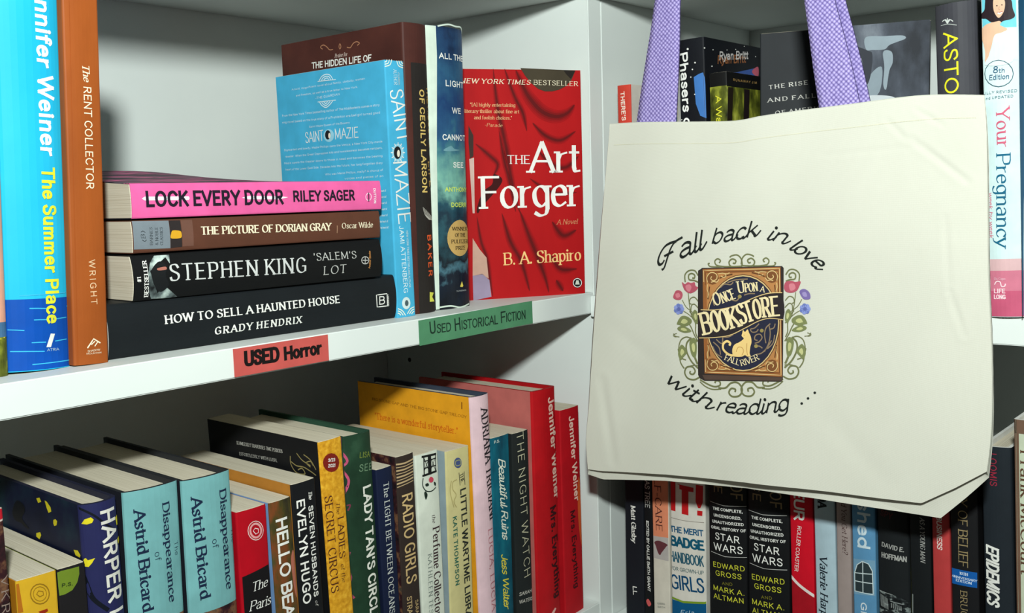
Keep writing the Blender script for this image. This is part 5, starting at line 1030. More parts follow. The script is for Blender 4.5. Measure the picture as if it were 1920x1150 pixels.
  ('T','title_lettering',(232,232,226),'S',2,'UNAUTHORIZED','sb',.00302,.12252,.0698,.03033,.00275,.2,0),
  ('T','title_lettering',(232,232,226),'S',2,'ORAL HISTORY OF','sb',.00188,.11672,.0697,.03322,.00275,.2,0),
  ('T','title_lettering',(232,232,226),'S',2,'STAR','sn',.00632,.10745,.0117,.02326,.00662,.2,0),
  ('T','title_lettering',(232,232,226),'S',2,'WARS','sn',.00487,.09723,.0397,.02747,.00685,.2,0),
  ('T','author_lettering',(206,206,60),'S',2,'EDWARD','sn',.00363,.08087,.06,.03043,.00483,.2,0),
  ('T','author_lettering',(206,206,60),'S',2,'GROSS','sn',.00622,.07327,.0595,.02495,.00484,.2,0),
  ('T','author_lettering',(130,124,40),'S',2,'AND','sn',.01305,.06592,.1357,.01008,.00276,.2,0),
  ('T','author_lettering',(206,206,60),'S',2,'MARK A.','sn',.00365,.05854,.0419,.03021,.00489,.2,0),
  ('T','author_lettering',(206,206,60),'S',2,'ALTMAN','sn',.00411,.05067,.0648,.02897,.00488,.2,0),
  ('L','thin_rules',(190,190,186),'S',2,[(.00083,.14187),(.01508,.14065),(.0362,.14322)],.00045,0,0),
  ('L','thin_rules',(190,190,186),'S',2,[(.00137,.0947),(.01595,.09326),(.03613,.0959)],.00045,0,0),
  ('T','gold_lettering',(130,112,80),'S',2,'FORCE','sn',.00514,.19546,-1.5695,.0435,.00827,.2,0),
  ('T','gold_lettering',(130,112,80),'S',2,'OF','sn',.02152,.16255,-1.5424,.01396,.01032,.2,0)], 'book'),
('paperback_book', 'red paperback with a white stripe across its spine', 'books on the lower right shelf', [.002,-.19955,-.325], [0,-.02311,-1.5708], .02029, .2, .14, 'p1', [(200,14,36),(200,14,36),(200,14,36),(232,232,226)], [
  ('T','title_lettering',(232,232,226),'S',2,'RESTAURATEUR','sb',.00572,.24806,-1.5904,.10663,.00967,.08,0),
  ('T','subtitle_lettering',(232,232,226),'S',2,'ROLLER COASTER','sn',.0071,.1365,-1.6675,.03979,.00352,.1,0),
  ('L','white_stripe',(226,214,210),'S',2,[(-.00048,.09145),(.00721,.08545),(.02068,.0779)],.00256,1,0),
  ('P','dark_red_foot',(160,16,30),'S',1,[(-.0005,.09027),(.00718,.08404),(.02064,.07615),(.01961,.02288),(-.00212,.01715)],0)], 'book'),
('paperback_book', 'pale blue paperback with dark italic lettering', 'books on the lower right shelf', [0,-.2227,-.325], [0,-.02916,-1.5708], .01756, .2, .14, 'p1', [(164,186,196),(164,186,196),(164,186,196),(232,232,226)], [
  ('T','author_lettering',(20,30,40),'S',2,'Valerie Harper','sib',.0042,.11566,-1.5722,.05942,.00649,.06,0),
  ('T','title_lettering',(20,24,28),'S',2,'I, RHODA','seb',.00423,.19047,-1.5892,.03408,.00755,.1,0)], 'book'),
('paperback_book', 'greyish pink paperback with dark red italic title', 'books on the lower right shelf', [0,-.24069,-.325], [0,-.02398,-1.5708], .01177, .2, .14, 'p1', [(150,136,132),(150,136,132),(150,136,132),(232,232,226)], [
  ('T','title_lettering',(70,44,44),'S',2,'How Did You Get Here?','si',.00457,.18239,-1.5587,.06073,.00425,.06,0)], 'book'),
('paperback_book', 'sky blue paperback with white arched window print', 'books on the lower right shelf', [-.001,-.2549,-.325], [0,-.02905,-1.5708], .01858, .2, .14, 'p1', [(86,138,176),(86,138,176),(86,138,176),(232,232,226)], [
  ('T','title_lettering',(196,214,222),'S',2,'Polished','sb',.00549,.20019,-1.5854,.07064,.0104,.1,0),
  ('T','author_lettering',(206,216,222),'S',2,'GILLIAN','sb',.00617,.08477,-1.5794,.03731,.00505,.1,0),
  ('P','window_print',(110,150,176),'S',1,[(.00073,.11967),(.01817,.12107),(.01784,.09194),(.00011,.09018)],0),
  ('P','window_print',(40,52,56),'S',2,[(.0015,.09304),(.00159,.10814),(.00384,.11525),(.00829,.11887),(.01315,.11759),(.01607,.11209),(.01636,.09362)],0),
  ('L','window_print',(196,210,212),'S',3,[(.00862,.11893),(.00831,.0928)],.00069,0,0),
  ('L','window_print',(196,210,212),'S',3,[(.00159,.10814),(.01624,.10971)],.0007,0,0),
  ('L','window_print',(196,210,212),'S',3,[(.00145,.10142),(.0163,.102)],.0007,0,0),
  ('L','window_print',(196,210,212),'S',3,[(.00149,.09248),(.00159,.10814),(.00384,.11525),(.00829,.11887),(.01315,.11759),(.01607,.11209),(.01636,.0934)],.0007,0,0),
  ('L','window_print',(196,210,212),'S',3,[(.00117,.09297),(.01656,.09289)],.0007,0,0)], 'book'),
('hardcover_book', 'thick black hardcover with grey author name above a building print', 'books on the lower right shelf', [-.002,-.27547,-.325], [0,-.03127,-1.5708], .02492, .215, .14, 'h2.5', [(24,27,29),'forest','forest',(232,232,226)], [
  ('T','author_lettering',(160,160,156),'S',2,'DAVID E.','sb',.00365,.13471,-.1132,.01744,.00381,.14,0),
  ('T','author_lettering',(160,160,156),'S',2,'HOFFMAN','sb',.00346,.12564,-.0272,.01923,.00443,.14,0),
  ('T','title_lettering',(70,30,34),'S',2,'SPY','sb',.0031,.15956,-.1988,.00919,.00518,.2,0),
  ('P','building_print','building','S',1,[(.00087,.0981),(.01093,.09746),(.0203,.09564),(.02846,.09146),(.02822,.04813),(-.00032,.04085)],0),
  ('L','building_lines',(150,156,154),'S',2,[(.00189,.09556),(.00222,.08574)],.00029,0,0),
  ('L','building_lines',(150,156,154),'S',2,[(.00263,.09528),(.00296,.08557)],.00029,0,0),
  ('L','building_lines',(150,156,154),'S',2,[(.00337,.095),(.0037,.0854)],.00029,0,0),
  ('L','building_lines',(150,156,154),'S',2,[(.00411,.09471),(.00445,.08524)],.00029,0,0),
  ('L','building_lines',(150,156,154),'S',2,[(.00485,.09443),(.00519,.08507)],.00029,0,0),
  ('L','building_lines',(150,156,154),'S',2,[(.00558,.09415),(.00593,.0849)],.00029,0,0),
  ('L','building_lines',(150,156,154),'S',2,[(.00632,.09387),(.00667,.08474)],.00029,0,0),
  ('L','building_lines',(150,156,154),'S',2,[(.00706,.09359),(.00741,.08457)],.00029,0,0),
  ('L','building_lines',(150,156,154),'S',2,[(.00779,.0933),(.00815,.0844)],.00029,0,0),
  ('L','building_lines',(150,156,154),'S',2,[(.01079,.09034),(.01093,.08655)],.00057,0,0),
  ('L','building_lines',(150,156,154),'S',2,[(.01226,.09011),(.0124,.08632)],.00057,0,0),
  ('L','building_lines',(150,156,154),'S',2,[(.01373,.08988),(.01386,.0861)],.00057,0,0),
  ('L','building_lines',(150,156,154),'S',2,[(.01519,.08966),(.01533,.08587)],.00057,0,0),
  ('L','building_lines',(150,156,154),'S',2,[(.01665,.08943),(.01678,.08565)],.00057,0,0),
  ('L','building_lines',(150,156,154),'S',2,[(.0181,.0892),(.01824,.08543)],.00057,0,0),
  ('L','building_lines',(150,156,154),'S',2,[(.00087,.0981),(.01198,.09714)],.00048,0,0),
  ('L','building_lines',(150,156,154),'S',2,[(.00977,.09176),(.02021,.09074)],.00048,0,0)], 'book'),
('paperback_book', 'narrow black paperback with small white italic capitals', 'books on the lower right shelf', [-.003,-.30201,-.325], [0,-.03415,-1.5708], .01562, .215, .14, 'p1', [(20,23,25),(20,23,25),(20,23,25),(232,232,226)], [
  ('T','title_lettering',(170,170,166),'S',2,'AS A YOUNG MAN','si',.00822,.16393,-1.5729,.03467,.00342,.12,0),
  ('L','building_spire',(120,126,124),'S',2,[(.00141,.10212),(.0011,.087)],.00084,0,0)], 'book'),
('paperback_book', 'coral red paperback with white italic capitals', 'books on the lower right shelf', [-.003,-.31911,-.325], [0,-.03604,-1.5708], .01287, .2, .14, 'p1', [(176,58,58),(176,58,58),(176,58,58),(232,232,226)], [
  ('T','title_lettering',(226,206,200),'S',2,'BUSINESS','sbi',.00364,.16795,-1.5675,.02556,.00394,.1,0)], 'book'),
('paperback_book', 'black paperback with gold serif title and blue badge', 'books on the lower right shelf', [-.004,-.33331,-.325], [0,-.03757,-1.5708], .01929, .205, .14, 'p1', [(22,22,24),(22,22,24),(22,22,24),(232,232,226)], [
  ('T','title_lettering',(150,132,94),'S',2,'CITY OF BELIEF','sen',.00592,.19824,-1.5785,.06576,.00667,.08,0),
  ('T','author_lettering',(150,132,94),'S',2,'BRUCE FEILER','sen',.00621,.11399,-1.5751,.05225,.005,.1,0),
  ('P','blue_badge',(16,86,160),'S',2,[(.00016,.12996),(.01828,.12953),(.01807,.1178),(.00011,.11798)],0),
  ('T','badge_lettering',(206,222,236),'S',3,'10TH','seb',.00606,.12619,-.0262,.00573,.00211,.1,0),
  ('T','badge_lettering',(206,222,236),'S',3,'ANNIVERSARY','seb',.00021,.12321,-.0487,.01796,.0017,.1,0),
  ('T','badge_lettering',(206,222,236),'S',3,'EDITION','seb',.00326,.12047,-.0473,.01109,.00191,.1,0)], 'book'),
('hardcover_book', 'thick charcoal hardcover with tall white sans title', 'books on the lower right shelf', [-.004,-.35651,-.325], [0,-.04158,-1.5708], .02051, .22671, .15, 'h2', [(30,36,42),(22,26,30),(30,36,42),(232,232,226)], [
  ('T','title_lettering',(226,226,220),'S',2,'EPIDEMICS','sbi',.00206,.15292,-1.579,.04412,.00924,.12,0),
  ('T','author_lettering',(150,40,60),'S',2,'LOOMIS','sn',.00607,.22184,-1.576,.02392,.00493,.16,0)], 'book'),
('hardcover_book', 'brown edged cream hardcover with brown serif letters at the right end', 'books on the lower right shelf', [-.012,-.37949,-.325], [0,-.036,-1.5708], .03076, .25051, .16, 'h2', [(196,204,180),(120,96,80),(120,96,80),(232,232,226)], [
  ('P','brown_border',(112,86,70),'S',1,[(.0002,0),(.0035,0),(.0035,.25051),(.0002,.25051)],0),
  ('P','brown_border',(112,86,70),'S',1,[(.0002,.24051),(.03056,.24051),(.03056,.25051),(.0002,.25051)],0),
  ('T','author_lettering',(90,62,44),'S',2,'Frank McCourt','seb',.00438,.22882,-1.5792,.09007,.00645,.08,0)], 'book'),
]
SIGNS = [
('shelf_label','salmon red paper label with bold black USED Horror lettering on the shelf edge',None,[-.39759,-.0006,-.01907],[0,.00099,0],.07776,.01841,.0005,'sign',[(198,88,82)],[('T','lettering',(24,18,18),'S',2,'USED','sx',.00814,.00564,-.0133,.02673,.01047,.1,0),('T','lettering',(24,18,18),'S',2,'Horror','sx',.03968,.00526,.0046,.03134,.00954,.1,0)],'sign'),
('shelf_label','green paper label with dark USED Historical Fiction lettering on the shelf edge',None,[-.23043,-.0006,-.02073],[0,-.01236,0],.13826,.01973,.0005,'sign',[(80,136,100)],[('T','lettering',(26,48,38),'S',2,'U','sn',.01153,.00746,.042,.00643,.00998,.1,0),('T','lettering',(26,48,38),'S',2,'SED','sn',.01922,.00733,-.0318,.01572,.00719,.1,0),('T','lettering',(26,48,38),'S',2,'H','sn',.03957,.00621,.0397,.00678,.01025,.1,0),('T','lettering',(26,48,38),'S',2,'ISTORICAL','sn',.04719,.00637,-.0226,.04446,.00773,.1,0),('T','lettering',(26,48,38),'S',2,'F','sn',.09571,.00545,.0166,.00599,.00974,.1,0),('T','lettering',(26,48,38),'S',2,'ICTION','sn',.10246,.00558,-.0141,.02577,.00781,.1,0)],'sign'),
]
ZR_ = -.325
PINS = [(.2548,-.0862)]
BAG_TOP = [(.06508,.15042),(.09534,.14966),(.14518,.14665),(.18236,.14488),(.2045,.1469),(.24231,.14911),(.27391,.15038),(.311,.15205),(.33208,.15167),(.36062,.14887)]
BAG_RIGHT = [(.36062,.14887),(.36276,.12407),(.3645,.07212),(.36571,.03003),(.36826,-.01245),(.36968,-.04823),(.36963,-.07724),(.36778,-.10093)]
BAG_BOT = [(.03513,-.15166),(.05081,-.15112),(.11652,-.14301),(.19013,-.13684),(.25992,-.1335),(.32512,-.13076),(.34711,-.11623),(.36778,-.10093)]
BAG_LEFT = [(.06508,.15042),(.0597,.10705),(.05286,.05279),(.04412,-.0263),(.0378,-.09329),(.03412,-.12266),(.03513,-.15166)]
BAG_BACK = [(.03222,-.15771),(.04737,-.16015),(.11257,-.15088),(.18688,-.14475),(.25736,-.14269),(.33637,-.14091),(.35241,-.12384),(.36789,-.10624)]
STRAP_L = [([-.064,-.08752,.13579],[-.064,-.12575,.13359]),([-.064,-.09042,.15036],[-.064,-.12743,.1478]),([-.064,-.09505,.17495],[-.064,-.12923,.17193]),([-.064,-.10123,.20411],[-.064,-.13108,.20078]),([-.064,-.10565,.22462],[-.064,-.13184,.22127]),([-.064,-.10952,.24495],[-.064,-.13259,.24162])]
STRAP_L2 = [([-.052,-.08643,.13613],[-.052,-.12241,.13405]),([-.052,-.09196,.15069],[-.052,-.12111,.14867]),([-.052,-.10078,.18032],[-.052,-.12102,.17845]),([-.052,-.10737,.20871],[-.052,-.12438,.20676]),([-.052,-.10969,.22748],[-.052,-.1261,.22535]),([-.052,-.11249,.24601],[-.052,-.12585,.24408])]
STRAP_R = [([-.064,-.25051,.13475],[-.064,-.27979,.13654]),([-.064,-.24764,.14936],[-.064,-.27739,.15]),([-.064,-.24311,.17699],[-.064,-.27145,.17595]),([-.064,-.23939,.20376],[-.064,-.26512,.20056]),([-.064,-.23609,.2267],[-.064,-.25877,.22343])]
BAG_PRINT = [
('T','slogan_lettering',(30,34,32),'B',2,'\\Fall','sc',.11341,.03057,.35,.04415,.01576,.02,0),
('T','slogan_lettering',(30,34,32),'B',2,'back','sc',.16253,.0499,.1715,.03845,.01267,.05,0),
('T','slogan_lettering',(30,34,32),'B',2,'in','sc',.20745,.05423,-.2306,.01544,.01204,.05,0),
('T','slogan_lettering',(30,34,32),'B',2,'love','sc',.22634,.04797,-.5892,.02655,.01175,.04,.25),
('T','slogan_lettering',(30,34,32),'B',2,'with','sc',.11662,-.06503,-.4162,.04477,.0139,.05,-.2),
('T','slogan_lettering',(30,34,32),'B',2,'reading','sc',.16507,-.08589,.1282,.06401,.01254,.05,-.42),
('P','slogan_lettering',(30,34,32),'B',1,[(.23848,-.06856),(.2384,-.06895),(.23818,-.0693),(.23785,-.06955),(.23745,-.06967),(.23706,-.06964),(.23672,-.06946),(.2365,-.06917),(.23642,-.0688),(.2365,-.06841),(.23672,-.06806),(.23705,-.0678),(.23745,-.06769),(.23784,-.06772),(.23818,-.06789),(.2384,-.06819)],0),
('P','slogan_lettering',(30,34,32),'B',1,[(.2433,-.06421),(.24322,-.06459),(.243,-.06494),(.24267,-.06519),(.24228,-.06531),(.24189,-.06528),(.24156,-.0651),(.24133,-.0648),(.24125,-.06443),(.24133,-.06404),(.24155,-.0637),(.24188,-.06345),(.24227,-.06333),(.24266,-.06336),(.243,-.06354),(.24322,-.06384)],0),
('P','slogan_lettering',(30,34,32),'B',1,[(.24836,-.05944),(.24828,-.05983),(.24806,-.06017),(.24774,-.06042),(.24735,-.06053),(.24696,-.0605),(.24663,-.06032),(.24641,-.06002),(.24633,-.05966),(.24641,-.05927),(.24663,-.05893),(.24695,-.05868),(.24734,-.05857),(.24773,-.0586),(.24806,-.05878),(.24828,-.05907)],0),
('L','vine_scrolls',(112,114,78),'B',1,[(.18926,.03358),(.18452,.03326),(.17974,.03337),(.17832,.0366),(.18097,.03903),(.18395,.03779),(.1831,.03561),(.18143,.03601)],.00123,1,0),
('L','vine_scrolls',(112,114,78),'B',1,[(.18832,.03399),(.19303,.03388),(.1977,.0342),(.19911,.03744),(.19656,.03974),(.19363,.0384),(.19444,.03627),(.19608,.03674)],.00123,1,0),
('L','vine_scrolls',(112,114,78),'B',1,[(.18926,.03445),(.18834,.03927),(.18516,.04213),(.18098,.04163),(.17882,.04029)],.00112,1,0),
('L','vine_scrolls',(112,114,78),'B',1,[(.18832,.03486),(.18929,.03972),(.19248,.04267),(.19657,.0423),(.19866,.04106)],.00112,1,0),
('L','vine_scrolls',(112,114,78),'B',1,[(.17974,.03315),(.17371,.03301),(.16763,.03397),(.16618,.03701),(.16865,.03903),(.17107,.03754),(.16984,.03577)],.00113,1,0),
('L','vine_scrolls',(112,114,78),'B',1,[(.1977,.03399),(.2035,.03412),(.20923,.03531),(.21061,.0383),(.20833,.04016),(.20604,.03863),(.20718,.03696)],.0011,1,0),
('L','vine_scrolls',(112,114,78),'B',1,[(.17371,.03301),(.1664,.03263),(.16172,.03296),(.16025,.03491),(.16174,.03516)],.00102,1,0),
('L','vine_scrolls',(112,114,78),'B',1,[(.2035,.03412),(.21037,.03406),(.21469,.03458),(.21604,.03651),(.21469,.03669)],.00099,1,0),
('L','vine_scrolls',(112,114,78),'B',1,[(.15113,.02003),(.14735,.02125),(.14278,.02178),(.14231,.02535),(.14513,.02677),(.1479,.02551),(.14763,.02327),(.1456,.02321)],.00128,1,0),
('L','vine_scrolls',(112,114,78),'B',1,[(.22412,.02285),(.22745,.02421),(.23143,.02496),(.23186,.02831),(.22944,.02949),(.22701,.02817),(.22723,.02609),(.229,.02614)],.00117,1,0),
('L','vine_scrolls',(112,114,78),'B',1,[(.15118,.02527),(.14794,.02908),(.14261,.02895),(.13873,.02547),(.13892,.01963)],.00117,1,0),
('L','vine_scrolls',(112,114,78),'B',1,[(.22412,.02778),(.227,.03152),(.23164,.03163),(.23493,.0286),(.23473,.0232)],.00107,1,0),
('L','vine_scrolls',(112,114,78),'B',1,[(.1519,-.05629),(.14677,-.05906),(.1406,-.05851),(.1378,-.05417),(.1398,-.04963),(.14496,-.04872),(.14761,-.0519),(.14553,-.05483),(.14271,-.05418),(.14325,-.0523)],.00137,1,0),
('L','vine_scrolls',(112,114,78),'B',1,[(.22281,-.04915),(.22731,-.05086),(.23266,-.04929),(.23509,-.04481),(.23342,-.04093),(.22898,-.0409),(.22663,-.0443),(.22842,-.0467),(.23088,-.04562),(.23043,-.04396)],.00126,1,0),
('L','vine_scrolls',(112,114,78),'B',1,[(.13719,-.05078),(.13399,-.04646),(.13275,-.04081),(.13152,-.03516)],.00117,1,0),
('L','vine_scrolls',(112,114,78),'B',1,[(.23564,-.04158),(.23838,-.03712),(.23946,-.03176),(.24054,-.02642)],.00104,1,0),
('L','vine_scrolls',(112,114,78),'B',1,[(.13784,-.05072),(.14432,-.04786),(.15072,-.0473)],.00093,1,0),
('L','vine_scrolls',(112,114,78),'B',1,[(.23508,-.04163),(.22953,-.04),(.22393,-.04048)],.00083,1,0),
('L','vine_scrolls',(112,114,78),'B',1,[(.15188,-.05857),(.15817,-.06136),(.16441,-.063),(.16938,-.06159),(.16941,-.05856),(.16632,-.05807),(.16506,-.06011)],.00137,1,0),
('L','vine_scrolls',(112,114,78),'B',1,[(.22281,-.0513),(.21713,-.05508),(.2114,-.05781),(.20677,-.05741),(.20678,-.05447),(.20967,-.05343),(.21083,-.05516)],.00126,1,0),
('L','vine_scrolls',(112,114,78),'B',1,[(.16813,-.06375),(.1743,-.06312),(.17921,-.05871),(.18526,-.05812),(.18883,-.06274),(.18641,-.06798),(.18036,-.06941),(.17733,-.06672),(.17918,-.06318),(.18282,-.06336),(.18256,-.06561)],.00146,1,0),
('L','vine_scrolls',(112,114,78),'B',1,[(.20793,-.05925),(.2021,-.05984),(.19741,-.05648),(.19148,-.05706),(.18788,-.0624),(.19025,-.06713),(.1962,-.06727),(.19916,-.06398),(.1974,-.06087),(.19384,-.06178),(.19407,-.06397)],.00139,1,0),
('L','vine_scrolls',(112,114,78),'B',1,[(.15186,-.06028),(.15689,-.06376),(.16315,-.06538),(.1706,-.06439)],.00103,1,0),
('L','vine_scrolls',(112,114,78),'B',1,[(.22281,-.05291),(.21827,-.05712),(.21255,-.05987),(.2056,-.06036)],.00094,1,0),
('L','vine_scrolls',(112,114,78),'B',1,[(.15069,-.04958),(.14436,-.04443),(.13994,-.0368),(.14002,-.02995),(.14457,-.02507)],.00149,1,0),
('L','vine_scrolls',(112,114,78),'B',1,[(.22393,-.04262),(.22953,-.03681),(.2334,-.02908),(.23339,-.02274),(.2295,-.01879)],.00137,1,0),
('L','vine_scrolls',(112,114,78),'B',1,[(.15009,-.04622),(.14723,-.03964),(.14705,-.0317),(.14966,-.02585)],.00184,1,0),
('L','vine_scrolls',(112,114,78),'B',1,[(.22449,-.03937),(.22707,-.03276),(.22728,-.02531),(.22504,-.02016)],.00168,1,0),
('L','vine_scrolls',(112,114,78),'B',1,[(.14456,-.02564),(.13943,-.02486),(.13421,-.02808),(.13217,-.03511),(.13405,-.04185),(.13922,-.04372)],.00105,1,0),
('L','vine_scrolls',(112,114,78),'B',1,[(.2295,-.01932),(.23393,-.01796),(.23833,-.02029),(.23999,-.02647),(.23837,-.0329),(.23397,-.03538)],.00094,1,0),
('L','vine_scrolls',(112,114,78),'B',1,[(.13037,-.02261),(.12707,-.02398),(.12771,-.02532),(.13007,-.0255)],.00071,1,0),
('L','vine_scrolls',(112,114,78),'B',1,[(.24159,-.01483),(.24431,-.01569),(.24377,-.01698),(.24182,-.01743)],.00062,1,0),
('L','vine_scrolls',(112,114,78),'B',1,[(.13295,-.0253),(.12903,-.025),(.12696,-.02284)],.00071,1,0),
('L','vine_scrolls',(112,114,78),'B',1,[(.23942,-.01759),(.24269,-.01684),(.24441,-.01464)],.00062,1,0),
('L','vine_scrolls',(112,114,78),'B',1,[(.15091,-.02803),(.1474,-.02262),(.14466,-.01713),(.14239,-.01388)],.00104,1,0),
('L','vine_scrolls',(112,114,78),'B',1,[(.22392,-.02236),(.22705,-.01684),(.22949,-.0114),(.23148,-.00812)],.00095,1,0),
('L','vine_scrolls',(112,114,78),'B',1,[(.15031,-.02468),(.14845,-.02029),(.14851,-.01351),(.14604,-.00688),(.14288,-.00366)],.00104,1,0),
('L','vine_scrolls',(112,114,78),'B',1,[(.22448,-.01914),(.22616,-.01479),(.22615,-.00844),(.22837,-.00198),(.23114,.00132)],.00095,1,0),
('L','vine_scrolls',(112,114,78),'B',1,[(.15105,-.01336),(.14752,-.01131),(.14477,-.00695),(.14293,.00085),(.14177,.01095)],.00081,1,0),
('L','vine_scrolls',(112,114,78),'B',1,[(.22391,-.00857),(.22704,-.00627),(.22948,-.00192),(.23113,.00551),(.23222,.01498)],.00074,1,0),
('L','vine_scrolls',(112,114,78),'B',1,[(.14983,-.00893),(.14606,-.00463),(.13972,-.00043),(.13591,.00505)],.0007,1,0),
('L','vine_scrolls',(112,114,78),'B',1,[(.22503,-.00428),(.22837,.00012),(.23389,.0046),(.23716,.00997)],.00063,1,0),
('L','vine_scrolls',(112,114,78),'B',1,[(.14602,-.00914),(.14158,-.00599),(.1371,-.00396)],.0007,1,0),
('L','vine_scrolls',(112,114,78),'B',1,[(.22837,-.00409),(.23224,-.00072),(.23609,.00157)],.00063,1,0),
('L','vine_scrolls',(112,114,78),'B',1,[(.15123,.00461),(.14772,.00782),(.14389,.00653),(.14296,.00311),(.14486,.00207)],.00093,1,0),
('L','vine_scrolls',(112,114,78),'B',1,[(.22391,.00833),(.22702,.01162),(.23035,.01072),(.23113,.00761),(.22947,.00648)],.00085,1,0),
('L','vine_scrolls',(112,114,78),'B',1,[(.15142,-.00098),(.14766,.0022),(.14485,.00095),(.14429,-.00359)],.00093,1,0),
('L','vine_scrolls',(112,114,78),'B',1,[(.22368,.00305),(.22703,.00637),(.22947,.00543),(.22992,.00125)],.00085,1,0),
('P','vine_leaf#0690',(122,128,84),'B',2,[(.13047,-.01459),(.13445,-.00865),(.13963,-.0078),(.14473,-.01034),(.14405,-.01378),(.13824,-.0164),(.13307,-.01557)],1),
('P','vine_leaf#0690',(190,190,134),'B',3,[(.13453,-.0134),(.13631,-.01074),(.13864,-.01035),(.14094,-.01149),(.14064,-.01304),(.13801,-.01422),(.13569,-.01385)],1),
('P','vine_leaf#1690',(122,128,84),'B',2,[(.24157,-.00752),(.23829,-.00249),(.2339,-.00221),(.22949,-.00508),(.23004,-.00821),(.23502,-.01001),(.2394,-.0087)],1),
('P','vine_leaf#1690',(190,190,134),'B',3,[(.23818,-.00686),(.2367,-.00459),(.23473,-.00447),(.23275,-.00576),(.233,-.00716),(.23523,-.00798),(.2372,-.00739)],1),
('P','vine_leaf#0725',(122,128,84),'B',2,[(.13108,-.01798),(.13566,-.01599),(.14145,-.01734),(.14463,-.01997),(.13818,-.02153),(.13236,-.02019)],1),
('P','vine_leaf#0725',(190,190,134),'B',3,[(.13448,-.01845),(.13653,-.01755),(.13914,-.01816),(.14058,-.01935),(.13767,-.02004),(.13505,-.01944)],1),
('P','vine_leaf#1725',(122,128,84),'B',2,[(.24104,-.01068),(.23721,-.00935),(.23226,-.01123),(.2295,-.01404),(.23503,-.01473),(.23995,-.01284)],1),
('P','vine_leaf#1725',(190,190,134),'B',3,[(.23819,-.01149),(.23646,-.01089),(.23424,-.01173),(.233,-.01299),(.23548,-.01331),(.2377,-.01246)],1),
('P','vine_leaf#0920',(122,128,84),'B',2,[(.13146,-.03976),(.13284,-.03391),(.13547,-.03142),(.13932,-.03456),(.13993,-.03794),(.13665,-.04164),(.13402,-.04416)],1),
('P','vine_leaf#0920',(190,190,134),'B',3,[(.13378,-.03859),(.1344,-.03595),(.13559,-.03483),(.13732,-.03624),(.13759,-.03777),(.13612,-.03943),(.13493,-.04056)],1),
('P','vine_leaf#1920',(122,128,84),'B',2,[(.24055,-.03062),(.23944,-.02546),(.23724,-.02352),(.23395,-.02692),(.2334,-.03013),(.23617,-.03308),(.23837,-.03501)],1),
('P','vine_leaf#1920',(190,190,134),'B',3,[(.23861,-.02987),(.23811,-.02754),(.23712,-.02667),(.23564,-.0282),(.2354,-.02965),(.23664,-.03097),(.23763,-.03184)],1),
('P','vine_leaf#0745',(122,128,84),'B',2,[(.1454,-.00692),(.14761,-.00229),(.15051,-.00439),(.15107,-.01111),(.14851,-.01351)],1),
('P','vine_leaf#0745',(190,190,134),'B',3,[(.14718,-.00732),(.14817,-.00524),(.14947,-.00618),(.14973,-.0092),(.14858,-.01028)],1),
('P','vine_leaf#1745',(122,128,84),'B',2,[(.22893,-.00195),(.22703,.00216),(.22447,-.00008),(.22391,-.00645),(.22615,-.00844)],1),
('P','vine_leaf#1745',(190,190,134),'B',3,[(.22737,-.0025),(.22652,-.00065),(.22537,-.00166),(.22512,-.00452),(.22612,-.00542)],1),
('P','vine_leaf#0915',(122,128,84),'B',2,[(.14261,-.02862),(.14738,-.02488),(.1496,-.03151),(.14824,-.04069),(.14442,-.03873)],1),
('P','vine_leaf#0915',(190,190,134),'B',3,[(.14473,-.03097),(.14687,-.02928),(.14787,-.03227),(.14726,-.0364),(.14554,-.03551)],1),
('P','vine_leaf#1915',(122,128,84),'B',2,[(.23117,-.02185),(.22705,-.01896),(.22505,-.02547),(.22617,-.0339),(.22952,-.0315)],1),
('P','vine_leaf#1915',(190,190,134),'B',3,[(.22932,-.02431),(.22746,-.02301),(.22656,-.02594),(.22707,-.02973),(.22857,-.02866)],1),
('P','tulip_print#0',(178,84,100),'B',3,[(.13583,.01953),(.13865,.01804),(.14148,.01971),(.14454,.01914),(.14785,.01992),(.14883,.01705),(.15109,.01579),(.14879,.01291),(.14394,.01081),(.13986,.012),(.13732,.01472)],1),
('P','tulip_print#0',(206,124,136),'B',4,[(.13927,.01649),(.14312,.01797),(.14501,.01557),(.14306,.01212),(.14051,.01315)],1),
('P','tulip_print#1',(178,84,100),'B',3,[(.12709,.00671),(.12924,.01159),(.13212,.01283),(.13535,.01182),(.13648,.00904),(.13463,.00556),(.13072,.00482)],1),
('P','tulip_print#1',(206,124,136),'B',4,[(.12948,.00932),(.13274,.01059),(.13401,.0078),(.13074,.00653)],1),
('P','tulip_print#2',(178,84,100),'B',3,[(.22278,.0186),(.22423,.02243),(.22867,.02342),(.23198,.02269),(.23604,.02324),(.23528,.01989),(.2331,.01616),(.22868,.01442),(.22424,.01529)],1),
('P','tulip_print#2',(206,124,136),'B',4,[(.22701,.02064),(.23088,.0213),(.23199,.01768),(.22813,.01597)],1),
('P','tulip_print#3',(120,104,160),'B',3,[(.23529,.0152),(.23693,.01735),(.24019,.01747),(.24323,.015),(.24389,.01109),(.2413,.00994),(.23803,.01063)],1),
('P','tulip_print#3',(156,142,190),'B',4,[(.23748,.01477),(.2402,.0154),(.24129,.01233),(.23858,.01221)],1),
('P','cornflower_print#0',(134,146,204),'B',3,[(.13802,-.00222),(.13736,-.00361),(.1358,-.00426),(.13425,-.00377),(.13362,-.00244),(.13428,-.00104),(.13585,-.00039),(.1374,-.00088)],0),
('P','cornflower_print#0',(104,118,178),'B',3,[(.13682,-.00441),(.13616,-.00581),(.1346,-.00646),(.13304,-.00597),(.13241,-.00464),(.13308,-.00324),(.13465,-.00259),(.1362,-.00308)],0),
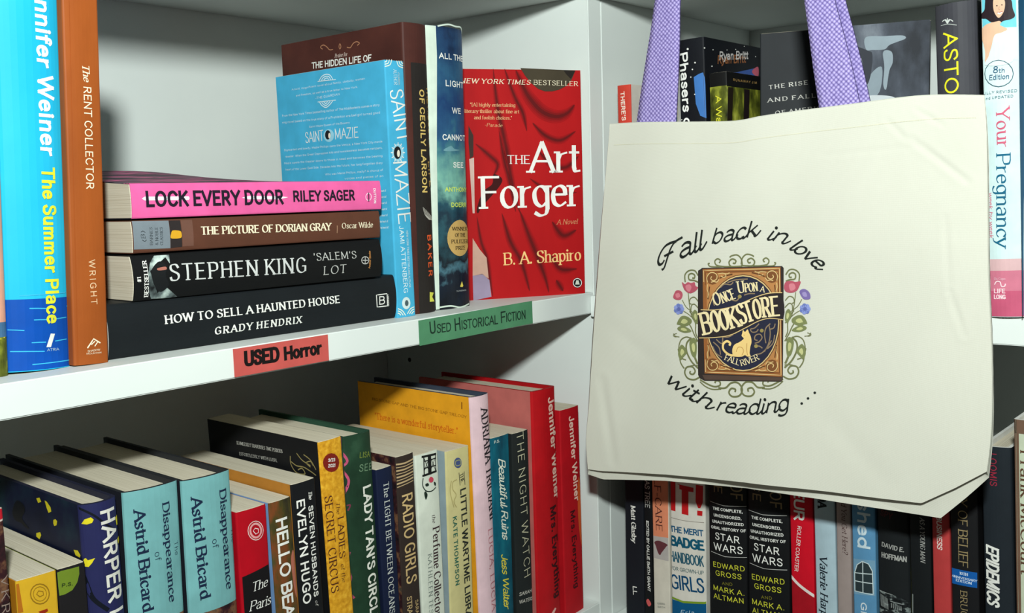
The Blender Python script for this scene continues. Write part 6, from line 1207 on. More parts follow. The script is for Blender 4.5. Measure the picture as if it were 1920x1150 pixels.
('P','cornflower_print#0',(134,146,204),'B',3,[(.13418,-.00507),(.13351,-.00647),(.13194,-.00712),(.13038,-.00664),(.12975,-.0053),(.13042,-.00389),(.13199,-.00324),(.13355,-.00373)],0),
('P','cornflower_print#0',(104,118,178),'B',3,[(.13208,-.00368),(.13142,-.00509),(.12984,-.00574),(.12828,-.00525),(.12764,-.00391),(.12831,-.0025),(.12989,-.00185),(.13145,-.00234)],0),
('P','cornflower_print#0',(134,146,204),'B',3,[(.13214,-.0013),(.13147,-.0027),(.1299,-.00335),(.12833,-.00286),(.1277,-.00152),(.12837,-.00012),(.12995,.00053),(.13151,.00004)],0),
('P','cornflower_print#0',(104,118,178),'B',3,[(.1343,.00026),(.13363,-.00113),(.13206,-.00178),(.1305,-.00129),(.12987,.00005),(.13054,.00145),(.13211,.00209),(.13367,.0016)],0),
('P','cornflower_print#0',(134,146,204),'B',3,[(.13691,-.00017),(.13626,-.00156),(.13469,-.00221),(.13314,-.00172),(.13251,-.00038),(.13317,.00102),(.13474,.00166),(.13629,.00117)],0),
('P','cornflower_print#0',(90,100,160),'B',4,[(.13453,-.00239),(.13398,-.00354),(.13269,-.00408),(.13141,-.00368),(.13089,-.00257),(.13144,-.00142),(.13273,-.00089),(.13401,-.00129)],0),
('P','cornflower_print#1',(134,146,204),'B',3,[(.24424,.00313),(.24371,.00186),(.24241,.00127),(.2411,.00172),(.24056,.00295),(.2411,.00422),(.2424,.0048),(.2437,.00435)],0),
('P','cornflower_print#1',(104,118,178),'B',3,[(.24327,.00113),(.24273,-.00015),(.24143,-.00074),(.24012,-.00029),(.23958,.00094),(.24012,.00222),(.24142,.0028),(.24273,.00235)],0),
('P','cornflower_print#1',(134,146,204),'B',3,[(.24106,.00054),(.24052,-.00074),(.23922,-.00133),(.2379,-.00088),(.23736,.00034),(.2379,.00163),(.23921,.00221),(.24052,.00176)],0),
('P','cornflower_print#1',(104,118,178),'B',3,[(.23929,.00181),(.23875,.00053),(.23744,-.00006),(.23612,.00039),(.23557,.00162),(.23612,.00291),(.23743,.00349),(.23874,.00304)],0),
('P','cornflower_print#1',(134,146,204),'B',3,[(.2393,.00399),(.23876,.00271),(.23745,.00212),(.23614,.00258),(.23559,.0038),(.23613,.00509),(.23744,.00567),(.23876,.00521)],0),
('P','cornflower_print#1',(104,118,178),'B',3,[(.24109,.00541),(.24055,.00414),(.23925,.00355),(.23793,.00401),(.23739,.00523),(.23793,.00651),(.23924,.00709),(.24054,.00664)],0),
('P','cornflower_print#1',(134,146,204),'B',3,[(.24329,.00501),(.24275,.00373),(.24145,.00315),(.24015,.0036),(.2396,.00483),(.24014,.0061),(.24144,.00668),(.24275,.00623)],0),
('P','cornflower_print#1',(90,100,160),'B',4,[(.24132,.00298),(.24088,.00193),(.2398,.00145),(.23872,.00182),(.23827,.00283),(.23872,.00388),(.23979,.00436),(.24087,.00399)],0),
('P','printed_book',(52,44,42),'B',4,[(.15122,.02917),(.155,.03148),(.22121,.03431),(.22255,.03287),(.22281,-.05119),(.22168,-.05345),(.1563,-.05905),(.15189,-.05743),(.15039,-.05472)],0),
('P','printed_book',(84,66,58),'B',5,[(.1542,-.05437),(.22258,-.05014),(.22191,-.05267),(.15631,-.05814)],0),
('P','printed_book',(150,94,52),'B',6,[(.15549,.0306),(.22009,.03355),(.22236,-.04962),(.15635,-.05303)],0),
('P','printed_book',(178,124,74),'B',7,[(.15895,.02715),(.21807,.03003),(.21964,-.04612),(.15953,-.04901)],0),
('L','gold_frame',(214,184,126),'B',8,[(.15648,.02952),(.21919,.03248),(.22145,-.04842),(.15737,-.05181)],.00058,0,1),
('L','gold_frame',(92,60,38),'B',8,[(.15796,.02801),(.21807,.03108),(.22009,-.04683),(.15877,-.04999)],.00046,0,1),
('P','printed_book',(96,62,40),'B',8,[(.22021,-.00879),(.21964,-.01609),(.21795,-.02321),(.21519,-.0299),(.21146,-.0359),(.20687,-.04099),(.20159,-.04497),(.1958,-.04767),(.18973,-.04896),(.1836,-.04878),(.17766,-.0471),(.17215,-.04398),(.16729,-.03953),(.1633,-.03391),(.16034,-.02734),(.15854,-.02011),(.15797,-.01249),(.15867,-.00483),(.16059,.00259),(.16365,.00944),(.1677,.01545),(.17259,.02041),(.17809,.02412),(.18399,.02646),(.19006,.02735),(.19606,.0268),(.20177,.02483),(.20698,.02155),(.21152,.01708),(.21522,.0116),(.21796,.0053),(.21964,-.00158)],0),
('P','printed_book',(214,184,126),'B',9,[(.21953,-.00883),(.21897,-.01601),(.21732,-.02301),(.21462,-.02958),(.21097,-.03548),(.20648,-.04049),(.20132,-.04439),(.19567,-.04704),(.18973,-.0483),(.18375,-.04811),(.17794,-.04646),(.17256,-.04339),(.16782,-.03901),(.16392,-.03348),(.16103,-.02704),(.15927,-.01993),(.15872,-.01245),(.1594,-.00492),(.16128,.00236),(.16426,.00909),(.16822,.01501),(.17299,.01988),(.17836,.02352),(.18413,.02582),(.19006,.02671),(.19592,.02616),(.2015,.02423),(.2066,.021),(.21104,.01661),(.21465,.01122),(.21733,.00503),(.21897,-.00174)],0),
('P','printed_book',(40,42,60),'B',10,[(.21874,-.00888),(.21819,-.01589),(.21658,-.02274),(.21396,-.02916),(.2104,-.03492),(.20603,-.0398),(.20101,-.04361),(.19551,-.04619),(.18974,-.04742),(.18392,-.04723),(.17828,-.04561),(.17304,-.04261),(.16843,-.03833),(.16465,-.03293),(.16184,-.02663),(.16013,-.0197),(.1596,-.0124),(.16026,-.00505),(.16208,.00206),(.16497,.00863),(.16882,.01441),(.17346,.01916),(.17868,.02273),(.18429,.02498),(.19005,.02584),(.19576,.02532),(.20119,.02343),(.20615,.02028),(.21047,.01599),(.21399,.01072),(.2166,.00467),(.2182,-.00194)],0),
('P','corner_ornament#0',(120,76,44),'B',11,[(.17012,.02395),(.16935,.0214),(.16728,.01948),(.16444,.0187),(.16161,.01929),(.15953,.02108),(.15879,.02361),(.15958,.02617),(.16168,.02809),(.16452,.02884),(.16734,.02824),(.16939,.02645)],0),
('L','corner_ornament#0',(214,184,126),'B',12,[(.16013,.02033),(.15954,.02418),(.16205,.02757),(.16575,.028),(.16843,.02609),(.16792,.023),(.16508,.02181),(.163,.02318),(.16388,.02508)],.00069,1,0),
('L','corner_ornament#0',(214,184,126),'B',12,[(.16941,.02722),(.17307,.02786),(.1767,.02742),(.17911,.02835)],.00068,1,0),
('L','corner_ornament#0',(214,184,126),'B',12,[(.16011,.01866),(.15971,.01477),(.16092,.01149),(.16015,.00813)],.00069,1,0),
('L','corner_ornament#0',(214,184,126),'B',12,[(.16322,.02043),(.16569,.02106),(.16839,.02082),(.16999,.02285)],.00069,1,0),
('L','corner_ornament#0',(214,184,126),'B',12,[(.17184,.02564),(.17426,.02462),(.17608,.02576),(.17525,.02716)],.00068,1,0),
('L','corner_ornament#0',(96,60,36),'B',12,[(.17061,.02396),(.17548,.02575),(.1815,.02733)],.00091,1,0),
('L','corner_ornament#0',(96,60,36),'B',12,[(.16196,.01707),(.1613,.01261),(.16039,.00703)],.00092,1,0),
('P','corner_ornament#1',(120,76,44),'B',11,[(.21852,.02646),(.21782,.02402),(.21592,.02218),(.21332,.02144),(.2107,.02201),(.20878,.02373),(.20808,.02616),(.20878,.02862),(.21071,.03045),(.21333,.03117),(.21593,.03059),(.21783,.02886)],0),
('L','corner_ornament#1',(214,184,126),'B',12,[(.21728,.02326),(.21784,.02697),(.21559,.03007),(.21219,.0303),(.20968,.02832),(.21013,.02537),(.21275,.02439),(.21468,.02582),(.21389,.02759)],.00064,1,0),
('L','corner_ornament#1',(214,184,126),'B',12,[(.20877,.02936),(.20533,.0298),(.20187,.02918),(.19955,.02997)],.00065,1,0),
('L','corner_ornament#1',(214,184,126),'B',12,[(.21728,.02168),(.21762,.01799),(.21648,.01478),(.21716,.01163)],.00064,1,0),
('L','corner_ornament#1',(214,184,126),'B',12,[(.21445,.02317),(.21218,.02363),(.20967,.02323),(.20819,.0251)],.00065,1,0),
('L','corner_ornament#1',(214,184,126),'B',12,[(.20647,.0277),(.20417,.02657),(.20244,.02759),(.20325,.029)],.00065,1,0),
('L','corner_ornament#1',(96,60,36),'B',12,[(.20762,.02614),(.20302,.02761),(.19722,.02884)],.00087,1,0),
('L','corner_ornament#1',(96,60,36),'B',12,[(.21558,.02003),(.21615,.01582),(.21693,.01056)],.00086,1,0),
('P','corner_ornament#2',(120,76,44),'B',11,[(.16963,-.04476),(.16885,-.0474),(.16675,-.04947),(.16389,-.05042),(.16102,-.04999),(.15893,-.04828),(.15818,-.04575),(.15898,-.04308),(.1611,-.04101),(.16397,-.04008),(.16682,-.04054),(.16889,-.04225)],0),
('L','corner_ornament#2',(214,184,126),'B',12,[(.15959,-.04224),(.15893,-.04625),(.1614,-.04941),(.16514,-.04941),(.16788,-.04715),(.16741,-.04405),(.16457,-.04317),(.16244,-.04482),(.1633,-.04665)],.00068,1,0),
('L','corner_ornament#2',(214,184,126),'B',12,[(.16886,-.04818),(.17255,-.04841),(.17623,-.04752),(.17866,-.0482)],.00067,1,0),
('L','corner_ornament#2',(214,184,126),'B',12,[(.1596,-.04055),(.15926,-.03664),(.16054,-.03317),(.15982,-.02986)],.00068,1,0),
('L','corner_ornament#2',(214,184,126),'B',12,[(.16271,-.04198),(.1652,-.04233),(.16792,-.04177),(.16951,-.04365)],.00068,1,0),
('L','corner_ornament#2',(214,184,126),'B',12,[(.17134,-.04628),(.1738,-.04495),(.17563,-.04591),(.17477,-.04743)],.00067,1,0),
('L','corner_ornament#2',(96,60,36),'B',12,[(.17012,-.04471),(.17502,-.04596),(.18109,-.04687)],.0009,1,0),
('L','corner_ornament#2',(96,60,36),'B',12,[(.16149,-.03871),(.16091,-.03426),(.16008,-.02871)],.00091,1,0),
('P','corner_ornament#3',(120,76,44),'B',11,[(.2193,-.04153),(.2186,-.04406),(.21668,-.04605),(.21405,-.04695),(.21141,-.04653),(.20947,-.04488),(.20877,-.04245),(.20948,-.0399),(.21142,-.03792),(.21406,-.03703),(.21669,-.03748),(.2186,-.03912)],0),
('L','corner_ornament#3',(214,184,126),'B',12,[(.21805,-.03842),(.21862,-.04213),(.21634,-.04556),(.21291,-.04619),(.21038,-.04447),(.21084,-.04141),(.21349,-.0401),(.21543,-.04133),(.21463,-.04323)],.00064,1,0),
('L','corner_ornament#3',(214,184,126),'B',12,[(.20945,-.04564),(.20598,-.0465),(.20249,-.04627),(.20014,-.04735)],.00064,1,0),
('L','corner_ornament#3',(214,184,126),'B',12,[(.21805,-.03681),(.21839,-.03303),(.21726,-.0299),(.21794,-.02664)],.00064,1,0),
('L','corner_ornament#3',(214,184,126),'B',12,[(.2152,-.03866),(.21291,-.03939),(.21039,-.03928),(.20888,-.04136)],.00064,1,0),
('L','corner_ornament#3',(214,184,126),'B',12,[(.20714,-.04422),(.20482,-.04334),(.20308,-.04458),(.20389,-.04592)],.00064,1,0),
('L','corner_ornament#3',(96,60,36),'B',12,[(.2083,-.04249),(.20366,-.04453),(.1978,-.04647)],.00086,1,0),
('L','corner_ornament#3',(96,60,36),'B',12,[(.21635,-.03534),(.21692,-.031),(.21771,-.02559)],.00085,1,0),
('L','gold_foliage',(140,118,92),'B',12,[(.20316,-.01024),(.19966,-.01369),(.19614,-.015),(.19754,-.01708),(.20081,-.01665),(.20257,-.01459)],.00087,1,0),
('L','gold_foliage',(140,118,92),'B',12,[(.19962,-.02562),(.20312,-.02428),(.20568,-.02086),(.20372,-.01829),(.20022,-.01961),(.19963,-.02258),(.20196,-.02328)],.00087,1,0),
('L','gold_foliage',(140,118,92),'B',12,[(.20775,-.0315),(.21121,-.02478),(.21236,-.01718),(.21123,-.01083)],.00086,1,0),
('L','gold_foliage',(140,118,92),'B',12,[(.21005,-.02917),(.21464,-.02453),(.21601,-.01801)],.00086,1,0),
('L','gold_foliage',(140,118,92),'B',12,[(.20891,-.02494),(.20777,-.01856),(.20893,-.01311),(.21237,-.00969)],.00086,1,0),
('L','gold_foliage',(140,118,92),'B',12,[(.20077,-.03422),(.20543,-.03277),(.21006,-.02809),(.2135,-.02246)],.00087,1,0),
('L','gold_foliage',(140,118,92),'B',12,[(.21237,-.01397),(.21522,-.01272),(.21636,-.00945)],.00086,1,0),
('L','gold_foliage',(140,118,92),'B',12,[(.19961,-.02888),(.20312,-.02753),(.20602,-.02894)],.00087,1,0),
('L','gold_foliage',(140,118,92),'B',12,[(.1647,-.02704),(.1696,-.03114),(.17079,-.03662)],.00091,1,0),
('L','gold_foliage',(140,118,92),'B',12,[(.16719,-.02463),(.17208,-.02762),(.17335,-.02087),(.17701,-.01952)],.00091,1,0),
('L','gold_foliage',(140,118,92),'B',12,[(.16967,-.02223),(.17699,-.02229),(.18184,-.01975)],.0009,1,0),
('L','gold_foliage',(140,118,92),'B',12,[(.16405,-.03044),(.1671,-.0358),(.17201,-.03875)],.00091,1,0),
('L','gold_foliage',(140,118,92),'B',12,[(.17117,.01652),(.17483,.01939),(.17966,.01901),(.18207,.02105)],.00091,1,0),
('L','gold_foliage',(140,118,92),'B',12,[(.17726,.02056),(.18447,.02297),(.19393,.02381)],.0009,1,0),
('L','gold_foliage',(140,118,92),'B',12,[(.17959,.00754),(.18438,.00666),(.18678,.00894)],.0009,1,0),
('L','gold_foliage',(140,118,92),'B',12,[(.19094,.01129),(.19506,.01254),(.19973,.01273)],.00089,1,0),
('L','gold_foliage',(140,118,92),'B',12,[(.16495,.00524),(.16616,.00197)],.00091,1,0),
('P','gold_foliage',(150,134,80),'B',13,[(.18904,.01013),(.18855,.00903),(.18737,.00853),(.18619,.00893),(.18571,.00998),(.1862,.01108),(.18738,.01158),(.18856,.01118)],0),
('P','gold_foliage',(150,134,80),'B',13,[(.20242,-.02758),(.20194,-.02869),(.20078,-.02922),(.19962,-.02887),(.19915,-.02783),(.19963,-.02671),(.20079,-.02618),(.20194,-.02654)],0),
('P','gold_foliage',(150,134,80),'B',13,[(.20708,-.01538),(.20661,-.01648),(.20546,-.01699),(.20431,-.01662),(.20384,-.01559),(.20432,-.01449),(.20547,-.01397),(.20661,-.01434)],0),
('P','dark_banner',(46,40,42),'B',14,[(.15394,-.00175),(.1649,-.00142),(.17471,.00018),(.18556,.00345),(.20089,.0103),(.21126,.01351),(.22189,.01436),(.22368,.00473),(.22391,-.00053),(.22279,-.0061),(.21238,-.00562),(.20316,-.00808),(.19142,-.01443),(.17943,-.02047),(.1672,-.02307),(.1522,-.02455),(.15383,-.01319)],0),
('L','banner_rules',(214,184,126),'B',15,[(.15394,-.00175),(.1649,-.00142),(.17471,.00018),(.18556,.00345),(.20089,.0103),(.21126,.01351),(.22189,.01436)],.00069,1,0),
('L','banner_rules',(214,184,126),'B',15,[(.22279,-.0061),(.21238,-.00562),(.20316,-.00808),(.19142,-.01443),(.17943,-.02047),(.1672,-.02307),(.1522,-.02455)],.00064,1,0),
('T','shop_lettering',(232,214,168),'B',16,'B','sec',.15651,-.022,.2512,.00851,.01794,.1,0),
('T','shop_lettering',(232,214,168),'B',16,'O','sec',.16525,-.01941,.228,.00683,.01738,.1,0),
('T','shop_lettering',(232,214,168),'B',16,'O','sec',.17288,-.01758,.2595,.0068,.01694,.1,0),
('T','shop_lettering',(232,214,168),'B',16,'K','sec',.18066,-.01554,.3165,.00783,.01649,.1,0),
('T','shop_lettering',(232,214,168),'B',16,'S','sec',.18882,-.01175,.3385,.00553,.01618,.1,0),
('T','shop_lettering',(232,214,168),'B',16,'T','sec',.1938,-.00993,.3204,.00668,.01588,.1,0),
('T','shop_lettering',(232,214,168),'B',16,'O','sec',.20014,-.00718,.2024,.00593,.01559,.1,0),
('T','shop_lettering',(232,214,168),'B',16,'R','sec',.20687,-.00529,.158,.00627,.0153,.1,0),
('T','shop_lettering',(232,214,168),'B',16,'E','sec',.21397,-.00404,.1239,.00616,.01522,.1,0),
('T','shop_lettering',(232,214,168),'B',16,'O','se',.16665,.00177,.3006,.00617,.01032,.1,0),
('T','shop_lettering',(232,214,168),'B',16,'NCE','se',.17352,.0043,.3694,.01166,.00829,.06,0),
('T','shop_lettering',(232,214,168),'B',16,'U','se',.18656,.01252,.163,.00528,.00927,.1,0),
('T','shop_lettering',(232,214,168),'B',16,'PON','se',.19224,.01361,.124,.01013,.00686,.06,0),
('T','shop_lettering',(232,214,168),'B',16,'A','se',.20414,.01451,-.1582,.00326,.00453,.1,0),
('T','shop_lettering',(232,214,168),'B',16,'FALL','se',.17395,-.04059,-.2843,.01285,.00483,.06,-.15),
('T','shop_lettering',(232,214,168),'B',16,'RIVER','se',.18868,-.04465,.4041,.01669,.00471,.06,-.2),
('P','cat_print',(234,200,130),'B',14,[(.18878,-.02038),(.18927,-.01871),(.18999,-.01604),(.19165,-.01725),(.19378,-.01515),(.19495,-.01779),(.19635,-.02042),(.19704,-.02472),(.19609,-.0286),(.19548,-.03355),(.1963,-.03589),(.1937,-.03643),(.19157,-.03551),(.18895,-.03682),(.18416,-.03732),(.18151,-.03632),(.18093,-.03194),(.18276,-.02794),(.18721,-.02542),(.19044,-.02279),(.18973,-.02152)],1),
('L','cat_print',(234,200,130),'B',14,[(.18416,-.03643),(.17812,-.03603),(.17352,-.03251),(.1733,-.02808),(.17637,-.02554),(.17915,-.02688),(.17841,-.02893)],.00177,1,0),
('L','cat_print',(176,130,70),'B',15,[(.18418,-.03335),(.18599,-.02968),(.18922,-.02988),(.1904,-.03264),(.18895,-.03572)],.00044,1,0),
('L','cat_print',(176,130,70),'B',15,[(.19327,-.02608),(.19301,-.03047),(.19371,-.03534)],.00044,1,0),
('L','cat_print',(176,130,70),'B',15,[(.19045,-.01973),(.1914,-.01988)],.00044,0,0)]
# ---------------------------------------------------------------- the two bookcases in the corner
T_ = 0.02
def panel(name, root, *b, bev=0.0008):
    bm = bmesh.new(); boxm(bm, *b, bev=bev); return mesh_obj(name, bm, WHITE, root)
lb = empty('bookcase', (0, 0, -0.66), label='white laminate bookcase on the left with coloured paper signs on its shelf edge', cat='bookcase')
rb = empty('bookcase', (0, 0, -0.66), label='white laminate bookcase on the right with the tote bag hanging in front', cat='bookcase')
DEP, XL = 0.291, -0.80
oz = 0.66
panel('side_panel', lb, 0.0, T_, 0, DEP + .006, 0, 1.30)
panel('side_panel', lb, XL - T_, XL, 0, DEP + .006, 0, 1.30)
panel('back_panel', lb, XL, 0, DEP, DEP + .006, 0, 1.28)
for z in (-.60, -.305, 0, .2929, .586):
    panel('shelf', lb, XL, -0.0002, 0.0, DEP, z - T_ + oz, z + oz)
XC, YR = 0.315, -0.80
panel('side_panel', rb, T_ + .0006, XC + .006, 0.0, T_, 0, 1.30)
panel('side_panel', rb, T_ + .0006 - .026, XC + .006, YR - T_, YR, 0, 1.30)
panel('back_panel', rb, XC, XC + .006, YR, 0, 0, 1.28)
for z in (-.62, ZR_, -.003, .2927, .586):
    panel('shelf', rb, -.006, XC, YR, -0.0003, z - T_ + oz, z + oz)
# shelf pin holes drilled in the side panel of the left bookcase
pin = ink((30, 24, 18))
for (y, z) in PINS:
    bm = bmesh.new()
    bmesh.ops.create_cone(bm, cap_ends=True, segments=14, radius1=.0025, radius2=.0025, depth=.0006)
    for v in bm.verts: v.co = Vector((-.0001 + v.co.z * .5, y + v.co.x, z + oz + v.co.y))
    mesh_obj('pin_hole', bm, pin, lb)
# screw hook under the top shelf for the bag
bm = bmesh.new()
hk = [(-.006, 1.236), (-.050, 1.236), (-.068, 1.232), (-.072, 1.220), (-.064, 1.210), (-.052, 1.210), (-.047, 1.218)]
P = [Vector((a, -.182, b)) for a, b in hk]; rings = []
for i, p in enumerate(P):
    d = (P[min(i + 1, len(P) - 1)] - P[max(i - 1, 0)]).normalized(); n1 = Vector((0, 1, 0)); n2 = d.cross(n1)
    rings.append([bm.verts.new(p + (n1 * math.cos(k * math.pi / 4) + n2 * math.sin(k * math.pi / 4)) * .002) for k in range(8)])
for a, b in zip(rings, rings[1:]):
    for k in range(8): bm.faces.new((a[k], a[(k + 1) % 8], b[(k + 1) % 8], b[k]))
bm.faces.new(rings[0][::-1]); bm.faces.new(rings[-1])
steel, nt, bs = nodes_of('brushed_steel', 0.3); bs.inputs['Metallic'].default_value = 1
tn = tex(nt, 'ShaderNodeTexNoise', 300); rr_ = ramp(nt, tn.outputs['Fac'], [(.3, (150, 150, 150)), (.7, (190, 190, 190))]); nt.links.new(rr_.outputs['Color'], bs.inputs['Base Color'])
mesh_obj('bag_hook', bm, steel, rb, True)

# ---------------------------------------------------------------- books and signs
for (name, label, group, loc, rot, Wd, H, D, kind, cols, decs, cat) in BOOKS:
    book(name, label, group, loc, rot, Wd, H, D, kind, cols, decs, cat)
for (name, label, group, loc, rot, Wd, H, D, kind, cols, decs, cat) in SIGNS:
    root = empty(name, loc, rot, label, cat, 'paper signs on the shelf edge')
    bm = bmesh.new(); boxm(bm, 0, Wd, 0.0, D, 0, H); mesh_obj('paper_strip', bm, ink(cols[0], .5), root)
    decals(decs, {'S': Face('S', Wd, H, D, 0, 0)}, root)

# ---------------------------------------------------------------- the tote bag
bag = empty('tote_bag', (-.06, -.19, -.15), label='cream canvas tote bag with printed slogan hanging by lilac straps', cat='bag')
BO_ = Vector((-.06, -.19, -.15))
def seg_dist(a, b, p, q):
    px, py = q[0] - p[0], q[1] - p[1]; L2 = px * px + py * py
    t = max(0, min(1, ((a - p[0]) * px + (b - p[1]) * py) / L2)); return math.hypot(a - p[0] - t * px, b - p[1] - t * py), t
CREASES = [((.298, .137), (.312, .122), .0009, .0016), ((.314, .124), (.352, .093), .0013, .0018), ((.317, .143), (.335, .131), .0010, .0013), ((.338, .070), (.342, .02), .0008, .0016), ((.342, .02), (.352, -.01), .0012, .0016), ((.25, .115), (.318, .118), .0004, .0016), ((.052, -.07), (.062, -.14), .0010, .004), ((.044, .13), (.050, .09), .0006, .0025), ((.06, -.02), (.11, -.05), .0004, .006), ((.26, -.08), (.30, -.12), .0005, .007)]
def bagx(a, b):
    """depth of the front cloth: slight belly, hem, and creases"""
    x = -.062
    x -= .0035 * math.sin(min(max((a - .03) / .33, 0), 1) * math.pi) * min(1, max(0, (.15 - b) / .1))
    x += .0012 * math.sin(a * 31 + b * 9) * min(1, max(0, (.13 - b) / .1)) + .0007 * math.sin(a * 70 - b * 23)
    for p, q, d, w in CREASES:
        r, t = seg_dist(a, b, p, q); x += .6 * d * math.exp(-(r / w) ** 2) * math.sin(math.pi * (.15 + .7 * t)) - d * .15 * math.exp(-((r - 2 * w) / w) ** 2)
    return x
def resamp(pts, n):
    d = [0]
    for p, q in zip(pts, pts[1:]): d.append(d[-1] + math.hypot(q[0] - p[0], q[1] - p[1]))
    out = []
    for i in range(n + 1):
        s = d[-1] * i / n; k = 0
        while k < len(pts) - 2 and d[k + 1] < s: k += 1
        t = (s - d[k]) / (d[k + 1] - d[k]); out.append((pts[k][0] + (pts[k + 1][0] - pts[k][0]) * t, pts[k][1] + (pts[k + 1][1] - pts[k][1]) * t))
    return out
N_ = 150
def coons(top, bot, lef, rig):
    g = []
    for j in range(N_ + 1):
        v = j / N_; row = []
        for i in range(N_ + 1):
            u = i / N_
            x = [(1 - v) * top[i][k] + v * bot[i][k] + (1 - u) * lef[j][k] + u * rig[j][k] - ((1 - u) * (1 - v) * top[0][k] + u * (1 - v) * top[-1][k] + (1 - u) * v * bot[0][k] + u * v * bot[-1][k]) for k in (0, 1)]
            row.append(x)
        g.append(row)
    return g
tp, bt, lf, rg = resamp(crom(BAG_TOP, 4), N_), resamp(BAG_BOT, N_), resamp(crom(BAG_LEFT, 4), N_), resamp(crom(BAG_RIGHT, 4), N_)
g = coons(tp, bt, lf, rg)
bm = bmesh.new()
V = [[bm.verts.new(Vector((bagx(*p) + (.0 if j > 4 else .0), -p[0], p[1])) - BO_) for p in row] for j, row in enumerate(g)]
for j in range(N_):
    for i in range(N_): bm.faces.new((V[j][i], V[j + 1][i], V[j + 1][i + 1], V[j][i + 1]))
# the cloth turned in at the rim, and the sides wrapping back
bk = resamp(BAG_BACK, N_)
XBK = -.0558
rimb = [bm.verts.new(v.co + Vector((.0012, 0, -.0004))) for v in V[0]]; rim2 = [bm.verts.new(v.co + Vector((.0012, 0, -.02))) for v in V[0]]
for i in range(N_):
    bm.faces.new((V[0][i], V[0][i + 1], rimb[i + 1], rimb[i])); bm.faces.new((rimb[i], rimb[i + 1], rim2[i + 1], rim2[i]))
mesh_obj('front_panel', bm, CANVAS, bag, True)
# back panel and the boxed base, one cloth
bm = bmesh.new()
lfb = [(p[0] - .004 - .006 * t, p[1]) for p, t in zip(lf, [j / N_ for j in range(N_ + 1)])]; lfb[-1] = bk[0]
dl = (bk[0][0] - lf[-1][0], bk[0][1] - lf[-1][1]); dr = (bk[-1][0] - rg[-1][0], bk[-1][1] - rg[-1][1])
lfb = [(p[0] + dl[0] * (j / N_) , p[1] + dl[1] * (j / N_)) for j, p in enumerate(lf)]
rgb = [(p[0] + dr[0] * (j / N_) , p[1] + dr[1] * (j / N_)) for j, p in enumerate(rg)]
gb = coons([(p[0], p[1] - .001) for p in tp], bk, lfb, rgb)
VB = [[bm.verts.new(Vector((XBK - .003 * max(0, 1 - j / N_ * 6) - .003 * (abs(i / N_ - .5) * 2) ** 12 + .001 * math.sin(p[0] * 40), -p[0], p[1])) - BO_) for i, p in enumerate(row)] for j, row in enumerate(gb)]
for j in range(N_):
    for i in range(N_): bm.faces.new((VB[j][i], VB[j][i + 1], VB[j + 1][i + 1], VB[j + 1][i]))
mesh_obj('back_panel', bm, CANVAS, bag, True)
bm = bmesh.new()
rows = []
for k, (t, up) in enumerate([(0, 0), (.15, .007), (.5, .015), (.8, .014), (.92, .003), (1, -.0002)]):
    r = []
    for i in range(N_ + 1):
        a, b = Vector((bagx(*g[N_][i]), -g[N_][i][0], g[N_][i][1])), Vector((XBK - .003 * (abs(i / N_ - .5) * 2) ** 12, -gb[N_][i][0], gb[N_][i][1]))
        e = min(1, min(i, N_ - i) / 5)
        r.append(bm.verts.new(a.lerp(b, t) + Vector((0, 0, up * e)) - BO_))
    rows.append(r)
for a, b in zip(rows, rows[1:]):
    for i in range(N_): bm.faces.new((a[i], b[i], b[i + 1], a[i + 1]))
mesh_obj('base_panel', bm, CANVAS, bag, True)
for nm, i0 in (('side_gusset', 0), ('side_gusset', N_)):
    bm = bmesh.new(); rows = []
    for k, (t, off) in enumerate([(0, 0), (.3, .0012), (.6, -.001), (1, 0)]):
        r = []
        for j in range(N_ + 1):
            a = Vector((bagx(*g[j][i0]), -g[j][i0][0], g[j][i0][1])); p = gb[j][i0]
            b = Vector((XBK - .003 * max(0, 1 - j / N_ * 6) - .003, -p[0], p[1]))
            s = 1 if i0 == 0 else -1
            r.append(bm.verts.new(a.lerp(b, t) + Vector((0, s * off * math.sin(math.pi * j / N_), 0)) - BO_))
        rows.append(r)
    for a, b in zip(rows, rows[1:]):
        for j in range(N_): bm.faces.new((a[j], a[j + 1], b[j + 1], b[j]))
    mesh_obj(nm, bm, CANVAS, bag, True)
# printed slogan and picture on the front cloth
class BagFace:
    k = 'B'
    def __call__(s, a, b, lvl=1): return Vector((bagx(a, b) - 0.00007 * lvl - .00025, -a, b)) - BO_
decals(BAG_PRINT, {'B': BagFace()}, bag)
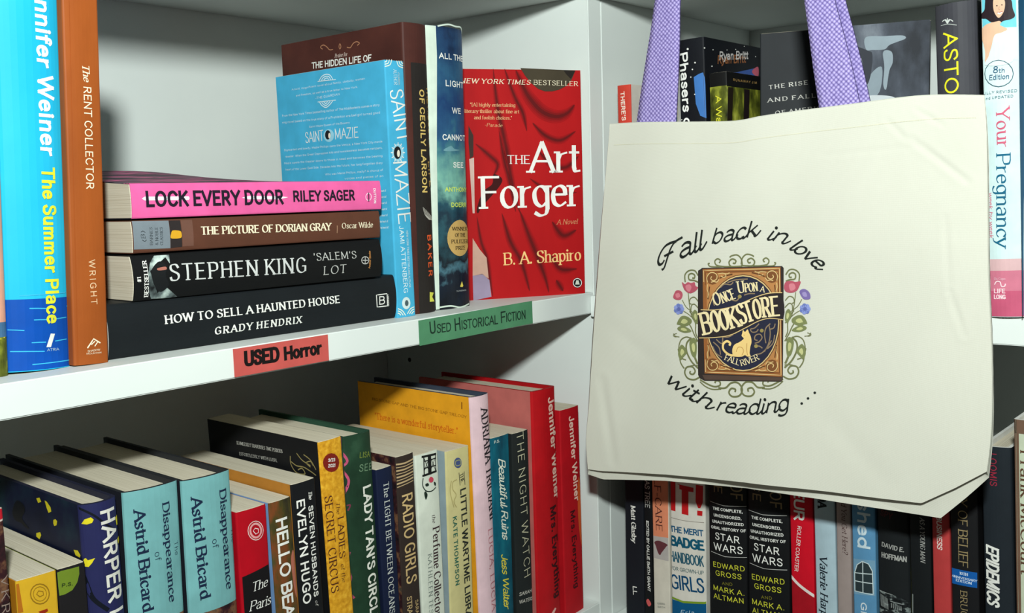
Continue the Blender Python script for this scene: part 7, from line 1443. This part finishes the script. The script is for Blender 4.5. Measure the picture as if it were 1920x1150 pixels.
# hem stitching
th = ink((206, 202, 176)); bm = bmesh.new(); F = BagFace()
for off in (7,):
    r = g[off + 2]
    for i in range(3, N_ - 3):
        p, q = r[i], r[i + 1]
        for f in (0.1, 0.6):
            a = (p[0] + (q[0] - p[0]) * f, p[1] + (q[1] - p[1]) * f); b = (p[0] + (q[0] - p[0]) * (f + .32), p[1] + (q[1] - p[1]) * (f + .32))
            bm.faces.new([bm.verts.new(F(*c)) for c in ((a[0], a[1]), (b[0], b[1]), (b[0], b[1] + .0005), (a[0], a[1] + .0005))])
mesh_obj('hem_stitching', bm, th, bag)
def strap(stations, apex, thick=.0018, fold=0):
    """webbing from the rim up over the hook; stations are left and right edge points"""
    L = [Vector(a) for a, b in stations]; Rr = [Vector(b) for a, b in stations]
    bm = bmesh.new()
    pl, pr = L[-1], Rr[-1]; n = 16
    A = Vector(apex); w = (pr - pl) * .5
    for i in range(1, n + 1):
        t = i / n; c = ((pl + pr) / 2).lerp(A, t); c.x += .004 * math.sin(t * math.pi)
        ww = w * (1 - .35 * t); L.append(c - ww); Rr.append(c + ww)
    # smooth subdivision along the strap
    def sub(P):
        o = []
        for i in range(len(P) - 1):
            a, b, c, d = P[max(i - 1, 0)], P[i], P[i + 1], P[min(i + 2, len(P) - 1)]
            for k in range(4):
                t = k / 4; o.append(.5 * (2 * b + (c - a) * t + (2 * a - 5 * b + 4 * c - d) * t * t + (3 * b - a - 3 * c + d) * t ** 3))
        return o + [P[-1]]
    L, Rr = sub(L), sub(Rr); m = 6; fr = []; ba = []
    for p, q in zip(L, Rr):
        fr.append([bm.verts.new(p.lerp(q, k / m) + Vector((-.0006 * math.sin(math.pi * k / m), 0, 0)) - BO_) for k in range(m + 1)])
        ba.append([bm.verts.new(p.lerp(q, k / m) + Vector((thick, 0, 0)) - BO_) for k in range(m + 1)])
    for j in range(len(fr) - 1):
        for k in range(m):
            bm.faces.new((fr[j][k], fr[j][k + 1], fr[j + 1][k + 1], fr[j + 1][k])); bm.faces.new((ba[j][k], ba[j + 1][k], ba[j + 1][k + 1], ba[j][k + 1]))
        bm.faces.new((fr[j][0], fr[j + 1][0], ba[j + 1][0], ba[j][0])); bm.faces.new((fr[j][m], ba[j][m], ba[j + 1][m], fr[j + 1][m]))
    bmesh.ops.recalc_face_normals(bm, faces=bm.faces)
    mesh_obj('strap', bm, WEB, bag, True)
sh = lambda st, dx: [([a[0] + (dx if i else dx), a[1], a[2]], [b[0] + dx, b[1], b[2]]) for i, (a, b) in enumerate(st)]
strap(sh(STRAP_L, .0045), (-.060, -.176, .556)); strap(sh(STRAP_R, .0045), (-.060, -.192, .556)); strap(sh(STRAP_L2, .0), (-.052, -.180, .556))
strap(sh([([a[0], a[1] - .004, a[2] ], [b[0], b[1] - .004, b[2]]) for a, b in STRAP_R], .014), (-.052, -.190, .556))
